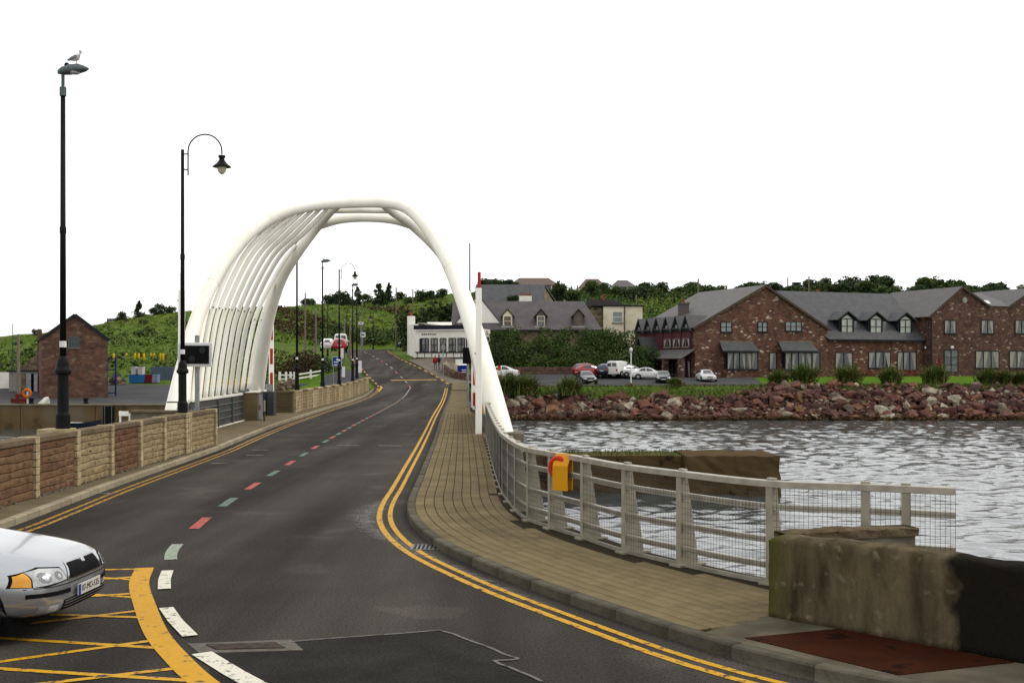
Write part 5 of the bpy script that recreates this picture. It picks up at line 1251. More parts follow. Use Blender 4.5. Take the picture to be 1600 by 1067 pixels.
def slate_mat(name, c, c2, sc=2.2):
    m = mat(name, c, c2, scale=1.2, rough=0.62, bump=0.0, detail=8, spec=.35); n = m.node_tree.nodes; l = m.node_tree.links; b = n['Principled BSDF']
    t = n.new('ShaderNodeTexCoord'); s = n.new('ShaderNodeSeparateXYZ'); l.new(t.outputs['Object'], s.inputs['Vector'])
    wv = n.new('ShaderNodeMath'); wv.operation = 'MULTIPLY'; wv.inputs[1].default_value = 4.2; l.new(s.outputs['Z'], wv.inputs[0])
    fr_ = n.new('ShaderNodeMath'); fr_.operation = 'FRACT'; l.new(wv.outputs['Value'], fr_.inputs[0])
    bp = n.new('ShaderNodeBump'); bp.inputs['Strength'].default_value = .5; bp.inputs['Distance'].default_value = .04; bp.invert = True; l.new(fr_.outputs['Value'], bp.inputs['Height']); l.new(bp.outputs['Normal'], b.inputs['Normal']); return m
SLATE = slate_mat('dark_slate', (0.040, 0.042, 0.046), (0.062, 0.064, 0.068)); SLATE2 = slate_mat('purple_slate', (0.062, 0.052, 0.056), (0.092, 0.078, 0.078)); SLATE3 = slate_mat('grey_slate', (0.075, 0.07, 0.068), (0.105, 0.098, 0.092))
FRAMEM = mat('dark_window_frame', (0.012, 0.014, 0.018), (0.02, 0.022, 0.026), scale=4, rough=.5)
WALLW = mat('white_render', (0.92, 0.90, 0.82), (0.78, 0.76, 0.67), scale=.8, rough=.85, detail=7); CREAM = mat('cream_render', (0.88, 0.82, 0.62), (0.70, 0.63, 0.45), scale=.7, rough=.9, detail=9)
WIN_BOARD = mat('window_board', (0.20, 0.16, 0.13), (0.13, 0.105, 0.09), scale=3)
def V3(p2, z): return Vector((p2[0], p2[1], z))
def window(par, c, u, w_, h_, cols=2, rows=1, frame=FRAMEM, curtains=True, name='window', proud=0.05, pane=None, sill=True, arch=False):
    """frame bars in front of panes; c = centre on the wall plane, u = horizontal along the wall (to the viewer's right)"""
    u = Vector((u[0], u[1], 0)).normalized(); n_ = Vector((u.y, -u.x, 0)); c = Vector(c); up = Vector((0, 0, 1)); fb = min(.09, w_ * .08)
    mb = MB()
    def bar(a, b, t=fb): mb.bar(a, b, t, t if abs((b - a).z) < 1e-6 else .08, up=(0, 0, 1) if abs((b - a).z) < 1e-6 else n_)
    o = n_ * proud
    bar(c + o - u * w_ / 2 - up * h_ / 2, c + o + u * w_ / 2 - up * h_ / 2); bar(c + o - u * w_ / 2 + up * h_ / 2, c + o + u * w_ / 2 + up * h_ / 2)
    for k in range(cols + 1):
        x = -w_ / 2 + w_ * k / cols; mb.bar(c + o + u * x - up * h_ / 2, c + o + u * x + up * h_ / 2, fb, .08, up=n_)
    for k in range(1, rows): z = -h_ / 2 + h_ * k / rows; bar(c + o - u * w_ / 2 + up * z, c + o + u * w_ / 2 + up * z, fb * .8)
    f = mb.build(name, frame, par)
    for k in range(cols):
        for r_ in range(rows):
            a = c + n_ * (proud * .35) + u * (-w_ / 2 + w_ * (k + .5) / cols) + up * (-h_ / 2 + h_ * (r_ + .5) / rows); pw, ph = w_ / cols - fb * .6, h_ / rows - fb * .6
            mb = MB(); mb.extr([a - u * pw / 2 - up * ph / 2, a + u * pw / 2 - up * ph / 2, a + u * pw / 2 + up * ph / 2, a - u * pw / 2 + up * ph / 2], n_ * .008)
            q_ = mb.build('pane', pane or GLASS, f)
        if curtains:
            a = c + n_ * (proud * .62) + u * (-w_ / 2 + w_ * (k + .5) / cols); pw = w_ / cols - fb; side = -1 if k < cols / 2 else 1
            mb = MB(); x0, x1 = (-pw / 2, pw * (.28 if k in (0, cols - 1) and cols > 2 else .12)) if side < 0 else (pw * (-.28 if k in (0, cols - 1) and cols > 2 else -.12), pw / 2)
            if side < 0: pts = [a + u * x0 - up * (h_ / 2 - .08), a + u * (x0 + (x1 - x0) * .35) - up * (h_ / 2 - .08), a + u * x1 + up * (h_ / 2 - .08), a + u * x0 + up * (h_ / 2 - .08)]
            else: pts = [a + u * (x1 - (x1 - x0) * .35) - up * (h_ / 2 - .08), a + u * x1 - up * (h_ / 2 - .08), a + u * x1 + up * (h_ / 2 - .08), a + u * x0 + up * (h_ / 2 - .08)]
            mb.extr(pts, n_ * .008); mb.build('curtain', CURT, f)
    if sill: mb = MB(); a = c - up * (h_ / 2 + .07) + n_ * .07; mb.bar(a - u * (w_ / 2 + .1), a + u * (w_ / 2 + .1), .2, .10); mb.build('sill', frame if frame is FRAMEM else CONC, f)
    return f
def slab3(mb, a, b, c, d, th=.14): # sloping roof slab from 4 corners
    a, b, c, d = map(Vector, (a, b, c, d)); n_ = (b - a).cross(d - a).normalized()
    if n_.z < 0: n_ = -n_
    mb.extr([a, b, c, d], n_ * th)
def gable_block(par, P0, P1, depth, zb, ze, za, wallm, roofm, over=.35, apex_t=.5, walls=True, verge=None, gutter=True):
    """front gable from P0 to P1 (viewer's left to right), running back by depth"""
    P0 = Vector((*P0, 0)); P1 = Vector((*P1, 0)); e = (P1 - P0).normalized(); b = Vector((-e.y, e.x, 0)); W_ = (P1 - P0).length; M_ = P0 + e * W_ * apex_t
    mb = MB(); mb.extr([P0 + Vector((0, 0, zb)), P1 + Vector((0, 0, zb)), P1 + Vector((0, 0, ze)), M_ + Vector((0, 0, za)), P0 + Vector((0, 0, ze))], b * depth); mb.build('wall', wallm, par)
    for A_, s in ((P0, -1), (P1, 1)):
        sl_ = (za - ze) / ((M_ - A_).length); o = e * s * over; mb = MB(); A2 = A_ + o + Vector((0, 0, ze - sl_ * over + .02)); T2 = M_ + Vector((0, 0, za + .02))
        slab3(mb, A2 - b * over * .6, T2 - b * over * .6, T2 + b * (depth + over * .5), A2 + b * (depth + over * .5)); rf = mb.build('roof', roofm, par)
        if verge:
            mb = MB(); mb.bar(A2 - b * (over * .6 + .03) + Vector((0, 0, -.02)), T2 - b * (over * .6 + .03) + Vector((0, 0, -.02)), .06, .28); mb.build('verge_board', verge, rf)
    return e, b

e1 = Vector((.93, .366, 0)).normalized(); bk = Vector((-e1.y, e1.x, 0)); nf = -bk
VRG = mat('brown_verge', (0.10, 0.075, 0.055), (0.07, 0.052, 0.04), scale=3)
# --- hotel, gable block
h1 = thing('hotel_gable_block', 'red stone hotel block with broad gable and two bay windows beside the car park', 'building', (30.8, 140, 1.0))
P0 = Vector((21.96, 136.5, 0)); P1 = P0 + e1 * 19.1
gable_block(h1, (P0.x, P0.y), (P1.x, P1.y), 15.5, 0.3, 7.35, 12.5, HST, SLATE3, .4, .515, verge=VRG)
def onw(s, z, o=0.0): return P0 + e1 * s + nf * o + Vector((0, 0, z))
def uvw(u, v, base=None, off=0.0, origin=None):        # photo pixel -> (s, z) on the facade plane
    O = origin or P0; d = Vector(((u - 800) / FPX, 1, 0)); # ray: X = d.x*Y
    A_ = np.array([[d.x, -e1.x], [1.0, -e1.y]]); r_ = np.linalg.solve(A_, np.array([O.x + nf.x * off, O.y + nf.y * off])); Y, s = r_
    return s, CAMH - (v - HOR) / FPX * Y
def win_px(par, u0, v0, u1, v1, cols, rows=1, origin=None, off=0.0, **k):
    s0, z0 = uvw(u0, v1, origin=origin, off=off); s1, z1 = uvw(u1, v0, origin=origin, off=off); O = origin or P0
    c = O + e1 * (s0 + s1) / 2 + nf * off + Vector((0, 0, (z0 + z1) / 2)); return window(par, c, (e1.x, e1.y), s1 - s0, z1 - z0, cols, rows, **k)
BLUEPANE = mat('pale_pane', (0.24, 0.27, 0.26), (0.12, 0.14, 0.14), scale=1.2, rough=.1, spec=.6)
win_px(h1, 1126, 503.5, 1143, 518.5, 2, 2, curtains=False, pane=BLUEPANE); win_px(h1, 1184, 503.5, 1198.5, 518, 2, 2, curtains=False, pane=BLUEPANE); win_px(h1, 1227, 503, 1252, 517, 3, 2, curtains=False, pane=BLUEPANE)
for (ua, ub, ca, cb, s0, s1) in ((1131, 1169, 1121, 1178, (1173, 1184), None), (1221, 1262, 1213, 1269, (1202, 1213), (1269, 1281))):
    sa, zt = uvw(ua, 551); sb, zb = uvw(ub, 577); pj = .75
    mb = MB(); c = onw((sa + sb) / 2, 0, pj / 2 + .02); mb.box((c.x, c.y, (zb + .2) / 2 + .1), (sb - sa + .1, pj, zb - .2), math.atan2(e1.y, e1.x)); b_ = mb.build('bay', HST, h1)
    mb = MB(); mb.box((c.x, c.y, (zb + zt) / 2), (sb - sa - .06, pj - .05, zt - zb), math.atan2(e1.y, e1.x)); mb.build('bay_interior', FRAMEM, h1)
    window(h1, onw((sa + sb) / 2, (zb + zt) / 2, pj + .0), (e1.x, e1.y), sb - sa, zt - zb, 4, 1)
    k0, z0 = uvw(ca, 549); k1, z1 = uvw(cb, 535); mb = MB()
    slab3(mb, onw(k0, z0, pj + .45), onw(k1, z0, pj + .45), onw(k1 - .25, z1, .02), onw(k0 + .25, z1, .02), .1); mb.build('bay_roof', SLATE, h1)
    mb = MB(); q0 = onw(k0 + .2, z1 + .08, .06); q1 = onw(k1 - .2, z1 + .08, .06); mb.bar(q0, q1, .2, .16); mb.build('flashing', CONC, h1)
    mb = MB(); mb.bar(onw(k0, z0 - .06, pj + .42), onw(k1, z0 - .06, pj + .42), .12, .16); mb.build('gutter', FRAMEM, h1)
    for sd_ in (s0, s1):
        if sd_: win_px(h1, sd_[0], 551, sd_[1], 577, 1, 1)
# left side: gablets, maroon storey, canopy, porch
ls = -e1; lb_ = bk                                          # outward, along
def side(t, z, o=0.0): return P0 + bk * t + ls * o + Vector((0, 0, z))
MARO = mat('maroon_boarding', (0.11, 0.028, 0.035), (0.085, 0.022, 0.03), scale=2, rough=.6)
mb = MB(); mb.extr([side(.6, 4.4, .06), side(14.6, 4.4, .06), side(14.6, 6.9, .06), side(.6, 6.9, .06)], ls * .06); mb.build('maroon_storey', MARO, h1)
for k in range(7): mb = MB(); a = side(.8 + k * 2.27, 4.4, .16); mb.bar(a, a + Vector((0, 0, 2.5)), .12, .12, up=(1, 0, 0)); mb.build('timber_post', FRAMEM, h1)
for k in range(3): window(h1, side(1.95 + k * 2.27, 5.5, .13), (-bk.x, -bk.y), 1.7, 1.0, 2, 1, frame=mat('pinkish_frame', (0.26, 0.15, 0.13)), curtains=True, sill=True)
for k in range(6):
    t0 = .35 + k * 2.42; A_ = side(t0, 7.15, .55); B_ = side(t0 + 2.3, 7.15, .55); T = side(t0 + 1.15, 8.75, .55); back = e1 * 3.1 + Vector((0, 0, .05))
    mb = MB(); mb.extr([side(t0 + .12, 6.9, .3), side(t0 + 2.18, 6.9, .3), side(t0 + 1.15, 8.45, .3)], e1 * 1.3); gb = mb.build('gablet', FRAMEM, h1)
    for X_ in (A_, B_): mb = MB(); slab3(mb, X_ - Vector((0, 0, .3)), T, T + back, X_ - Vector((0, 0, .3)) + back, .12); mb.build('gablet_roof', SLATE, gb)
    mb = MB(); a = side(t0 + 1.15, 7.45, .33); mb.box(a, (.1, .5, .5), math.atan2(e1.y, e1.x)); mb.build('gablet_vent', BLUEPANE, gb)
mb = MB(); slab3(mb, side(-.1, 3.5, 2.0), side(8.2, 3.5, 2.0), side(8.2, 4.6, .12), side(-.1, 4.6, .12), .12); mb.build('canopy', SLATE3, h1)
mb = MB(); slab3(mb, side(11.6, 3.4, 1.6), side(15.2, 3.4, 1.6), side(15.2, 4.5, .12), side(11.6, 4.5, .12), .12); mb.build('canopy', SLATE3, h1)
mb = MB(); mb.extr([side(8.2, 3.3, 2.2), side(11.5, 3.3, 2.2), side(9.85, 6.1, 2.2)], e1 * 2.1); pg = mb.build('porch_gable', MARO, h1)
for t in (8.0, 11.7): mb = MB(); slab3(mb, side(t, 3.05, 2.5), side(9.85, 6.3, 2.5), side(9.85, 6.3, 0.1), side(t, 3.05, .1), .12); mb.build('porch_roof', SLATE, pg)
for k in range(2): mb = MB(); a = side(9.85, 4.2 - k * .55 + .3, 2.26); mb.box(a, (.02, .9 + .3 * k, .22), math.atan2(e1.y, e1.x)); mb.build('sign_lettering', mat('faint_letters', (0.24, 0.13, 0.11)), pg)
for t in (.4, 4.3, 8.15, 11.5, 14.8): mb = MB(); a = side(t, 1.9, 1.7); mb.box(a, (.6, .6, 3.4), math.atan2(e1.y, e1.x)); mb.build('pillar', HST2, h1)
for t, ww in ((2.2, 2.6), (6.2, 2.6), (9.9, 1.6), (13.1, 2.2)): window(h1, side(t, 2.1, .12), (-bk.x, -bk.y), ww, 2.5, 3, 1, sill=False, curtains=(t < 3))
ch = P(1068, 0, 146); mb = MB(); mb.box((ch.x, 146, 9.3), (1.25, 1.25, 2.6)); c_ = mb.build('chimney', mat('grey_chimney', (0.13, 0.115, 0.1)), h1)
mb = MB(); mb.box((ch.x, 146, 10.65), (1.45, 1.45, .22)); mb.build('chimney_cap', MATS['grey_chimney'], c_); mb = MB(); mb.lathe([(.17, 0), (.14, .5)], (ch.x, 146, 10.76), 10); mb.build('chimney_pot', mat('terracotta', (0.27, 0.07, 0.04)), c_)
# --- hotel, middle wing
h2 = thing('hotel_middle_wing', 'middle hotel wing with dark slate roof and three dormer windows', 'building', (46.6, 146.2, 1.0))
Q0 = P1 + nf * (-.12); Q1 = Q0 + e1 * 15.2
mb = MB(); mb.extr([Q0 + Vector((0, 0, .3)), Q1 + Vector((0, 0, .3)), Q1 + Vector((0, 0, 6.2)), Q0 + Vector((0, 0, 6.2))], bk * 12); mb.build('wall', HST, h2)
mb = MB(); slab3(mb, Q0 + nf * .4 - e1 * 6 + Vector((0, 0, 5.95)), Q1 + nf * .4 + e1 * 1 + Vector((0, 0, 5.95)), Q1 + bk * 6.2 + e1 * 1 + Vector((0, 0, 12.4)), Q0 + bk * 6.2 - e1 * 6 + Vector((0, 0, 12.4)), .15)
# cut to the valley with the gable block: use the slab only right of the gable corner
mb = MB(); slab3(mb, Q0 + nf * .4 + Vector((0, 0, 5.95)), Q1 + nf * .4 + Vector((0, 0, 5.95)), Q1 + bk * 6.2 + Vector((0, 0, 12.35)), Q0 + bk * 6.2 - e1 * 7.5 + Vector((0, 0, 12.35)), .15); mb.build('roof', SLATE, h2)
mb = MB(); slab3(mb, Q0 + bk * 12.4 + Vector((0, 0, 5.95)), Q1 + bk * 12.4 + Vector((0, 0, 5.95)), Q1 + bk * 6.2 + Vector((0, 0, 12.35)), Q0 + bk * 6.2 - e1 * 7.5 + Vector((0, 0, 12.35)), .15); mb.build('roof', SLATE, h2)
mb = MB(); mb.bar(Q0 + nf * .45 + Vector((0, 0, 5.95)), Q1 + nf * .45 + Vector((0, 0, 5.95)), .16, .2); mb.build('gutter', FRAMEM, h2)
for u in (1319.5, 1364.5, 1410.5):
    s, _ = uvw(u, 505, origin=Q0, off=-1.0); c = Q0 + e1 * s + nf * (-.55); zb, zt = 6.95, 8.75; w_ = 1.15
    mb = MB(); mb.extr([c - e1 * w_ + Vector((0, 0, 6.6)), c + e1 * w_ + Vector((0, 0, 6.6)), c + e1 * w_ + Vector((0, 0, zt - .1)), c + Vector((0, 0, zt + .75)), c - e1 * w_ + Vector((0, 0, zt - .1))], bk * 3.2); dm = mb.build('dormer', FRAMEM, h2)
    for sg in (-1, 1): mb = MB(); slab3(mb, c + e1 * sg * 1.75 + nf * .35 + Vector((0, 0, zt - .3)), c + nf * .35 + Vector((0, 0, zt + .85)), c + bk * 4.0 + Vector((0, 0, zt + .85)), c + e1 * sg * 1.75 + bk * 3.6 + Vector((0, 0, zt - .3)), .12); mb.build('dormer_roof', SLATE, dm)
    pt = []; 
    window(dm, c + Vector((0, 0, 7.75)) + nf * .03, (e1.x, e1.y), 1.75, 1.9, 2, 2, pane=mat('curtained_pane', (0.50, 0.52, 0.46), (0.36, 0.38, 0.34), scale=2, rough=.15), curtains=False)
    mb = MB(); f0 = c + nf * .06; mb.extr([f0 - e1 * .8 + Vector((0, 0, 8.72)), f0 + e1 * .8 + Vector((0, 0, 8.72)), f0 + Vector((0, 0, 9.15))], nf * .02); mb.build('dormer_light', MATS['curtained_pane'], dm)
    mb = MB(); mb.bar(c - e1 * 1.1 + nf * .25 + Vector((0, 0, 6.68)), c + e1 * 1.1 + nf * .25 + Vector((0, 0, 6.68)), .3, .12); mb.build('dormer_sill', CONC, dm)
for (a, b, v0, v1, cl) in ((1305, 1331.5, 551, 576, 2), (1357, 1391, 550, 575, 3), (1402, 1431, 550, 578, 3)): win_px(h2, a, v0, b, v1, cl, 1, origin=Q0)
ch = P(1277, 0, 152.5); mb = MB(); mb.box((ch.x, 152.5, 11.0), (1.2, 1.2, 3.0)); c_ = mb.build('chimney', MATS['grey_chimney'], h2); mb = MB(); mb.lathe([(.25, 0), (.2, .4)], (ch.x, 152.5, 12.5), 10); mb.build('chimney_pot', MATS['terracotta'], c_)
# --- hotel, right wing
h3 = thing('hotel_right_wing', 'right hotel wing of dark red stone with small round gable window', 'building', (62, 150, 1.0))
S0 = Q0 + e1 * 15.3 + nf * 1.3
prof = [(0, .3), (33, .3), (33, 9.6), (28.5, 10.6), (22, 10.6), (17.5, 13.1), (13, 10.55), (9.7, 10.55), (5.1, 12.95), (0.15, 9.3)]
mb = MB(); mb.extr([S0 + e1 * s + Vector((0, 0, z)) for s, z in prof], bk * .5); mb.build('wall', HST2, h3)
mb = MB(); mb.extr([S0 + Vector((0, 0, .3)) + bk * .5, S0 + e1 * 33 + bk * .5 + Vector((0, 0, .3)), S0 + e1 * 33 + bk * .5 + Vector((0, 0, 9.2)), S0 + bk * .5 + Vector((0, 0, 9.2))], bk * 13); mb.build('wall', HST2, h3)
def s3(s, z, o=0): return S0 + e1 * s + nf * o + Vector((0, 0, z))
for a, b, o in (((-.5, 8.95), (5.1, 13.0), 1), ((9.9, 10.45), (5.1, 13.0), 1), ((12.8, 10.45), (17.5, 13.15), 1), ((22.3, 10.4), (17.5, 13.15), 1)):
    mb = MB(); slab3(mb, s3(a[0], a[1], .25), s3(b[0], b[1], .25), s3(b[0], b[1], -13.5), s3(a[0], a[1], -13.5), .15); rf = mb.build('roof', SLATE3, h3)
    mb = MB(); mb.bar(s3(a[0], a[1], .29), s3(b[0], b[1], .29), .06, .26); mb.build('verge_board', VRG, rf)
mb = MB(); slab3(mb, s3(9.0, 10.55, .1), s3(14, 10.55, .1), s3(14, 12.7, -6), s3(7.5, 12.7, -6), .12); rf = mb.build('roof', SLATE3, h3)
mb = MB(); slab3(mb, s3(10.1, 10.85, -.8), s3(10.8, 10.85, -.8), s3(11.6, 11.35, -2.2), s3(10.9, 11.35, -2.2), .2); mb.build('skylight', WHITE, rf)
s_, z_ = uvw(1507, 469, origin=S0); mb = MB(); mb.tube([s3(s_, z_, .02), s3(s_, z_, .08)], .42, 20); rw = mb.build('round_window', mat('stone_surround', (0.3, .26, .2)), h3); mb = MB(); mb.tube([s3(s_, z_, .08), s3(s_, z_, .1)], .3, 18); mb.build('pane', BLUEPANE, rw)
for (a, b, v0, v1, cl, rw_) in ((1475.5, 1493, 500.5, 521, 2, 1), (1533, 1552, 500.5, 521, 2, 1), (1586, 1606, 500.5, 521, 2, 1), (1524, 1560.5, 548.5, 575, 3, 1), (1577, 1612, 548.5, 575, 3, 1)): win_px(h3, a, v0, b, v1, cl, rw_, origin=S0, pane=mat('grey_curtain_pane', (0.20, 0.205, 0.19), (0.12, 0.125, 0.12), scale=1.4, rough=.12))
win_px(h3, 1475, 547, 1496.5, 581, 2, 3, origin=S0, name='door', sill=False, curtains=False, pane=MATS['grey_curtain_pane'])
s_, z_ = uvw(1485, 543, origin=S0); mb = MB(); mb.lathe([(.05, -.22), (.2, -.12), (.24, 0), (.2, .14), (.05, .22)], tuple(s3(s_, z_, .3)), 12); mb.build('globe_light', WHITE, h3, smooth=True)
s_, z_ = uvw(1446, 543, origin=S0); mb = MB(); mb.lathe([(.03, -.18), (.13, 0), (.03, .18)], tuple(s3(-.35, z_, -.6)), 10); mb.build('wall_light', WHITE, h3, smooth=True)
mb = MB(); mb.bar(s3(.0, .6, .1), s3(.0, 9.2, .1), .14, .14, up=(1, 0, 0)); mb.build('downpipe', FRAMEM, h3)
# picnic tables, parasol
REDW = mat('red_stained_wood', (0.34, 0.065, 0.028), (0.27, 0.05, 0.025), scale=4, rough=.7)
def picnic(x, y, lab):
    t = thing('picnic_table', lab, 'picnic table', (x, y, terr(x, y) + .06), .37, 'red picnic tables on the hotel terrace')
    mb = MB(); mb.box((0, 0, .74), (1.7, .75, .06)); mb.build('table_top', REDW, t, world=False)
    for s_ in (-1, 1): mb = MB(); mb.box((0, s_ * .72, .44), (1.7, .26, .05)); mb.build('bench', REDW, t, world=False)
    for x_ in (-.6, .6):
        for s_ in (-1, 1): mb = MB(); mb.bar((x_, s_ * .7, 0), (x_, s_ * .2, .72), .09, .06, up=(1, 0, 0)); mb.build('leg', REDW, t, world=False)
        mb = MB(); mb.box((x_, 0, .4), (.06, 1.6, .08)); mb.build('cross_bar', REDW, t, world=False)
for u, lab in ((1351, 'red picnic table leftmost on the hotel terrace'), (1366, 'red picnic table second from left on the terrace'), (1411, 'red picnic table third from left on the terrace'), (1428, 'red picnic table rightmost, near the wing corner')): p = P(u, 0, 143.5); picnic(p.x, p.y, lab)
p = P(1467, 0, 144); t = thing('folded_parasol', 'folded dark red parasol standing before the hotel glass door', 'parasol', (p.x, p.y, terr(p.x, p.y)))
mb = MB(); mb.lathe([(.03, 0), (.03, 2.4)], n=8); mb.build('pole', WHITE, t, world=False); mb = MB(); mb.lathe([(.26, 1.0), (.3, 1.2), (.16, 1.9), (.04, 2.45)], n=10); mb.build('canopy', mat('maroon_cloth', (0.16, 0.012, 0.03)), t, world=False)

# --- long slate-roofed building behind the hedge
s1 = thing('long_slate_building', 'long low building with purple slate roof and three boarded dormers behind the hedge', 'building', (2.5, 150, 3))
XL, XR = -8.0, P(941, 0, 149).x
mb = MB(); mb.box(((XL + XR) / 2, 153.2, 5.3), (XR - XL - .8, 7.6, 4.6)); mb.build('wall', GST, s1)
mb = MB(); a, b = Vector((XL, 148.9, 7.3)), Vector((XR, 148.9, 7.3)); c, d = Vector((P(912, 0, 154).x, 154, 11.3)), Vector((XL, 154, 11.3)); slab3(mb, a, b, c, d, .14); rf = mb.build('roof', SLATE2, s1)
mb = MB(); mb.extr([b, c, b + Vector((0, 9.4, 0))], (0, 0, .12)); mb.build('hip_roof', SLATE2, s1)
mb = MB(); slab3(mb, Vector((XL, 158.4, 7.3)), Vector((XR, 158.4, 7.3)), c, d, .14); mb.build('roof', SLATE2, s1)
mb = MB(); mb.bar(a + Vector((0, -.05, 0)), b + Vector((0, -.05, 0)), .12, .14); mb.build('gutter', FRAMEM, s1)
for i, u in enumerate((793, 845, 903.5)):
    x = P(u, 0, 150).x; y0 = 149.6; mb = MB(); mb.extr([(x - .62, y0, 7.7), (x + .62, y0, 7.7), (x + .62, y0, 9.3), (x, y0, 10.0), (x - .62, y0, 9.3)], (0, 3.0, 0)); dm = mb.build('dormer', CREAM if i == 0 else MATS['grey_chimney'], s1)
    for sg in (-1, 1): mb = MB(); slab3(mb, (x + sg * .85, y0 - .2, 9.15), (x, y0 - .2, 10.12), (x, y0 + 3.4, 10.12), (x + sg * .85, y0 + 2.6, 9.15), .09); mb.build('dormer_roof', SLATE2, dm)
    window(dm, (x, y0 - .01, 8.55), (1, 0), .95, 1.3, 1, 2, frame=CREAM if i != 2 else WIN_BOARD, curtains=False, pane=WIN_BOARD if i != 1 else MATS['grey_curtain_pane'])
    mb = MB(); mb.box((x, y0 - .15, 7.78), (1.6, .3, .14)); mb.build('dormer_sill', WALLW, dm)
mb = MB(); x = P(821, 0, 158).x; mb.box((x, 157, 11.6), (1.7, .9, 1.4)); c_ = mb.build('chimney', WALLW, s1)
for k in range(4): mb = MB(); mb.lathe([(.14, 0), (.11, .4)], (x - .6 + k * .4, 157, 12.3), 8); mb.build('chimney_pot', MATS['terracotta'], c_)
mb = MB(); mb.lathe([(.14, 0), (.11, .5)], (P(882, 0, 156).x, 156, 11.2), 8); mb.build('chimney_pot', mat('buff_pot', (0.45, .3, .12)), s1)
# --- slate house behind it with stone gable
s2 = thing('slate_house', 'house with dark slate roof and rough stone gable behind the long building', 'building', (2, 176, 7))
a, b = P(742, 473, 172), P(839, 473, 172); zr0, za = P(0, 473, 172).z, P(0, 446, 176).z
mb = MB(); mb.box(((a.x + b.x) / 2 + .8, 176.5, (zr0 + 5) / 2), (b.x - a.x + 1.4, 8, zr0 - 5)); mb.build('wall', GST, s2)
xr = P(848, 0, 172).x; mb = MB(); mb.extr([(xr, 172, zr0 - .2), (xr + 2.4, 180.5, zr0 - .2), (xr + .2, 176, za + .1)], (-.4, 0, 0)); mb.build('gable', GST, s2)
mb = MB(); slab3(mb, (a.x, 171.7, zr0), (xr + .3, 171.7, zr0), (xr + .4, 176, za), (a.x, 176, za), .15); mb.build('roof', SLATE, s2)
mb = MB(); slab3(mb, (a.x, 180.5, zr0), (xr + 2.8, 180.8, zr0), (xr + .4, 176, za), (a.x, 176, za), .15); mb.build('roof', SLATE, s2)
# --- cream block
s4 = thing('cream_block', 'square cream rendered building with one small window beside the slate roof', 'building', (15, 160, 4))
a, b = P(926, 0, 158), P(1005, 0, 158); zt = P(0, 478.5, 158).z
mb = MB(); mb.box(((a.x + b.x) / 2 + .7, 162, (zt + 3) / 2), (b.x - a.x - 1.6, 8, zt - 3)); mb.build('wall', CREAM, s4)
mb = MB(); mb.box((a.x + .8, 162.4, (zt + 3) / 2 - .05), (1.6, 7.6, zt - 3.1)); mb.build('side_wall', GST, s4)
mb = MB(); mb.box(((a.x + b.x) / 2, 162, zt + .06), (b.x - a.x + .3, 8.4, .16)); mb.build('roof_edge', FRAMEM, s4)
x0, x1 = P(912, 0, 166).x, P(958, 0, 166).x; mb = MB(); slab3(mb, (x0, 163, zt + .1), (x1 + 2, 163, zt + .1), (x1, 167, zt + 1.3), (x0 + .6, 167, zt + 1.3)); mb.build('roof', mat('black_felt', (0.022, 0.02, 0.02)), s4)
p = P(965, 495.5, 157.9); window(s4, (p.x, 157.98, p.z), (1, 0), 1.35, 1.5, 1, 2, frame=WALLW, curtains=False, pane=BLUEPANE)
p = P(976, 0, 157.9); mb = MB(); mb.box((p.x, 157.9, zt - 2), (.12, .1, 4.2)); mb.build('downpipe', mat('rust_pipe', (0.12, 0.05, 0.03)), s4)
mb = MB(); mb.lathe([(.18, 0), (.14, 1.3)], (P(945, 0, 164).x, 166.5, zt + .9), 8); mb.build('chimney', MATS['terracotta'], s4)
# --- cafe
cf = thing('cafe', 'white single-storey cafe with black-trimmed windows and tall chimney by the road', 'building', (-9, 142, 3.7))
C0, C1 = P(650, 557, 142.5), P(741, 557, 140.5); zb, zt = 3.2, P(0, 513, 142).z; e = (C1 - C0); e.z = 0; Lc = e.length; e.normalize(); nb = Vector((-e.y, e.x, 0))
mb = MB(); mb.extr([Vector((C0.x, C0.y, zb)), Vector((C1.x, C1.y, zb)), Vector((C1.x, C1.y, zt)), Vector((C0.x, C0.y, zt))], nb * 7); mb.build('wall', WALLW, cf)
mb = MB(); lw_ = P(637.5, 0, 149); mb.extr([Vector((C0.x - .02, C0.y, zb)), Vector((lw_.x, 149, zb + .4)), Vector((lw_.x, 149, zt + .7)), Vector((C0.x - .02, C0.y, zt + .55))], Vector((.3, .1, 0))); mb.build('side_wall', WALLW, cf)
mb = MB(); mb.extr([Vector((lw_.x, 149, zt)), Vector((C0.x + 5.2, C0.y + .2, zt)), Vector((C0.x + 2.6, C0.y + .2, zt + .55)), Vector((C0.x + .3, C0.y + .2, zt + .75))], nb * 4); mb.build('rear_parapet', WALLW, cf)
mb = MB(); cx = P(642.5, 0, 148.6); mb.box((cx.x, 148.6, (zb + P(0, 494, 148.6).z) / 2), (.95, .9, P(0, 494, 148.6).z - zb)); c_ = mb.build('chimney', WALLW, cf); mb = MB(); mb.lathe([(.2, 0), (.16, .5)], (cx.x, 148.6, P(0, 494, 148.6).z), 8); mb.build('chimney_pot', MATS['terracotta'], c_)
def cfp(s, z, o=0): return C0 + e * s - nb * o + Vector((0, 0, z - C0.z))
mb = MB(); mb.bar(cfp(-.2, zt + .12, .12), cfp(Lc + .2, zt + .12, .12), .4, .5); mb.build('fascia_roof', mat('dark_blue_slate', (0.024, 0.026, 0.04)), cf)
mb = MB(); mb.bar(cfp(-.1, zt - .22, .14), cfp(Lc + .1, zt - .22, .14), .3, .12); mb.build('cornice', WALLW, cf)
zw0, zw1 = P(0, 549, 142).z, P(0, 528.5, 142).z
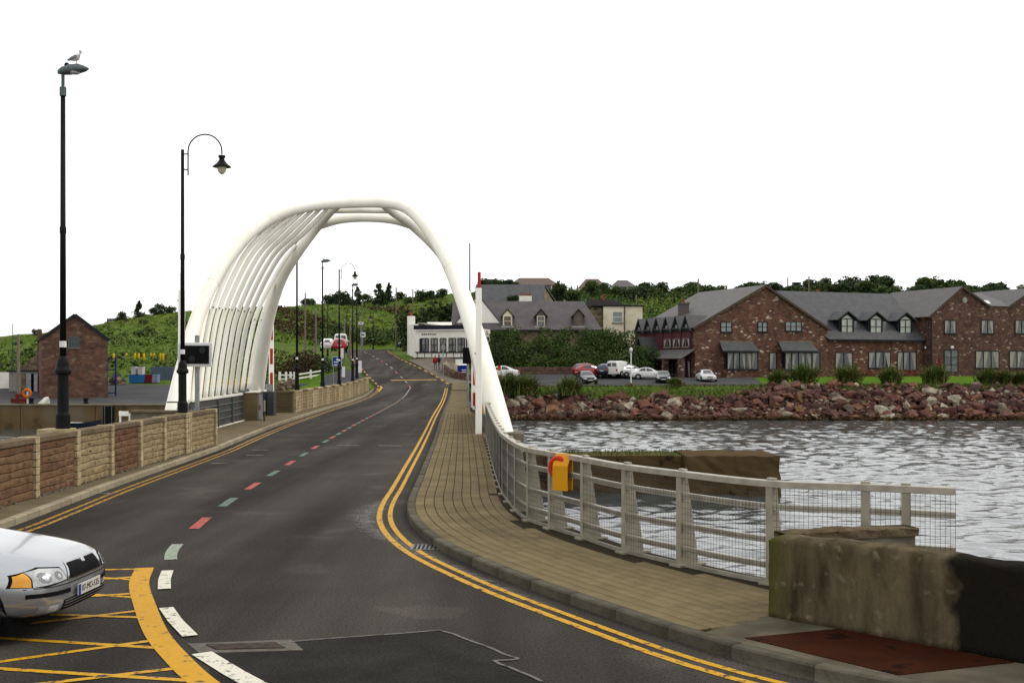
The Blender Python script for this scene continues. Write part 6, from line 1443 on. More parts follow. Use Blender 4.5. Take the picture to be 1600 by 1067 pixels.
for u0, u1 in ((659, 670, ), (673.5, 684), (688, 697.5), (702, 713), (716, 727)):
    s0 = (P(u0, 0, 142).x - C0.x) / e.x; s1_ = (P(u1, 0, 142).x - C0.x) / e.x; window(cf, cfp((s0 + s1_) / 2, (zw0 + zw1) / 2), (e.x, e.y), s1_ - s0, zw1 - zw0, 2, 2, curtains=False, pane=mat('cafe_pane', (0.10, 0.11, 0.11), (0.30, 0.29, 0.26), scale=1.6, rough=.1), sill=False)
for u in (656, 657.8, 730): s0 = (P(u, 0, 142).x - C0.x) / e.x; mb = MB(); mb.bar(cfp(s0, zw0 - .1, .05), cfp(s0, zw1, .05), .1, .1, up=e); mb.build('pilaster', FRAMEM, cf)
mb = MB(); mb.bar(cfp(-.05, zw0 - .12, .08), cfp(Lc, zw0 - .12, .08), .12, .14); mb.build('sill_band', FRAMEM, cf)
for k in range(7): s0 = .2 + k * .95; mb = MB(); mb.bar(cfp(s0, zb + .5, .04), cfp(s0, zw0 - .1, .04), .05, .05, up=e); mb.build('panel_strip', FRAMEM, cf)
mb = MB(); mb.bar(cfp(-.05, zb + .3, .05), cfp(Lc, zb + .3, .05), .1, .5); mb.build('plinth', FRAMEM, cf)
for k in range(7): mb = MB(); mb.bar(cfp(.75 + k * .28, zw1 + .5, .02), cfp(.95 + k * .28, zw1 + .5, .02), .02, .2); mb.build('sign_letter', mat('grey_letter', (0.2, .2, .19)), cf)
ch2 = thing('white_gabled_house', 'white house with steep gable rising behind the cafe', 'building', (-5, 150, 4))
a, b = P(704, 0, 150), P(790, 0, 150); gable_block(ch2, (a.x, 150), (b.x, 150), 9, 3.5, 7.4, P(0, 462, 150).z, WALLW, SLATE, .2)
for u in (725, 733): p = P(u, 500, 149.9); mb = MB(); mb.box((p.x, 149.9, p.z), (.16, .1, 2.6)); mb.build('black_strip', FRAMEM, ch2)
mb = MB(); slab3(mb, (P(668, 0, 146).x, 146, 7.6), (P(706, 0, 146).x, 146, 7.6), (P(706, 0, 150).x, 150, 8.3), (P(668, 0, 150).x, 150, 8.3)); mb.build('porch_roof', WALLW, ch2)
# --- houses on the hill
def hill_house(u0, u1, vb, ve, vr, Y, lab, roofm, gw=None, gable_left=True):
    a, b = P(u0, vb, Y), P(u1, vb, Y); ze, za, zb = P(0, ve, Y).z, P(0, vr, Y + 4).z, P(0, vb, Y).z - 2
    t = thing('hill_house', lab, 'house', (a.x, Y, zb + 2)); g = gw or 5
    mb = MB(); mb.box(((a.x + b.x) / 2, Y + 4, (zb + ze) / 2), (b.x - a.x, 8, ze - zb)); mb.build('wall', WALLW, t)
    for y0, y1 in ((Y - .4, Y + 4), (Y + 8.4, Y + 4)): mb = MB(); slab3(mb, (a.x - .3, y0, ze), (b.x + .3, y0, ze), (b.x + .3 - g * .5, y1, za), (a.x - .3 + g * .5, y1, za)); mb.build('roof', roofm, t)
    for x, s_ in ((a.x, 1), (b.x, -1)): mb = MB(); mb.extr([(x, Y, ze), (x, Y + 8, ze), (x + s_ * g * .42, Y + 4, za - .1)], (s_ * .2, 0, 0)); mb.build('gable', WALLW, t)
    for k in range(3): x = lerp(a.x, b.x, (k + .7) / 3.4); window(t, (x, Y - .02, zb + 2 + 1.2), (1, 0), 1.4, 1.2, 2, 1, curtains=False)
    return t
BRR = slate_mat('brown_tiles', (0.13, 0.085, 0.06), (0.10, 0.065, 0.05))
hill_house(797, 872, 456, 446, 435, 330, 'white house with long brown roof on the hilltop left of the others', BRR, 6)
hill_house(905, 948, 460, 450, 436.5, 330, 'white house with brown roof half hidden by trees on the hilltop', BRR, 5)
hill_house(955, 994, 459, 449, 438.5, 325, 'white house with grey roof rightmost on the hilltop', SLATE3, 5)
hill_house(166, 200, 512, 505, 494, 230, 'white house just showing above the green ridge on the left', SLATE3, 4)
for k, (u, v) in enumerate(((1285, 443), (1345, 443), (1362, 446), (1372, 449), (1240, 446), (1258, 452))):
    hill_house(u, u + 9, v + 6, v + 2, v, 300, ['tiny cream house among trees left of the tall skyline post', 'tiny cream house among trees above the first dormer', 'tiny cream house among trees above the middle dormer', 'tiny cream house among trees right of the middle dormer', 'tiny pale house in the wood above the grey gable roof', 'tiny pale house below the skyline post'][k], SLATE3, 1.5)

# --- warehouse, shed, quay things
wh = thing('stone_warehouse', 'tall dark red stone warehouse with plain gable on the harbour quay', 'building', (-41.5, 108, -.5))
a, b = P(65, 0, 108), P(168, 0, 108); gable_block(wh, (a.x, 108), (b.x - .85, 110.4), 12, -1.2, P(0, 529, 108).z, P(0, 491, 108).z, WST, SLATE, .12, verge=FRAMEM)
p = P(115, 535, 109.15); window(wh, (p.x, 109.15, p.z), (b.x - .85 - a.x, 2.4), .95, .98, 2, 2, curtains=False, frame=mat('blue_grey_frame', (0.09, 0.12, 0.13)), pane=GLASS)
sh = thing('shed', 'low stone ended shed with grey sliding doors left of the warehouse', 'building', (-50, 118, 0))
a, b = P(14, 0, 118), P(66, 0, 118); zb, zt = -.3, P(0, 580, 118).z; mb = MB(); mb.box(((a.x + b.x) / 2, 121, (zb + zt) / 2), (b.x - a.x, 6, zt - zb)); mb.build('wall', mat('grey_render', (0.30, 0.29, 0.25), (0.22, 0.21, 0.18)), sh)
mb = MB(); mb.extr([(P(24, 0, 121).x, 121, zt), (P(70, 0, 121).x, 121, zt), (P(70, 0, 121).x, 121, P(0, 555, 121).z), (P(55, 0, 121).x, 121, P(0, 555, 121).z)], (0, 4, 0)); mb.build('gable', GST, sh)
for u, ww, mm in ((37, .55, GST), (46, .7, GREYM), (51, .3, BLACK), (57, .55, GREYM), (62, .4, GST)): mb = MB(); mb.box((P(u, 0, 117.95).x, 117.95, (zb + zt) / 2 - .1), (ww, .1, zt - zb - .3)); mb.build('door' if mm is GREYM else 'panel', mm, sh)
mb = MB(); mb.box(((a.x + b.x) / 2, 121, zt + .06), (b.x - a.x + .4, 6.4, .14)); mb.build('roof', FRAMEM, sh)
wl_ = thing('white_yard_wall', 'low white yard wall at the left edge of the harbour', 'wall', (-56, 122, 0)); mb = MB(); mb.box((P(-10, 0, 122).x, 122, .9), (8, .3, 2.2)); mb.build('wall_body', WALLW, wl_)
def pole(u, v0, v1, Y, r, lab, mm=WOODP, name='wooden_pole', cat='pole', arm=False):
    p = P(u, v1, Y); zg = min(p.z, terr(p.x, Y)) - .3 if Y > 100 else p.z; zt = P(0, v0, Y).z; t = thing(name, lab, cat, (p.x, Y, zg))
    mb = MB(); mb.lathe([(r, 0), (r * .75, zt - zg)], n=9); mb.build('shaft', mm, t, world=False, smooth=False)
    mb = MB(); mb.lathe([(r * .8, 0), (r * .5, .08)], (0, 0, zt - zg), 9); mb.build('cap', GREYM, t, world=False)
    if arm: mb = MB(); mb.box((0, 0, zt - zg - .5), (1.4, .1, .1)); mb.build('cross_arm', mm, t, world=False)
    return t
pole(29, 523, 628, 101, .16, 'weathered wooden pole on the quay left of the warehouse'); pole(62, 515, 560, 119, .3, 'brick-red chimney stack post beside the shed gable', mat('red_stack', (0.14, 0.08, 0.06)))
pole(20, 506, 575, 140, .07, 'thin green mast far left behind the shed', mat('green_mast', (0.05, 0.09, 0.07)), 'mast', 'mast')
for u, v0, v1, Y, lab in ((477, 458, 541, 165, 'grey wooden pole left of the arch lamp posts'), (493.5, 484, 572, 128, 'grey wooden pole standing on the grass by the white fence'), (619, 450, 535, 170, 'tall wooden pole with stay left of the cafe chimney'), (645, 452, 500, 190, 'wooden pole in the trees behind the cafe chimney'), (734, 381, 470, 165, 'tall dark wooden pole behind the top of the right arch leg'), (566, 474, 543, 178, 'wooden pole by the road bend behind the square sign'), (1091, 436, 470, 230, 'thin pole above the grey hotel roof'), (1264, 432, 470, 250, 'thick post on the skyline above the slate roof'), (902, 446, 480, 250, 'pole on the hill between the two brown-roofed houses'), (994, 462, 500, 170, 'white pole beside the cream building'), (1231, 434, 470, 300, 'thin skyline pole left of the thick post'), (547, 500, 548, 150, 'pale thin pole by the white-topped van'), (538, 500, 584, 140, 'thin white post near the blue sign')): pole(u, v0, v1, Y, .13 if Y < 200 else .2, lab)
# lifebuoy stand, bollards, sacks, bits on the quay
t = thing('lifebuoy_stand', 'orange lifebuoy on a white post at the quay edge', 'lifebuoy', (P(43, 0, 99).x, 99, -.7)); mb = MB(); mb.box((0, 0, .55), (.12, .1, 1.2)); mb.build('post', WHITE, t, world=False)
mb = MB(); mb.tube([(math.cos(k / 12 * 6.283) * .32, -.1, 1.0 + math.sin(k / 12 * 6.283) * .32) for k in range(13)], .12, 8, cap=False); mb.build('ring', mat('faded_orange', (0.60, 0.16, 0.03)), t, world=False, smooth=True)
for u, lab in ((33, 'rust-red mooring bollard left of the lifebuoy stand'), (49, 'dark mooring bollard right of the lifebuoy stand'), (134, 'dark mooring bollard on the quay near the moored boat')):
    t = thing('mooring_bollard', lab, 'bollard', (P(u, 0, 98.4).x, 98.4, -.62), group='bollards on the quay'); mb = MB(); mb.lathe([(.26, 0), (.2, .1), (.16, .32), (.27, .42), (.24, .52), (.05, .56)], n=12); mb.build('post', mat('rust_bollard', (0.14, 0.04, 0.025)) if u < 40 else BLACKP, t, world=False, smooth=True)
t = thing('white_tarpaulin', 'white tarpaulin heap on the quay edge', 'tarpaulin', (P(69, 0, 99).x, 99, -.7)); rn = random.Random(6); mb = MB(); mb.hull([(rn.uniform(-.75, .75), rn.uniform(-.4, .4), 0) for _ in range(6)] + [(rn.uniform(-.1, .6), rn.uniform(-.2, .2), rn.uniform(.3, .75)) for _ in range(7)]); mb.build('cover', WALLW, t, world=False, bevel=.05)
t = thing('skip_box', 'dark red fish boxes stacked left of the lifebuoy stand', 'boxes', (P(25, 0, 101).x, 101, -.6))
for k, (x, z) in enumerate(((0, .2), (.75, .2), (.4, .6))): mb = MB(); mb.box((x, 0, z), (.7, .5, .38), taper=1.06); mb.build('box', mat('dark_red_plastic', (0.16, .03, .025)), t, world=False)
# boat
bt = thing('rowing_boat', 'small dark blue rowing boat with white interior moored below the quay', 'boat', (P(128, 0, 96.2).x, 96.2, -2.68), .05)
secs = [(-1.35, .52, .62), (-.8, .66, .58), (0, .72, .58), (.8, .55, .66), (1.35, .26, .76), (1.6, .03, .86)]
mb = MB(); vs = []
for x, w_, h_ in secs: vs += [(x, -w_, h_), (x, -w_ * .86, .2), (x, -w_ * .4, 0), (x, w_ * .4, 0), (x, w_ * .86, .2), (x, w_, h_)]
mb.add(vs, [(6 * i + k, 6 * i + 6 + k, 6 * i + 7 + k, 6 * i + 1 + k) for i in range(5) for k in range(5)] + [(0, 1, 2, 3, 4, 5)]); mb.build('hull', mat('boat_blue', (0.022, 0.03, 0.045)), bt, world=False, smooth=True)
mb = MB(); vs = []
for x, w_, h_ in secs: vs += [(x * .97, -w_ * .96, h_ - .02), (x * .97, -w_ * .7, .25), (x * .97, w_ * .7, .25), (x * .97, w_ * .96, h_ - .02)]
mb.add(vs, [(4 * i + k, 4 * i + 4 + k, 4 * i + 5 + k, 4 * i + 1 + k) for i in range(5) for k in range(3)] + [(0, 1, 2, 3)]); mb.build('lining', WALLW, bt, world=False, fix=False)
for x in (-.7, .3): mb = MB(); mb.box((x, 0, .45), (.25, 1.2, .04)); mb.build('thwart', WOODP, bt, world=False)
# gear in the yard
cn = thing('storage_container', 'blue-grey steel container in the yard left of the arch', 'container', (P(258, 0, 132).x, 132, 0.6)); mb = MB(); mb.box((0, 0, 1.0), (2.6, 2.4, 2.0)); mb.build('body', mat('container_blue', (0.12, 0.16, 0.20), (0.09, .12, .15)), cn, world=False)
for k in range(9): mb = MB(); mb.box((-1.2 + k * .3, -1.22, 1.0), (.12, .05, 1.8)); mb.build('corrugation', MATS['container_blue'], cn, world=False)
for u, s_, c_, lab in ((210, .9, (0.03, 0.17, 0.42), 'bright blue fish bin left of the pair in the yard'), (221, .9, (0.03, 0.18, 0.45), 'bright blue fish bin right of the pair in the yard'), (234, .8, (0.20, .02, .03), 'dark red fish bin in the yard'), (210, .5, (0.6, .58, .55), 'white drum standing on the left blue bin'), (221, .5, (0.6, .58, .55), 'white drum standing on the right blue bin'), (243, .7, (0.25, .3, .5), 'pale blue fish bin beside the container')):
    p = P(u, 0, 128); z = terr(p.x, 128) + (.9 if 'drum' in lab else 0); t = thing('fish_bin' if 'bin' in lab else 'drum', lab, 'bin' if 'bin' in lab else 'drum', (p.x, 128, z)); mm = mat('plastic_%d_%d' % (u, int(s_ * 10)), c_)
    if 'bin' in lab:
        mb = MB(); mb.box((0, 0, .45), (s_, .8, .85), taper=1.12); mb.build('body', mm, t, world=False, bevel=.03); mb = MB(); mb.box((0, 0, .9), (s_ * 1.16, .95, .08)); mb.build('rim', mm, t, world=False)
    else: mb = MB(); mb.lathe([(.25, 0), (.27, .3), (.25, .6), (.12, .72)], n=12); mb.build('body', mm, t, world=False, smooth=True); mb = MB(); mb.lathe([(.1, .7), (.1, .8)], n=10); mb.build('cap', WHITE, t, world=False)
t = thing('net_pile', 'pile of buff fishing nets and floats beside the blue post', 'nets', (P(186, 0, 126).x, 126, terr(P(186, 0, 126).x, 126))); rn = random.Random(9)
for k in range(7): mb = MB(); x, z = rn.uniform(-1, 1), rn.uniform(.2, 1.1); mb.hull([(x + rn.gauss(0, .35), rn.gauss(0, .3), z + rn.gauss(0, .22)) for _ in range(14)]); mb.build('net_bundle', mat('net_buff', (0.34, 0.2, 0.11), (.22, .13, .08), scale=5) if k % 2 else mat('net_dark', (.05, .06, .06)), t, world=False)
t = thing('steel_gantry', 'tall blue steel gantry standing at the right side of the warehouse', 'gantry', (P(176, 0, 112).x, 112, -.4)); 
for x in (-.55, .3): mb = MB(); mb.box((x, 0, 1.9), (.12, .12, 4.0)); mb.build('post', mat('blue_steel', (0.02, 0.045, 0.17)), t, world=False)
for z in (.4, 1.5, 2.7, 3.8): mb = MB(); mb.box((-.12, 0, z), (.85, .1, .1)); mb.build('cross_bar', MATS['blue_steel'], t, world=False)
t = thing('buoy_line', 'line of yellow buoys and floats hung across the yard below the hill', 'buoys', (P(215, 0, 134).x, 134, 4)); rn = random.Random(12)
a, b = P(172, 551, 134), P(262, 551, 134); mb = MB(); mb.tube([a, (a + b) / 2 - Vector((0, 0, .12)), b], .015, 5); mb.build('line', BLACK, t)
for p_ in (a, b): mb = MB(); mb.tube([Vector((p_.x, 134, terr(p_.x, 134) - .2)), p_], .05, 6); mb.build('post', WOODP, t)
for u, h_ in ((178, .9), (198, .4), (211, .9), (217, .8), (225, 1.0), (236, .5), (241, .4), (251, 1.0), (255, 1.05)):
    p_ = P(u, 551.5, 134); mb = MB(); mb.lathe([(.03, 0), (.15, -.12), (.13, -h_ * .8), (.04, -h_)], (p_.x, 134, p_.z), 8); mb.build('buoy', mat('buoy_yellow', (0.62, 0.42, 0.02)), t, smooth=True)
t = thing('yellow_barrier', 'long yellow barrier fence behind the lower arch ribs', 'barrier', (P(360, 0, 118).x, 118, .3)); a, b = P(300, 0, 116), P(412, 0, 120)
for z in (.35, .75): mb = MB(); mb.bar((a.x, 116, terr(a.x, 116) + z + .2), (b.x, 120, terr(b.x, 120) + z + .2), .1, .22); mb.build('rail', mat('barrier_yellow', (0.62, 0.34, 0.015)), t)
for k in range(7): q_ = a.lerp(b, k / 6); mb = MB(); mb.box((q_.x, q_.y, terr(q_.x, q_.y) + .5), (.14, .14, 1.3)); mb.build('post', MATS['barrier_yellow'], t)
# white fence, low wall and signs through the arch
t = thing('white_fence', 'white post and rail fence on the grass beyond the lamp posts', 'fence', (P(475, 0, 120).x, 120, 1)); FP = [(437, 588, 116), (447, 588, 116), (454, 588, 116), (460, 588, 116), (485.5, 584, 122), (510, 580, 127)]
for u, v, Y in FP: p_ = P(u, v + 8, Y); mb = MB(); mb.box((p_.x, Y, p_.z + .42), (.22, .2, 1.15), taper=.85); mb.build('post', WALLW, t)
for (a, b) in zip(FP, FP[1:]):
    for dv in (0, 6): p0, p1 = P(a[0], a[1] + dv - 2, a[2]), P(b[0], b[1] + dv - 2, b[2]); mb = MB(); mb.bar(p0, p1, .08, .14); mb.build('rail', WALLW, t)
t = thing('rubble_wall', 'low grey rubble wall below the white fence', 'wall', (P(445, 0, 114).x, 114, .3)); a, b = P(430, 0, 113), P(463, 0, 115); rn = random.Random(3)
for k in range(34): q_ = a.lerp(b, rn.random()); mb = MB(); c = (q_.x, q_.y + rn.uniform(-.2, .2), terr(q_.x, q_.y) + rn.uniform(.1, .95)); mb.hull([(c[0] + rn.gauss(0, .28), c[1] + rn.gauss(0, .15), c[2] + rn.gauss(0, .16)) for _ in range(12)]); mb.build('stone', GST, t)
BLUES = mat('road_sign_blue', (0.01, 0.055, 0.26), (0.012, 0.05, 0.22), scale=3, rough=.35)
t = thing('blue_sign', 'square blue information sign with white border beside the grass', 'sign', (P(526, 0, 112).x, 112, 1)); a, b = P(519, 557, 112), P(534, 572.5, 112); c = (a + b) / 2; w_, h_ = b.x - a.x, a.z - b.z
mb = MB(); mb.box((c.x, 112, c.z), (w_, .04, h_)); mb.build('border', WHITE, t); mb = MB(); mb.box((c.x, 111.97, c.z), (w_ - .08, .03, h_ - .08)); pn = mb.build('panel', BLUES, t)
mb = MB(); mb.tube([(c.x + .05, 111.955, c.z + .2), (c.x + .05, 111.945, c.z + .2)], .11, 14); mb.build('symbol', WHITE, pn)
for z, ww in ((-.05, .5), (-.32, .55)): mb = MB(); mb.box((c.x - .06, 111.95, c.z + z), (ww, .01, .09)); mb.build('text_line', WHITE, pn)
for x in (-.35, .35): mb = MB(); mb.box((c.x + x, 112.05, c.z - 1.3), (.06, .06, 2.6)); mb.build('post', GREYM, t)
for u, v0, v1, Y, lab in ((563, 519, 527, 175, 'square white road sign on the bend'), (560, 503, 507, 160, 'small white sign board high on a pole by the road')):
    a, b = P(u, v0, Y), P(u + 8, v1, Y); t = thing('road_sign', lab, 'sign', (a.x + .4, Y, terr(a.x, Y))); mb = MB(); mb.box(((a.x + b.x) / 2, Y, (a.z + b.z) / 2), (b.x - a.x, .05, a.z - b.z)); mb.build('plate', WHITE, t)
    mb = MB(); z0 = terr(a.x, Y); mb.box(((a.x + b.x) / 2, Y + .06, (z0 + a.z) / 2), (.09, .06, a.z - z0)); mb.build('post', GREYM, t)
    mb = MB(); mb.box(((a.x + b.x) / 2, Y - .03, (a.z + b.z) / 2), ((b.x - a.x) * .5, .02, (a.z - b.z) * .35), 0); mb.build('mark', GREYP, t)
for u, v, Y, lab, red in ((533, 551, 126, 'red and white roadside post beside the blue sign', True), (560.5, 572, 104, 'white marker post behind the end of the far panel wall', False), (535, 580, 118, 'leaning white board at the roadside behind the curved-neck lamp', False)):
    p_ = P(u, v, Y); t = thing('marker_post', lab, 'marker', (p_.x, Y, p_.z - .6)); mb = MB(); mb.box((.12, 0, .55), (.3, .08, 1.1)); mb.build('panel', WHITE, t, world=False)
    mb = MB(); mb.box((-.16, 0, .5), (.22, .06, .9)); mb.build('side_strip', REDSTR if red else GREYM, t, world=False)
# forecourt: low curved wall, chairs, bin, signs, person
t = thing('forecourt_wall', 'low curved dark stone wall round the cafe forecourt', 'wall', (-8, 122, 1.8)); cv = smooth_pts([P(693, 0, 126), P(697, 0, 122), P(712, 0, 118), P(737, 0, 117)], 5); rn = random.Random(2)
for a, b in zip(cv, cv[1:]):
    z = terr(a.x, a.y)
    for r_ in range(2): mb = MB(); mb.bar((a.x, a.y, z + .28 + r_ * .36), (b.x * .98 + a.x * .02, b.y * .98 + a.y * .02, z + .28 + r_ * .36), .4, .34); mb.build('stone', LOWST, t, bevel=.04)
t = thing('blue_bin', 'blue plastic recycling bin with white lid behind the forecourt wall', 'bin', (P(723, 0, 121).x, 121, terr(P(723, 0, 121).x, 121))); mb = MB(); mb.box((0, 0, .75), (1.05, .9, 1.1), taper=1.05); mb.build('body', mat('bin_blue', (0.012, 0.03, 0.22)), t, world=False, bevel=.04); mb = MB(); mb.box((0, 0, 1.36), (1.1, 1.0, .14), taper=.8); mb.build('lid', WHITE, t, world=False)
for k in range(2): mb = MB(); mb.box((.15, -.5, .8 - k * .2), (.5, .02, .07)); mb.build('print', WHITE, t, world=False)
t = thing('white_kiosk', 'white boxed utility cabinet behind the blue bin', 'cabinet', (P(719, 0, 125).x, 125, terr(P(719, 0, 125).x, 125))); mb = MB(); mb.box((0, 0, .9), (1.0, .7, 1.8)); mb.build('body', WALLW, t, world=False, bevel=.03); mb = MB(); mb.box((0, 0, 1.83), (1.1, .8, .08)); mb.build('lid', GREYM, t, world=False)
def chair(u, Y, rz, lab):
    x = P(u, 0, Y).x; t = thing('garden_chair', lab, 'chair', (x, Y, terr(x, Y) + .1), rz, 'white chairs on the cafe forecourt'); CH = mat('chair_white', (0.55, .48, .38))
    mb = MB(); mb.box((0, 0, .45), (.5, .5, .05)); mb.build('seat', CH, t, world=False); mb = MB(); mb.box((0, .24, .75), (.5, .05, .55)); mb.build('backrest', CH, t, world=False)
    for a in (-.21, .21):
        for b in (-.21, .21): mb = MB(); mb.box((a, b, .22), (.05, .05, .44)); mb.build('leg', CH, t, world=False)
for u, Y, rz, lab in ((697, 125.5, .4, 'white garden chair nearest the diamond sign'), (703, 124.5, 2.4, 'white garden chair second along the forecourt'), (709, 125.5, -.6, 'white garden chair third along the forecourt'), (700, 128.5, 1.8, 'white garden chair behind the others near the cafe wall'), (713, 123.5, 3.3, 'white garden chair beside the blue bin')): chair(u, Y, rz, lab)
t = thing('road_sign', 'diamond-shaped grey sign back on a tall post before the cafe', 'sign', (P(692.5, 0, 118).x, 118, terr(P(692.5, 0, 118).x, 118))); zt = P(0, 543, 118).z - t.location.z; mb = MB(); mb.box((0, 0, zt / 2), (.09, .09, zt)); mb.build('post', GREYM, t, world=False)
mb = MB(); mb.extr([(0, -.05, zt - .38), (.27, -.05, zt), (0, -.05, zt + .38), (-.27, -.05, zt)], (0, .03, 0)); mb.build('plate', GREYM, t, world=False)
def person(x, y, z, rz, lab, top, legs, h=1.68):
    t = thing('person', lab, 'person', (x, y, z), rz); k = h / 1.75
    def skin(name, verts, edges, rad, mm, root=0):
        me = bpy.data.meshes.new(name); me.from_pydata([tuple(c * k for c in v) for v in verts], edges, []); o = mk(name, me, mm, t); md = o.modifiers.new('skin', 'SKIN')
        for i, r_ in enumerate(rad): me.skin_vertices[0].data[i].radius = (r_[0] * k, r_[1] * k) if hasattr(r_, '__len__') else (r_ * k, r_ * k)
        me.skin_vertices[0].data[root].use_root = True; s_ = o.modifiers.new('sub', 'SUBSURF'); s_.levels = 1; s_.render_levels = 2; return o
    V_ = [(0, 0, .95), (0, 0, 1.15), (0, 0, 1.40), (0, .01, 1.50), (0, .03, 1.58), (0, .04, 1.68), (.17, 0, 1.42), (.25, .02, 1.15), (.22, .12, .93), (-.17, 0, 1.42), (-.26, -.02, 1.15), (-.24, .08, .92), (.09, 0, .90), (.11, .05, .50), (.10, -.06, .08), (.11, .08, .03), (-.09, 0, .90), (-.12, -.04, .50), (-.11, -.08, .08), (-.12, .06, .03)]
    E_ = [(0, 1), (1, 2), (2, 3), (3, 4), (4, 5), (2, 6), (6, 7), (7, 8), (2, 9), (9, 10), (10, 11), (0, 12), (12, 13), (13, 14), (14, 15), (0, 16), (16, 17), (17, 18), (18, 19)]
    rad = [(.15, .11), (.15, .11), (.16, .11), .055, .085, .075, .07, .05, .035, .07, .05, .035, .095, .065, .045, .04, .095, .065, .045, .04]
    body = skin('body', V_, E_, rad, mat('trousers_grey', legs)); 
    mb = MB(); mb.lathe([(.20, .88), (.205, 1.1), (.20, 1.35), (.12, 1.48), (.07, 1.50)], n=14); o = mb.build('jacket', mat('jacket_' + lab[10:14].strip(), top), t, world=False, smooth=True); o.scale = (k, .72 * k, k)
    for s_ in (-1, 1): mb = MB(); mb.tube([(s_ * .17 * k, 0, 1.43 * k), (s_ * .26 * k, .0, 1.15 * k), (s_ * .235 * k, .1 * k, .96 * k)], [.085, .07, .055], 10); mb.build('sleeve', MATS['jacket_' + lab[10:14].strip()], t, world=False, smooth=True)
    mb = MB(); mb.lathe([(.05, 1.46), (.085, 1.52), (.098, 1.62), (.08, 1.71), (.02, 1.75)], (0, .03, 0), 14); o = mb.build('head', mat('skin_tone', (0.42, 0.25, 0.18)), t, world=False, smooth=True); o.scale = (k, k, k)
    mb = MB(); mb.lathe([(.09, 1.58), (.104, 1.64), (.09, 1.73), (.02, 1.775)], (0, .005, 0), 14); o = mb.build('hair', mat('dark_hair', (0.03, .02, .015)), t, world=False, smooth=True); o.scale = (k, k, k)
    return t
p_ = P(680, 0, 125.5); person(p_.x, 125.5, terr(p_.x, 125.5) + .1, 2.6, 'person in a red jacket and grey trousers walking on the cafe forecourt', (0.30, 0.022, 0.022), (0.16, 0.16, 0.17))
p_ = P(686, 0, 127); person(p_.x, 127, terr(p_.x, 127) + .1, 1.0, 'person in dark clothes just behind the one in red', (0.02, 0.02, 0.025), (0.03, 0.03, 0.035), 1.6)
t = thing('red_white_marker', 'orange and white traffic post beyond the right arch leg', 'marker', (P(780, 0, 120).x, 120, terr(P(780, 0, 120).x, 120)))
for k in range(4): mb = MB(); mb.box((0, 0, .25 + k * .5), (.3, .2, .5)); mb.build('band', mat('cone_orange', (0.6, .07, .02)) if k % 2 else WALLW, t, world=False)
mb = MB(); mb.box((.55, .2, .3), (.9, .5, .6), taper=.5); mb.build('foot', MATS['cone_orange'], t, world=False)
t = thing('car_park_lamp', 'short white post lamp at the edge of the car park', 'street lamp', (P(986, 0, 122).x, 122, .4)); zt = P(0, 550, 122).z - .4
mb = MB(); mb.lathe([(.1, 0), (.07, .3), (.06, zt)], n=10); mb.build('post', WHITE, t, world=False); mb = MB(); mb.lathe([(.08, 0), (.17, .12), (.17, .35), (.06, .48)], (0, 0, zt), 12); mb.build('globe', WHITE, t, world=False, smooth=True)
t = thing('car_park_wall', 'low dark stone wall along the foot of the hedge', 'wall', (6, 138.6, 1.2)); x = -4.0
while x < 15.5:
    for r_ in range(2): wd = .95; mb = MB(); mb.box((x + wd / 2 + (.4 if r_ else 0), 138.6, terr(x, 138.6) + .25 + r_ * .45), (wd - .03, .4, .43)); mb.build('stone', LOWST, t, bevel=.05)
    x += .95

# ---------------------------------------------------------------- cars
def loft_body(st, n_sub=2):
    """st rows: x, z_bottom, z_shoulder, z_top, half width, half width at the top"""
    bm = bmesh.new(); rows = []
    for x, zb, zs, zt, w_, wt in st:
        pr = [(0, zb), (w_ * .72, zb), (w_ * .95, zb + .05), (w_, zb + (zs - zb) * .45), (w_ * .975, zs - .02), (w_ * .93, zs + .015), (wt, zt - .035), (wt * .62, zt - .004), (0, zt)]
        rows.append([bm.verts.new((x, y, z)) for y, z in pr])
    for a, b in zip(rows, rows[1:]):
        for k in range(len(a) - 1): bm.faces.new((a[k], b[k], b[k + 1], a[k + 1]))
    for r_, rev in ((rows[0], False), (rows[-1], True)):
        f = r_ if rev else list(reversed(r_)); bm.faces.new(f)
    g = bm.verts[:] + bm.edges[:] + bm.faces[:]
    d = bmesh.ops.duplicate(bm, geom=g)['geom']; vs = [x for x in d if isinstance(x, bmesh.types.BMVert)]
    for v in vs: v.co.y = -v.co.y
    bmesh.ops.reverse_faces(bm, faces=[x for x in d if isinstance(x, bmesh.types.BMFace)])
    bmesh.ops.remove_doubles(bm, verts=bm.verts, dist=.0005); 
    bmesh.ops.delete(bm, geom=[f for f in bm.faces if all(abs(v.co.y) < 1e-5 for v in f.verts)], context='FACES')
    bmesh.ops.recalc_face_normals(bm, faces=bm.faces)
    me = bpy.data.meshes.new('tmp'); bm.to_mesh(me); bm.free()
    o = bpy.data.objects.new('tmp', me); COL.objects.link(o); s = o.modifiers.new('s', 'SUBSURF'); s.levels = n_sub; bpy.context.view_layer.update()
    me2 = bpy.data.meshes.new_from_object(o.evaluated_get(bpy.context.evaluated_depsgraph_get())); bpy.data.objects.remove(o)
    me2.polygons.foreach_set('use_smooth', [True] * len(me2.polygons)); return me2
def bvh_of(me):
    return BVHTree.FromPolygons([v.co for v in me.vertices], [tuple(p.vertices) for p in me.polygons])
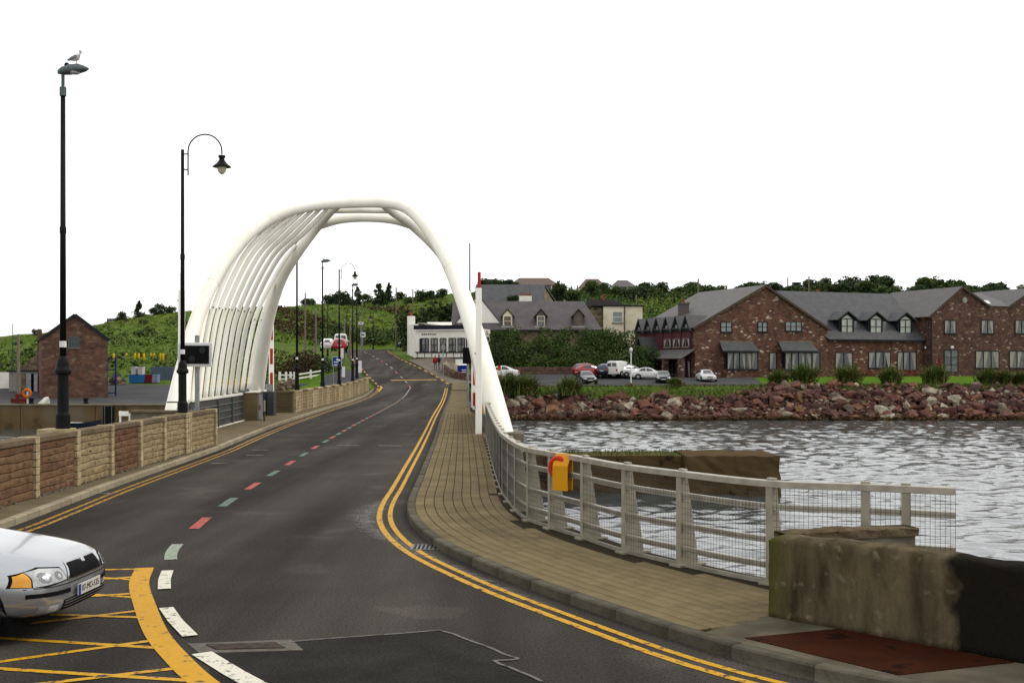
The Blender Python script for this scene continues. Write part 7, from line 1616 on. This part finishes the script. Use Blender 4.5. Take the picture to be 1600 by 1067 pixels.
def patch(bvh, poly, axis, off=.006, name='patch', material=None, parent=None, cuts=3, th=.004):
    """polygon in the projection plane cast onto the body. axis 'x' : (y,z) from the front; '-x' rear; 'y'/'-y' sides with (x,z); 'z' top with (x,y)"""
    bm = bmesh.new()
    def emb(a, b): return {'x': (6, a, b), '-x': (-6, a, b), 'y': (a, 6, b), '-y': (a, -6, b), 'z': (a, b, 6)}[axis]
    D = {'x': Vector((-1, 0, 0)), '-x': Vector((1, 0, 0)), 'y': Vector((0, -1, 0)), '-y': Vector((0, 1, 0)), 'z': Vector((0, 0, -1))}[axis]
    bm.faces.new([bm.verts.new(emb(a, b)) for a, b in poly]); bmesh.ops.triangulate(bm, faces=bm.faces)
    for _ in range(cuts): bmesh.ops.subdivide_edges(bm, edges=bm.edges, cuts=1, use_grid_fill=True)
    bad = []
    for v in bm.verts:
        h = bvh.ray_cast(v.co, D, 14)
        if h[0] is None: bad.append(v)
        else: v.co = h[0] - D * off
    bmesh.ops.delete(bm, geom=bad, context='VERTS')
    bmesh.ops.recalc_face_normals(bm, faces=bm.faces)
    for f in bm.faces:
        f.smooth = True
        if f.normal.dot(-D) < 0: f.normal_flip()
    me = bpy.data.meshes.new(name); bm.to_mesh(me); bm.free(); me.materials.append(material)
    o = bpy.data.objects.new(name, me); COL.objects.link(o); o.parent = parent; return o
LAMPW = mat('headlamp_glass', (0.62, 0.63, 0.62), (0.34, 0.35, 0.36), scale=9, rough=.12, spec=.6, coat=.6); LAMPO = mat('indicator_amber', (0.75, 0.26, 0.015), (0.85, .42, .04), scale=6, rough=.15, coat=.5); LAMPR = mat('tail_lamp_red', (0.42, 0.012, 0.01), rough=.15, coat=.5)
CHROME = mat('chrome', (0.6, 0.6, 0.6), (0.5, .5, .5), rough=.15, metal=1.0); PLATE = mat('number_plate', (0.62, 0.61, 0.54), (0.55, .54, .48), rough=.4); PLBLUE = mat('plate_blue', (0.02, 0.06, 0.32), rough=.4)
CGLASS = mat('car_glass', (0.012, 0.016, 0.018), (0.02, .024, .026), scale=1, rough=.04, spec=.7)
SEDAN = [(0.0, .32, .54, .62, .42, .32), (-.05, .27, .60, .72, .60, .46), (-.15, .24, .64, .785, .74, .56), (-.40, .22, .69, .845, .84, .64), (-.85, .22, .76, .91, .875, .68), (-1.25, .22, .80, .96, .88, .70), (-1.42, .22, .84, 1.02, .885, .68), (-2.0, .22, .88, 1.38, .885, .58), (-2.6, .22, .90, 1.45, .885, .57), (-3.2, .22, .90, 1.40, .88, .56), (-3.75, .22, .90, 1.13, .87, .60), (-4.0, .24, .88, 1.0, .86, .64), (-4.35, .28, .84, .97, .80, .60), (-4.5, .34, .74, .88, .68, .5), (-4.55, .42, .62, .72, .5, .4)]
HATCH = [(0.0, .36, .54, .60, .42, .32), (-.06, .28, .60, .70, .60, .46), (-.2, .24, .66, .80, .76, .58), (-.6, .22, .74, .90, .84, .66), (-.95, .22, .80, .98, .86, .68), (-1.1, .22, .84, 1.06, .865, .66), (-1.75, .22, .90, 1.44, .87, .58), (-2.4, .22, .92, 1.52, .87, .57), (-3.2, .22, .94, 1.48, .86, .56), (-3.75, .24, .93, 1.30, .85, .56), (-3.95, .28, .90, 1.02, .80, .58), (-4.02, .4, .7, .82, .6, .46)]
VAN = [(0.0, .38, .56, .64, .44, .34), (-.08, .28, .68, .82, .68, .5), (-.4, .24, .80, .98, .84, .66), (-.8, .24, .90, 1.12, .86, .68), (-1.4, .24, .98, 1.72, .87, .66), (-2.0, .24, 1.0, 1.86, .87, .70), (-3.6, .24, 1.0, 1.88, .87, .72), (-4.15, .26, 1.0, 1.84, .86, .72), (-4.25, .30, .98, 1.76, .82, .68), (-4.28, .5, .9, 1.5, .7, .6)]
BODY = {}
def car(label, loc, rz, style, paint, hero=False, rear_lit=True, group='cars', name='parked_car'):
    if style not in BODY: me = loft_body({'sedan': SEDAN, 'hatch': HATCH, 'van': VAN}[style]); BODY[style] = (me, bvh_of(me))
    me, bv = BODY[style]; me = me.copy(); me.materials.clear(); me.materials.append(paint)
    t = thing(name, label, 'van' if style == 'van' else 'car', loc, rz, group if not hero else None)
    mk('body', me, None, t)
    if style == 'sedan': side_w = [[(-1.72, .98), (-2.55, .98), (-2.55, 1.36), (-2.12, 1.33)], [(-2.63, .98), (-3.45, .99), (-3.12, 1.32), (-2.63, 1.365)]]; ws = [(-.66, .98), (.66, .98), (.52, 1.35), (-.52, 1.35)]; rw = [(-.62, 1.07), (.62, 1.07), (.5, 1.34), (-.5, 1.34)]; wx = (-.80, -3.48); L_ = 4.55; wr = .315
    elif style == 'hatch': side_w = [[(-1.45, 1.0), (-2.3, 1.0), (-2.3, 1.43), (-1.9, 1.4)], [(-2.38, 1.0), (-3.5, 1.03), (-3.3, 1.36), (-2.38, 1.43)]]; ws = [(-.66, 1.03), (.66, 1.03), (.53, 1.41), (-.53, 1.41)]; rw = [(-.6, 1.02), (.6, 1.02), (.5, 1.33), (-.5, 1.33)]; wx = (-.75, -3.25); L_ = 4.02; wr = .31
    else: side_w = [[(-1.25, 1.1), (-2.05, 1.1), (-2.05, 1.6), (-1.6, 1.58)]]; ws = [(-.7, 1.16), (.7, 1.16), (.6, 1.66), (-.6, 1.66)]; rw = [(-.62, 1.2), (-.05, 1.2), (-.05, 1.6), (-.58, 1.6)]; wx = (-.8, -3.45); L_ = 4.28; wr = .33
    g = patch(bv, ws, 'x', .008, 'windscreen', CGLASS, t)
    for ax in ('y', '-y'):
        for s_ in side_w: patch(bv, s_, ax, .008, 'side_window', CGLASS, t, 2)
    if style == 'van': patch(bv, [(-y, z) for y, z in rw], '-x', .008, 'rear_window', CGLASS, t, 2)
    patch(bv, rw, '-x', .008, 'rear_window', CGLASS, t, 2)
    for x in wx:
        for s_ in (1, -1):
            ax = 'y' if s_ > 0 else '-y'; circ = [(x + math.cos(a) * (wr + .06), max(.275, wr + math.sin(a) * (wr + .06))) for a in [math.pi * k / 12 for k in range(-1, 14)]]
            patch(bv, circ, ax, .004, 'wheel_arch', BLACK, t, 2)
            y = s_ * .80
            mb = MB(); prof = [(wr * .6, -.09), (wr * .93, -.095), (wr, -.06), (wr, .06), (wr * .93, .095), (wr * .6, .09)]; mb.lathe(prof, n=22); wh_ = mb.build('wheel', RUBBER, t, world=False, smooth=True); wh_.location = (x, y, wr); wh_.rotation_euler = (R(-90) * s_, 0, 0)
            mb = MB(); mb.lathe([(wr * .62, .085), (wr * .58, .098), (wr * .2, .09), (wr * .16, .10), (.01, .10)], n=20); mb.build('rim', GREYM if paint is not SILVER else CHROME, wh_, world=False, smooth=True)
    if not hero:
        for s_ in (1, -1):
            patch(bv, [(s_ * .38, .57), (s_ * .72, .60), (s_ * .76, .73), (s_ * .42, .68)], 'x', .008, 'headlight', LAMPW, t, 2)
            zt_ = .98 if style != 'van' else 1.0; patch(bv, [(s_ * .52, .66), (s_ * .76, .66), (s_ * .76, zt_ - .1), (s_ * .56, zt_ - .1)], '-x', .008, 'tail_light', LAMPR, t, 2)
            mb = MB(); mb.hull([(-1.35 + a * .07, s_ * (.97 + b * .07), .98 + c * .055) for a in (-1, 1) for b in (-1, 1) for c in (-1, 1)]); mb.build('mirror', paint, t, world=False, bevel=.02)
        patch(bv, [(-.3, .56), (.3, .56), (.34, .66), (-.34, .66)], 'x', .008, 'grille', BLACK, t, 2)
        patch(bv, [(-.5, .34), (.5, .34), (.5, .42), (-.5, .42)], 'x', .008, 'lower_grille', BLACK, t, 2)
        mb = MB(); mb.box((.01, 0, .48), (.02, .5, .11)); mb.build('number_plate', PLATE, t, world=False)
        mb = MB(); mb.box((-L_ - .005, 0, .62), (.02, .5, .11)); mb.build('number_plate', PLATE, t, world=False)
    return t
def paint(name, c, metal=.1): return mat('paint_' + name, c, tuple(x * .93 for x in c), scale=2, rough=.25, metal=metal, coat=.7)
def park(label, u, Y, rz, style, pc, dv=0):
    x = P(u, 0, Y).x; return car(label, (x, Y, terr(x, Y) + .06), R(rz), style, pc, group='cars in the hotel car park')
PW, PDK, PRED, PBLU, PSIL = paint('white', (.74, .74, .72), 0), paint('charcoal', (.03, .034, .04), .3), paint('red', (.36, .012, .018), 0), paint('navy', (.02, .032, .07), .2), paint('silver', (.5, .52, .53), .5)
park('white saloon facing the shore, nearest the lawn', 1109.5, 127.0, -88, 'sedan', PW)
park('charcoal hatchback facing the shore, left of the lamp post', 923, 123.2, -80, 'hatch', PDK)
park('charcoal saloon facing the shore, behind the rocks right of the lamp post', 1037, 124.6, -97, 'sedan', PDK)
park('white saloon parked side-on with its tail to the lamp post', 1045, 132.0, -10, 'sedan', PW)
park('silver estate car parked between the white van and the white saloon', 1006, 135.5, 32, 'hatch', PSIL)
park('white panel van parked facing the hotel', 984, 135.8, 55, 'van', PW)
park('navy hatchback parked between the red car and the white van', 961, 136.3, 62, 'hatch', PBLU)
park('bright red hatchback parked by the hedge', 946, 135.0, 28, 'hatch', PRED)
park('dark red car mostly hidden behind the bright red hatchback', 932, 136.9, 50, 'hatch', paint('maroon', (.12, .012, .02), .1))
park('white car mostly hidden by the flax beyond the arch leg', 746, 123.0, 180, 'sedan', PW)
x = P(523, 0, 131).x; car('red estate car seen from behind at the roadside left of the bend', (x, 134, P(0, 549, 134).z), R(100), 'hatch', PRED, group='cars on the road'); x = P(529, 0, 139).x; car('white van just beyond the red estate car', (x, 141, P(0, 546, 141).z), R(98), 'van', PW, group='cars on the road')
x = P(511, 0, 136).x; car('white car half hidden by a lamp post left of the red estate', (x, 138, P(0, 549, 138).z), R(95), 'hatch', PW, group='cars on the road')
x = P(629, 0, 178).x; car('dark blue car coming round the bend beside the cafe chimney', (x, 178, terr(x, 178) + .1), R(-92), 'hatch', PBLU, group='cars on the road')
# ---- the silver car at the left edge of the picture
hc = car('silver saloon entering the junction at the left edge, front end only', (-4.30, 11.5, 0.0), R(-3), 'sedan', SILVER, hero=True, name='silver_car')
bv = BODY['sedan'][1]
for s_ in (1, -1):
    patch(bv, [(s_ * .40, .575), (s_ * .66, .545), (s_ * .815, .557), (s_ * .79, .678), (s_ * .62, .73), (s_ * .44, .705)], 'x', .006, 'headlight_surround', BLACK, hc, 4)
    hl = patch(bv, [(s_ * .415, .585), (s_ * .735, .556), (s_ * .722, .695), (s_ * .62, .717), (s_ * .45, .695)], 'x', .010, 'headlight', LAMPW, hc, 4)
    patch(bv, [(s_ * .742, .557), (s_ * .805, .566), (s_ * .785, .665), (s_ * .728, .692)], 'x', .010, 'indicator', LAMPO, hc, 4)
    for dy, rr_ in ((.51, .045), (.645, .052)):
        patch(bv, [(s_ * dy + math.cos(a) * rr_, .632 + math.sin(a) * rr_) for a in [k * .5236 for k in range(12)]], 'x', .013, 'reflector', mat('reflector_grey', (.30, .31, .32), rough=.15, metal=.8), hl, 2)
        patch(bv, [(s_ * dy + math.cos(a) * rr_ * .45, .632 + math.sin(a) * rr_ * .45) for a in [k * .5236 for k in range(12)]], 'x', .016, 'bulb', LAMPW, hl, 1)
    patch(bv, [(s_ * .36, .452), (s_ * .77, .452), (s_ * .77, .492), (s_ * .36, .492)], 'x', .012, 'bumper_strip', BLACK, hc, 3)
    patch(bv, [(s_ * .50, .285), (s_ * .70, .285), (s_ * .70, .365), (s_ * .50, .375)], 'x', .008, 'fog_lamp_surround', mat('fog_grey', (.28, .29, .29)), hc, 3)
    patch(bv, [(s_ * .54, .30), (s_ * .63, .30), (s_ * .63, .36), (s_ * .54, .36)], 'x', .014, 'fog_lamp', LAMPW, hc, 3)
patch(bv, [(-.40, .565), (.40, .565), (.33, .735), (-.33, .735)], 'x', .006, 'grille_surround', CHROME, hc, 4)
patch(bv, [(-.355, .578), (.355, .578), (.30, .722), (.07, .722), (.05, .665), (-.05, .665), (-.07, .722), (-.30, .722)], 'x', .010, 'grille', BLACK, hc, 4)
for k in range(9):
    for s_ in (1, -1): y = s_ * (.10 + k * .025); patch(bv, [(y - .004, .585), (y + .004, .585), (y + .004 - .0008 * k, .715), (y - .004 - .0008 * k, .715)], 'x', .014, 'grille_slat', mat('slat_grey', (.03, .03, .032)), hc, 2)
patch(bv, [(-.022, .69), (.022, .69), (.022, .73), (-.022, .73)], 'x', .012, 'badge', CHROME, hc, 1)
patch(bv, [(-.82, .536), (.82, .536), (.82, .544), (-.82, .544)], 'x', .004, 'panel_gap', BLACK, hc, 5)
patch(bv, [(-.46, .285), (.46, .285), (.46, .39), (-.46, .39)], 'x', .006, 'lower_grille', BLACK, hc, 4)
for z in (.315, .345, .372): patch(bv, [(-.45, z), (.45, z), (.45, z + .006), (-.45, z + .006)], 'x', .010, 'lower_grille_slat', MATS['fog_grey'], hc, 4)
patch(bv, [(-.70, .245), (.70, .245), (.70, .262), (-.70, .262)], 'x', .006, 'lip', MATS['fog_grey'], hc, 4)
for s_ in (1, -1): patch(bv, [(-1.30, s_ * .70), (-.95, s_ * .62), (-.6, s_ * .56), (-.6, s_ * .552), (-.95, s_ * .612), (-1.30, s_ * .692)], 'z', .003, 'bonnet_gap', BLACK, hc, 3)
pl_ = MB(); pl_.box((.032, 0, .445), (.012, .52, .112)); plo = pl_.build('number_plate', PLATE, hc, world=False, bevel=.004)
mb = MB(); mb.box((.04, -.235, .445), (.006, .045, .105)); mb.build('blue_band', PLBLUE, plo, world=False)
txt('registration', '07-MO-535', .085, (.0395, .02, .445), (R(90), 0, R(90)), BLACK, plo, .001)
mb = MB(); mb.box((-2.35, 0, .23), (3.9, 1.5, .2)); mb.build('underbody', BLACK, hc, world=False)  # car underside, set low to deepen the shade on the road below

# ---------------------------------------------------------------- vegetation
rn = random.Random(21)
# tall hedge behind the car park
sp = []
for k in range(115):
    x = rn.uniform(-4.0, 17.2); t = rn.random(); top = interp(x, [(-4, 6.6), (2, 6.7), (8, 7.0), (15, 7.1), (17, 6.6)]); y = 140.2 + t * 4.5; z = 1.6 + (top - 2.4) * (t if rn.random() < .7 else rn.random() * t)
    sp.append((x, y, z + .6, rn.uniform(1.0, 1.7), rn.uniform(.7, 1.1), rn.uniform(.9, 1.4), 260))
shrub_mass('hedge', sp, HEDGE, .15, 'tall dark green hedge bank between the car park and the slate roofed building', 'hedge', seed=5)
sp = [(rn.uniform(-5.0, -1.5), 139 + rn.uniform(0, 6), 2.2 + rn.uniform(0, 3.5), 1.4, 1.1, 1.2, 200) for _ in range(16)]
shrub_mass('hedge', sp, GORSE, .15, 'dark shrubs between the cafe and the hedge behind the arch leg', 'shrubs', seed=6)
# trees behind the cafe
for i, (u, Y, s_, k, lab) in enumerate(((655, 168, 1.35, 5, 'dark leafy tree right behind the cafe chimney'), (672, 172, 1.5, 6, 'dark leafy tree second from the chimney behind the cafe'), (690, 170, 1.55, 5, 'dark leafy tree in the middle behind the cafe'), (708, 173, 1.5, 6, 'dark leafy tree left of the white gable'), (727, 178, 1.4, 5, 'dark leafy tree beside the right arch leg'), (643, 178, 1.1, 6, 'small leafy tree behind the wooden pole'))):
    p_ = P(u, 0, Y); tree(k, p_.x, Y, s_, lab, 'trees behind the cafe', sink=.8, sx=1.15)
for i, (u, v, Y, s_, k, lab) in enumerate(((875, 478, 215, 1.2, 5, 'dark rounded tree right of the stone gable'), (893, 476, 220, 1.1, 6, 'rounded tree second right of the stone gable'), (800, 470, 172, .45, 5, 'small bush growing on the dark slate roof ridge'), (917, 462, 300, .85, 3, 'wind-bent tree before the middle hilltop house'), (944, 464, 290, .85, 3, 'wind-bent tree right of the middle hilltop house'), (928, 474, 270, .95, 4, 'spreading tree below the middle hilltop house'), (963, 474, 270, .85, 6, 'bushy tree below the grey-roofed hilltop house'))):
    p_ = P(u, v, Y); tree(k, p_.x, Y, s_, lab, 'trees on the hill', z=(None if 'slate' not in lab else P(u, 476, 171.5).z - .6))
# skyline wood right
n_ = 0
for k in range(170):
    u = rn.uniform(985, 1700); Y = rn.uniform(255, 320); p_ = P(u, 0, Y); dens = interp(u, [(985, 1), (1200, 1), (1240, .6), (1300, 1), (1700, 1)])
    if rn.random() > dens: continue
    tree(rn.choice([2, 2, 3, 3, 4, 4, 5, 6, 6]), p_.x, Y, rn.uniform(.8, 1.3) * interp(u, [(985, .95), (1270, .9), (1320, 1.15), (1700, .95)]), 'tree in the dark wood along the skyline behind the hotel', 'trees in the wood behind the hotel', sx=1.2, sink=1.5)
for k in range(16):
    u = 752 + k * 5.5 + rn.uniform(-3, 3); Y = rn.uniform(318, 345); p_ = P(u, 0, Y)
    if u < 800 or u > 838: tree(rn.choice([2, 3, 5]), p_.x, Y, rn.uniform(.7, 1.0), 'tree in the dark clump left of the brown-roofed hilltop house', 'trees round the hilltop houses', sx=1.3)
ORD = 'first second third fourth fifth sixth seventh eighth ninth tenth eleventh twelfth thirteenth fourteenth fifteenth sixteenth seventeenth'.split()
# conifers on the ridge seen through the arch
for k, (u, s_, kind) in enumerate(((480, .8, 2), (490, .9, 3), (515, 1.0, 5), (522, 1.05, 2), (536, 1.25, 5), (545, 1.1, 6), (559, 1.15, 0), (573, 1.0, 3), (592, 1.35, 1), (598, 1.0, 5), (608, 1.2, 0), (628, .9, 3), (640, .9, 6), (660, 1.0, 5), (672, .9, 2), (688, 1.0, 3))):
    p_ = P(u, 0, 272 + (k % 4) * 5); tree(kind, p_.x, p_.y, s_ * .85, '%s tree from the left along the green ridge seen through the arch' % ORD[k], 'trees on the ridge through the arch', sx=1.05, sink=1.0)
for u, s_, kind, Y, lab in ((192, .75, 5, 206, 'rounded bush right of the roof on the left ridge'), (217, 1.0, 0, 206, 'pointed conifer on the left ridge'), (250, .85, 5, 207, 'dark rounded bush on the left ridge by the arch'), (266, .85, 6, 208, 'dark bush on the left ridge against the arch'), (58, .7, 5, 212, 'small bush on the ridge left of the warehouse'), (242, .7, 2, 208, 'small dark bush left of the rounded ridge bush')): p_ = P(u, 0, Y); tree(kind, p_.x, Y, s_ * .62, lab, 'trees on the left ridge', sx=1.1, sink=.4)
# flax clumps along the shore
for i, (u, Y, h, lab) in enumerate(((822, 116.6, 2.1, 'large flax clump nearest the arch leg'), (889, 116.6, 1.8, 'flax clump above the rocks in front of the charcoal hatchback'), (797, 117.6, 2.2, 'flax clump against the white arch leg'), (1055, 119.5, .9, 'small yellowish flax tuft beside the charcoal saloon'), (1216, 122, 1.6, 'flax shrub at the left end of the lawn'), (1257, 122, 2.3, 'tall flax shrub before the right bay window'), (1325, 121.5, 2.2, 'wide flax shrub before the middle wing'), (1392, 122, 1.9, 'rounded flax shrub under the third dormer'), (1461, 122.5, 2.1, 'flax shrub in front of the glass door'), (1543, 121.5, 1.8, 'flax shrub before the right wing windows'), (1570, 121.2, 1.6, 'low flax shrub beside the last window'), (1597, 121.0, 1.5, 'flax shrub at the right edge of the lawn'))):
    p_ = P(u, 0, Y); flax(p_.x, Y, h * 1.22, lab, 300 + i, 1.0 if h > 1 else .8, z=(-.35 if Y < 118 else None))
# rough grass on the top of the bank
mb = MB()
for _ in range(12000):
    x = rn.uniform(-3.5, 66); y = (117.8 if x > 25 else 116.4) + abs(rn.gauss(0, 1.6)) + (0.6 if 27 < x < 50 else 0)
    if y > 122.5: continue
    h = rn.uniform(.12, .42); a = rn.uniform(0, 6.28); q_ = Vector((math.cos(a), math.sin(a), 0)); p_ = Vector((x, y, 0)); mb.cur = rn.random(); mb.v_ = None
    mb.add([p_ - q_ * .07, p_ + q_ * .07, p_ + Vector((rn.uniform(-.2, .2), rn.uniform(-.2, .2), h))], [(0, 1, 2)])
V_ = np.array(mb.v); zz = terr_np(V_[:, 0], V_[:, 1]); mb.v = [(float(a), float(b), float(c + z) + .02) for (a, b, c), z in zip(V_, zz)]
o = mb.build('bank_grass', GRASSM, None, attr=True, fix=False); tag(o, 'rough yellowish grass along the top of the rock bank', 'grass', kind='stuff')
# russet and green shrubs through the arch
sp = [(P(rn.uniform(428, 500), 0, 128).x, rn.uniform(122, 131), rn.uniform(1.5, 3.6), 1.5, 1.2, 1.0, 230) for _ in range(16)]
shrub_mass('russet_shrubs', sp, BRACK, .16, 'russet brown shrubs behind the white fence seen through the arch', 'shrubs', seed=8)
sp = [(P(rn.uniform(497, 520), 0, 128).x, rn.uniform(126, 131), rn.uniform(2.2, 3.2), 1.0, .9, .8, 200) for _ in range(5)]
shrub_mass('green_shrubs', sp, HEDGE, .15, 'green shrubs in front of the red estate car', 'shrubs', seed=9)
sheet('grass_verge', [(-24.5, 112), (-19.0, 112), (-21.0, 131), (-27, 128)], LAWN, .12, 12)
# hillside: ferns, gorse and heather scattered over the slopes
def scatter(name, material, n, box_, leaf, lab, seed, hscale=1.0, per=14, cond=None):
    r2 = random.Random(seed); pts = []
    while len(pts) < n:
        u = r2.uniform(box_[0], box_[1]); Y = r2.uniform(box_[2], box_[3]); x = (u - 800) / FPX * Y
        if Y < 205 and interp(Y, LX) - 2.5 < x < interp(Y, RX) + 2.5: continue
        if cond and not cond(u, x, Y): continue
        pts.append((x, Y))
    A_ = np.array(pts); Z = terr_np(A_[:, 0], A_[:, 1]); mb = MB()
    for (x, y), z in zip(pts, Z):
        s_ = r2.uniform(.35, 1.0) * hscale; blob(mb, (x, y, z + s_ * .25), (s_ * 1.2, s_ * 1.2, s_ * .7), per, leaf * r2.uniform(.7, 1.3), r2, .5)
    o = mb.build(name, material, None, attr=True, fix=False); tag(o, lab, 'vegetation', kind='stuff'); return o
def hillc(u, x, Y): return not (60 < u < 175 and Y < 126) and not (u < 70 and Y < 128)
scatter('fern_cover', FERN, 3400, (-60, 420, 134, 230), .17, 'bright green bracken covering the hill behind the harbour', 31, .5, 12, hillc)
scatter('gorse_cover', GORSE, 110, (-60, 420, 140, 200), .26, 'dark gorse patches on the hill behind the harbour', 32, 1.8, 34, hillc)
scatter('heath_cover', FERN, 2800, (420, 700, 180, 285), .2, 'green heath on the ridge seen through the arch', 33, .65, 12, lambda u, x, Y: Y > 200 or u < 540)
scatter('russet_cover', BRACK, 700, (425, 640, 150, 262), .26, 'russet bracken patches on the slope through the arch', 34, 1.0, 16, lambda u, x, Y: math.sin(x * .13 + Y * .09) > .1)
scatter('roadside_scrub', HEDGE, 300, (500, 640, 188, 215), .28, 'dark green scrub along the far side of the road bend', 35, 2.0, 40)
scatter('hill_scrub', HEDGE, 1300, (745, 1120, 185, 320), .32, 'mixed green scrub on the slope behind the slate and cream buildings', 36, 2.2, 30)
scatter('pale_scrub', FERN, 420, (990, 1130, 185, 260), .32, 'lighter green thicket between the cream building and the hotel roof', 37, 2.0, 30)
scatter('wood_undergrowth', GORSE, 900, (1100, 1700, 200, 310), .36, 'dark undergrowth of the wood behind the hotel', 38, 2.4, 30)
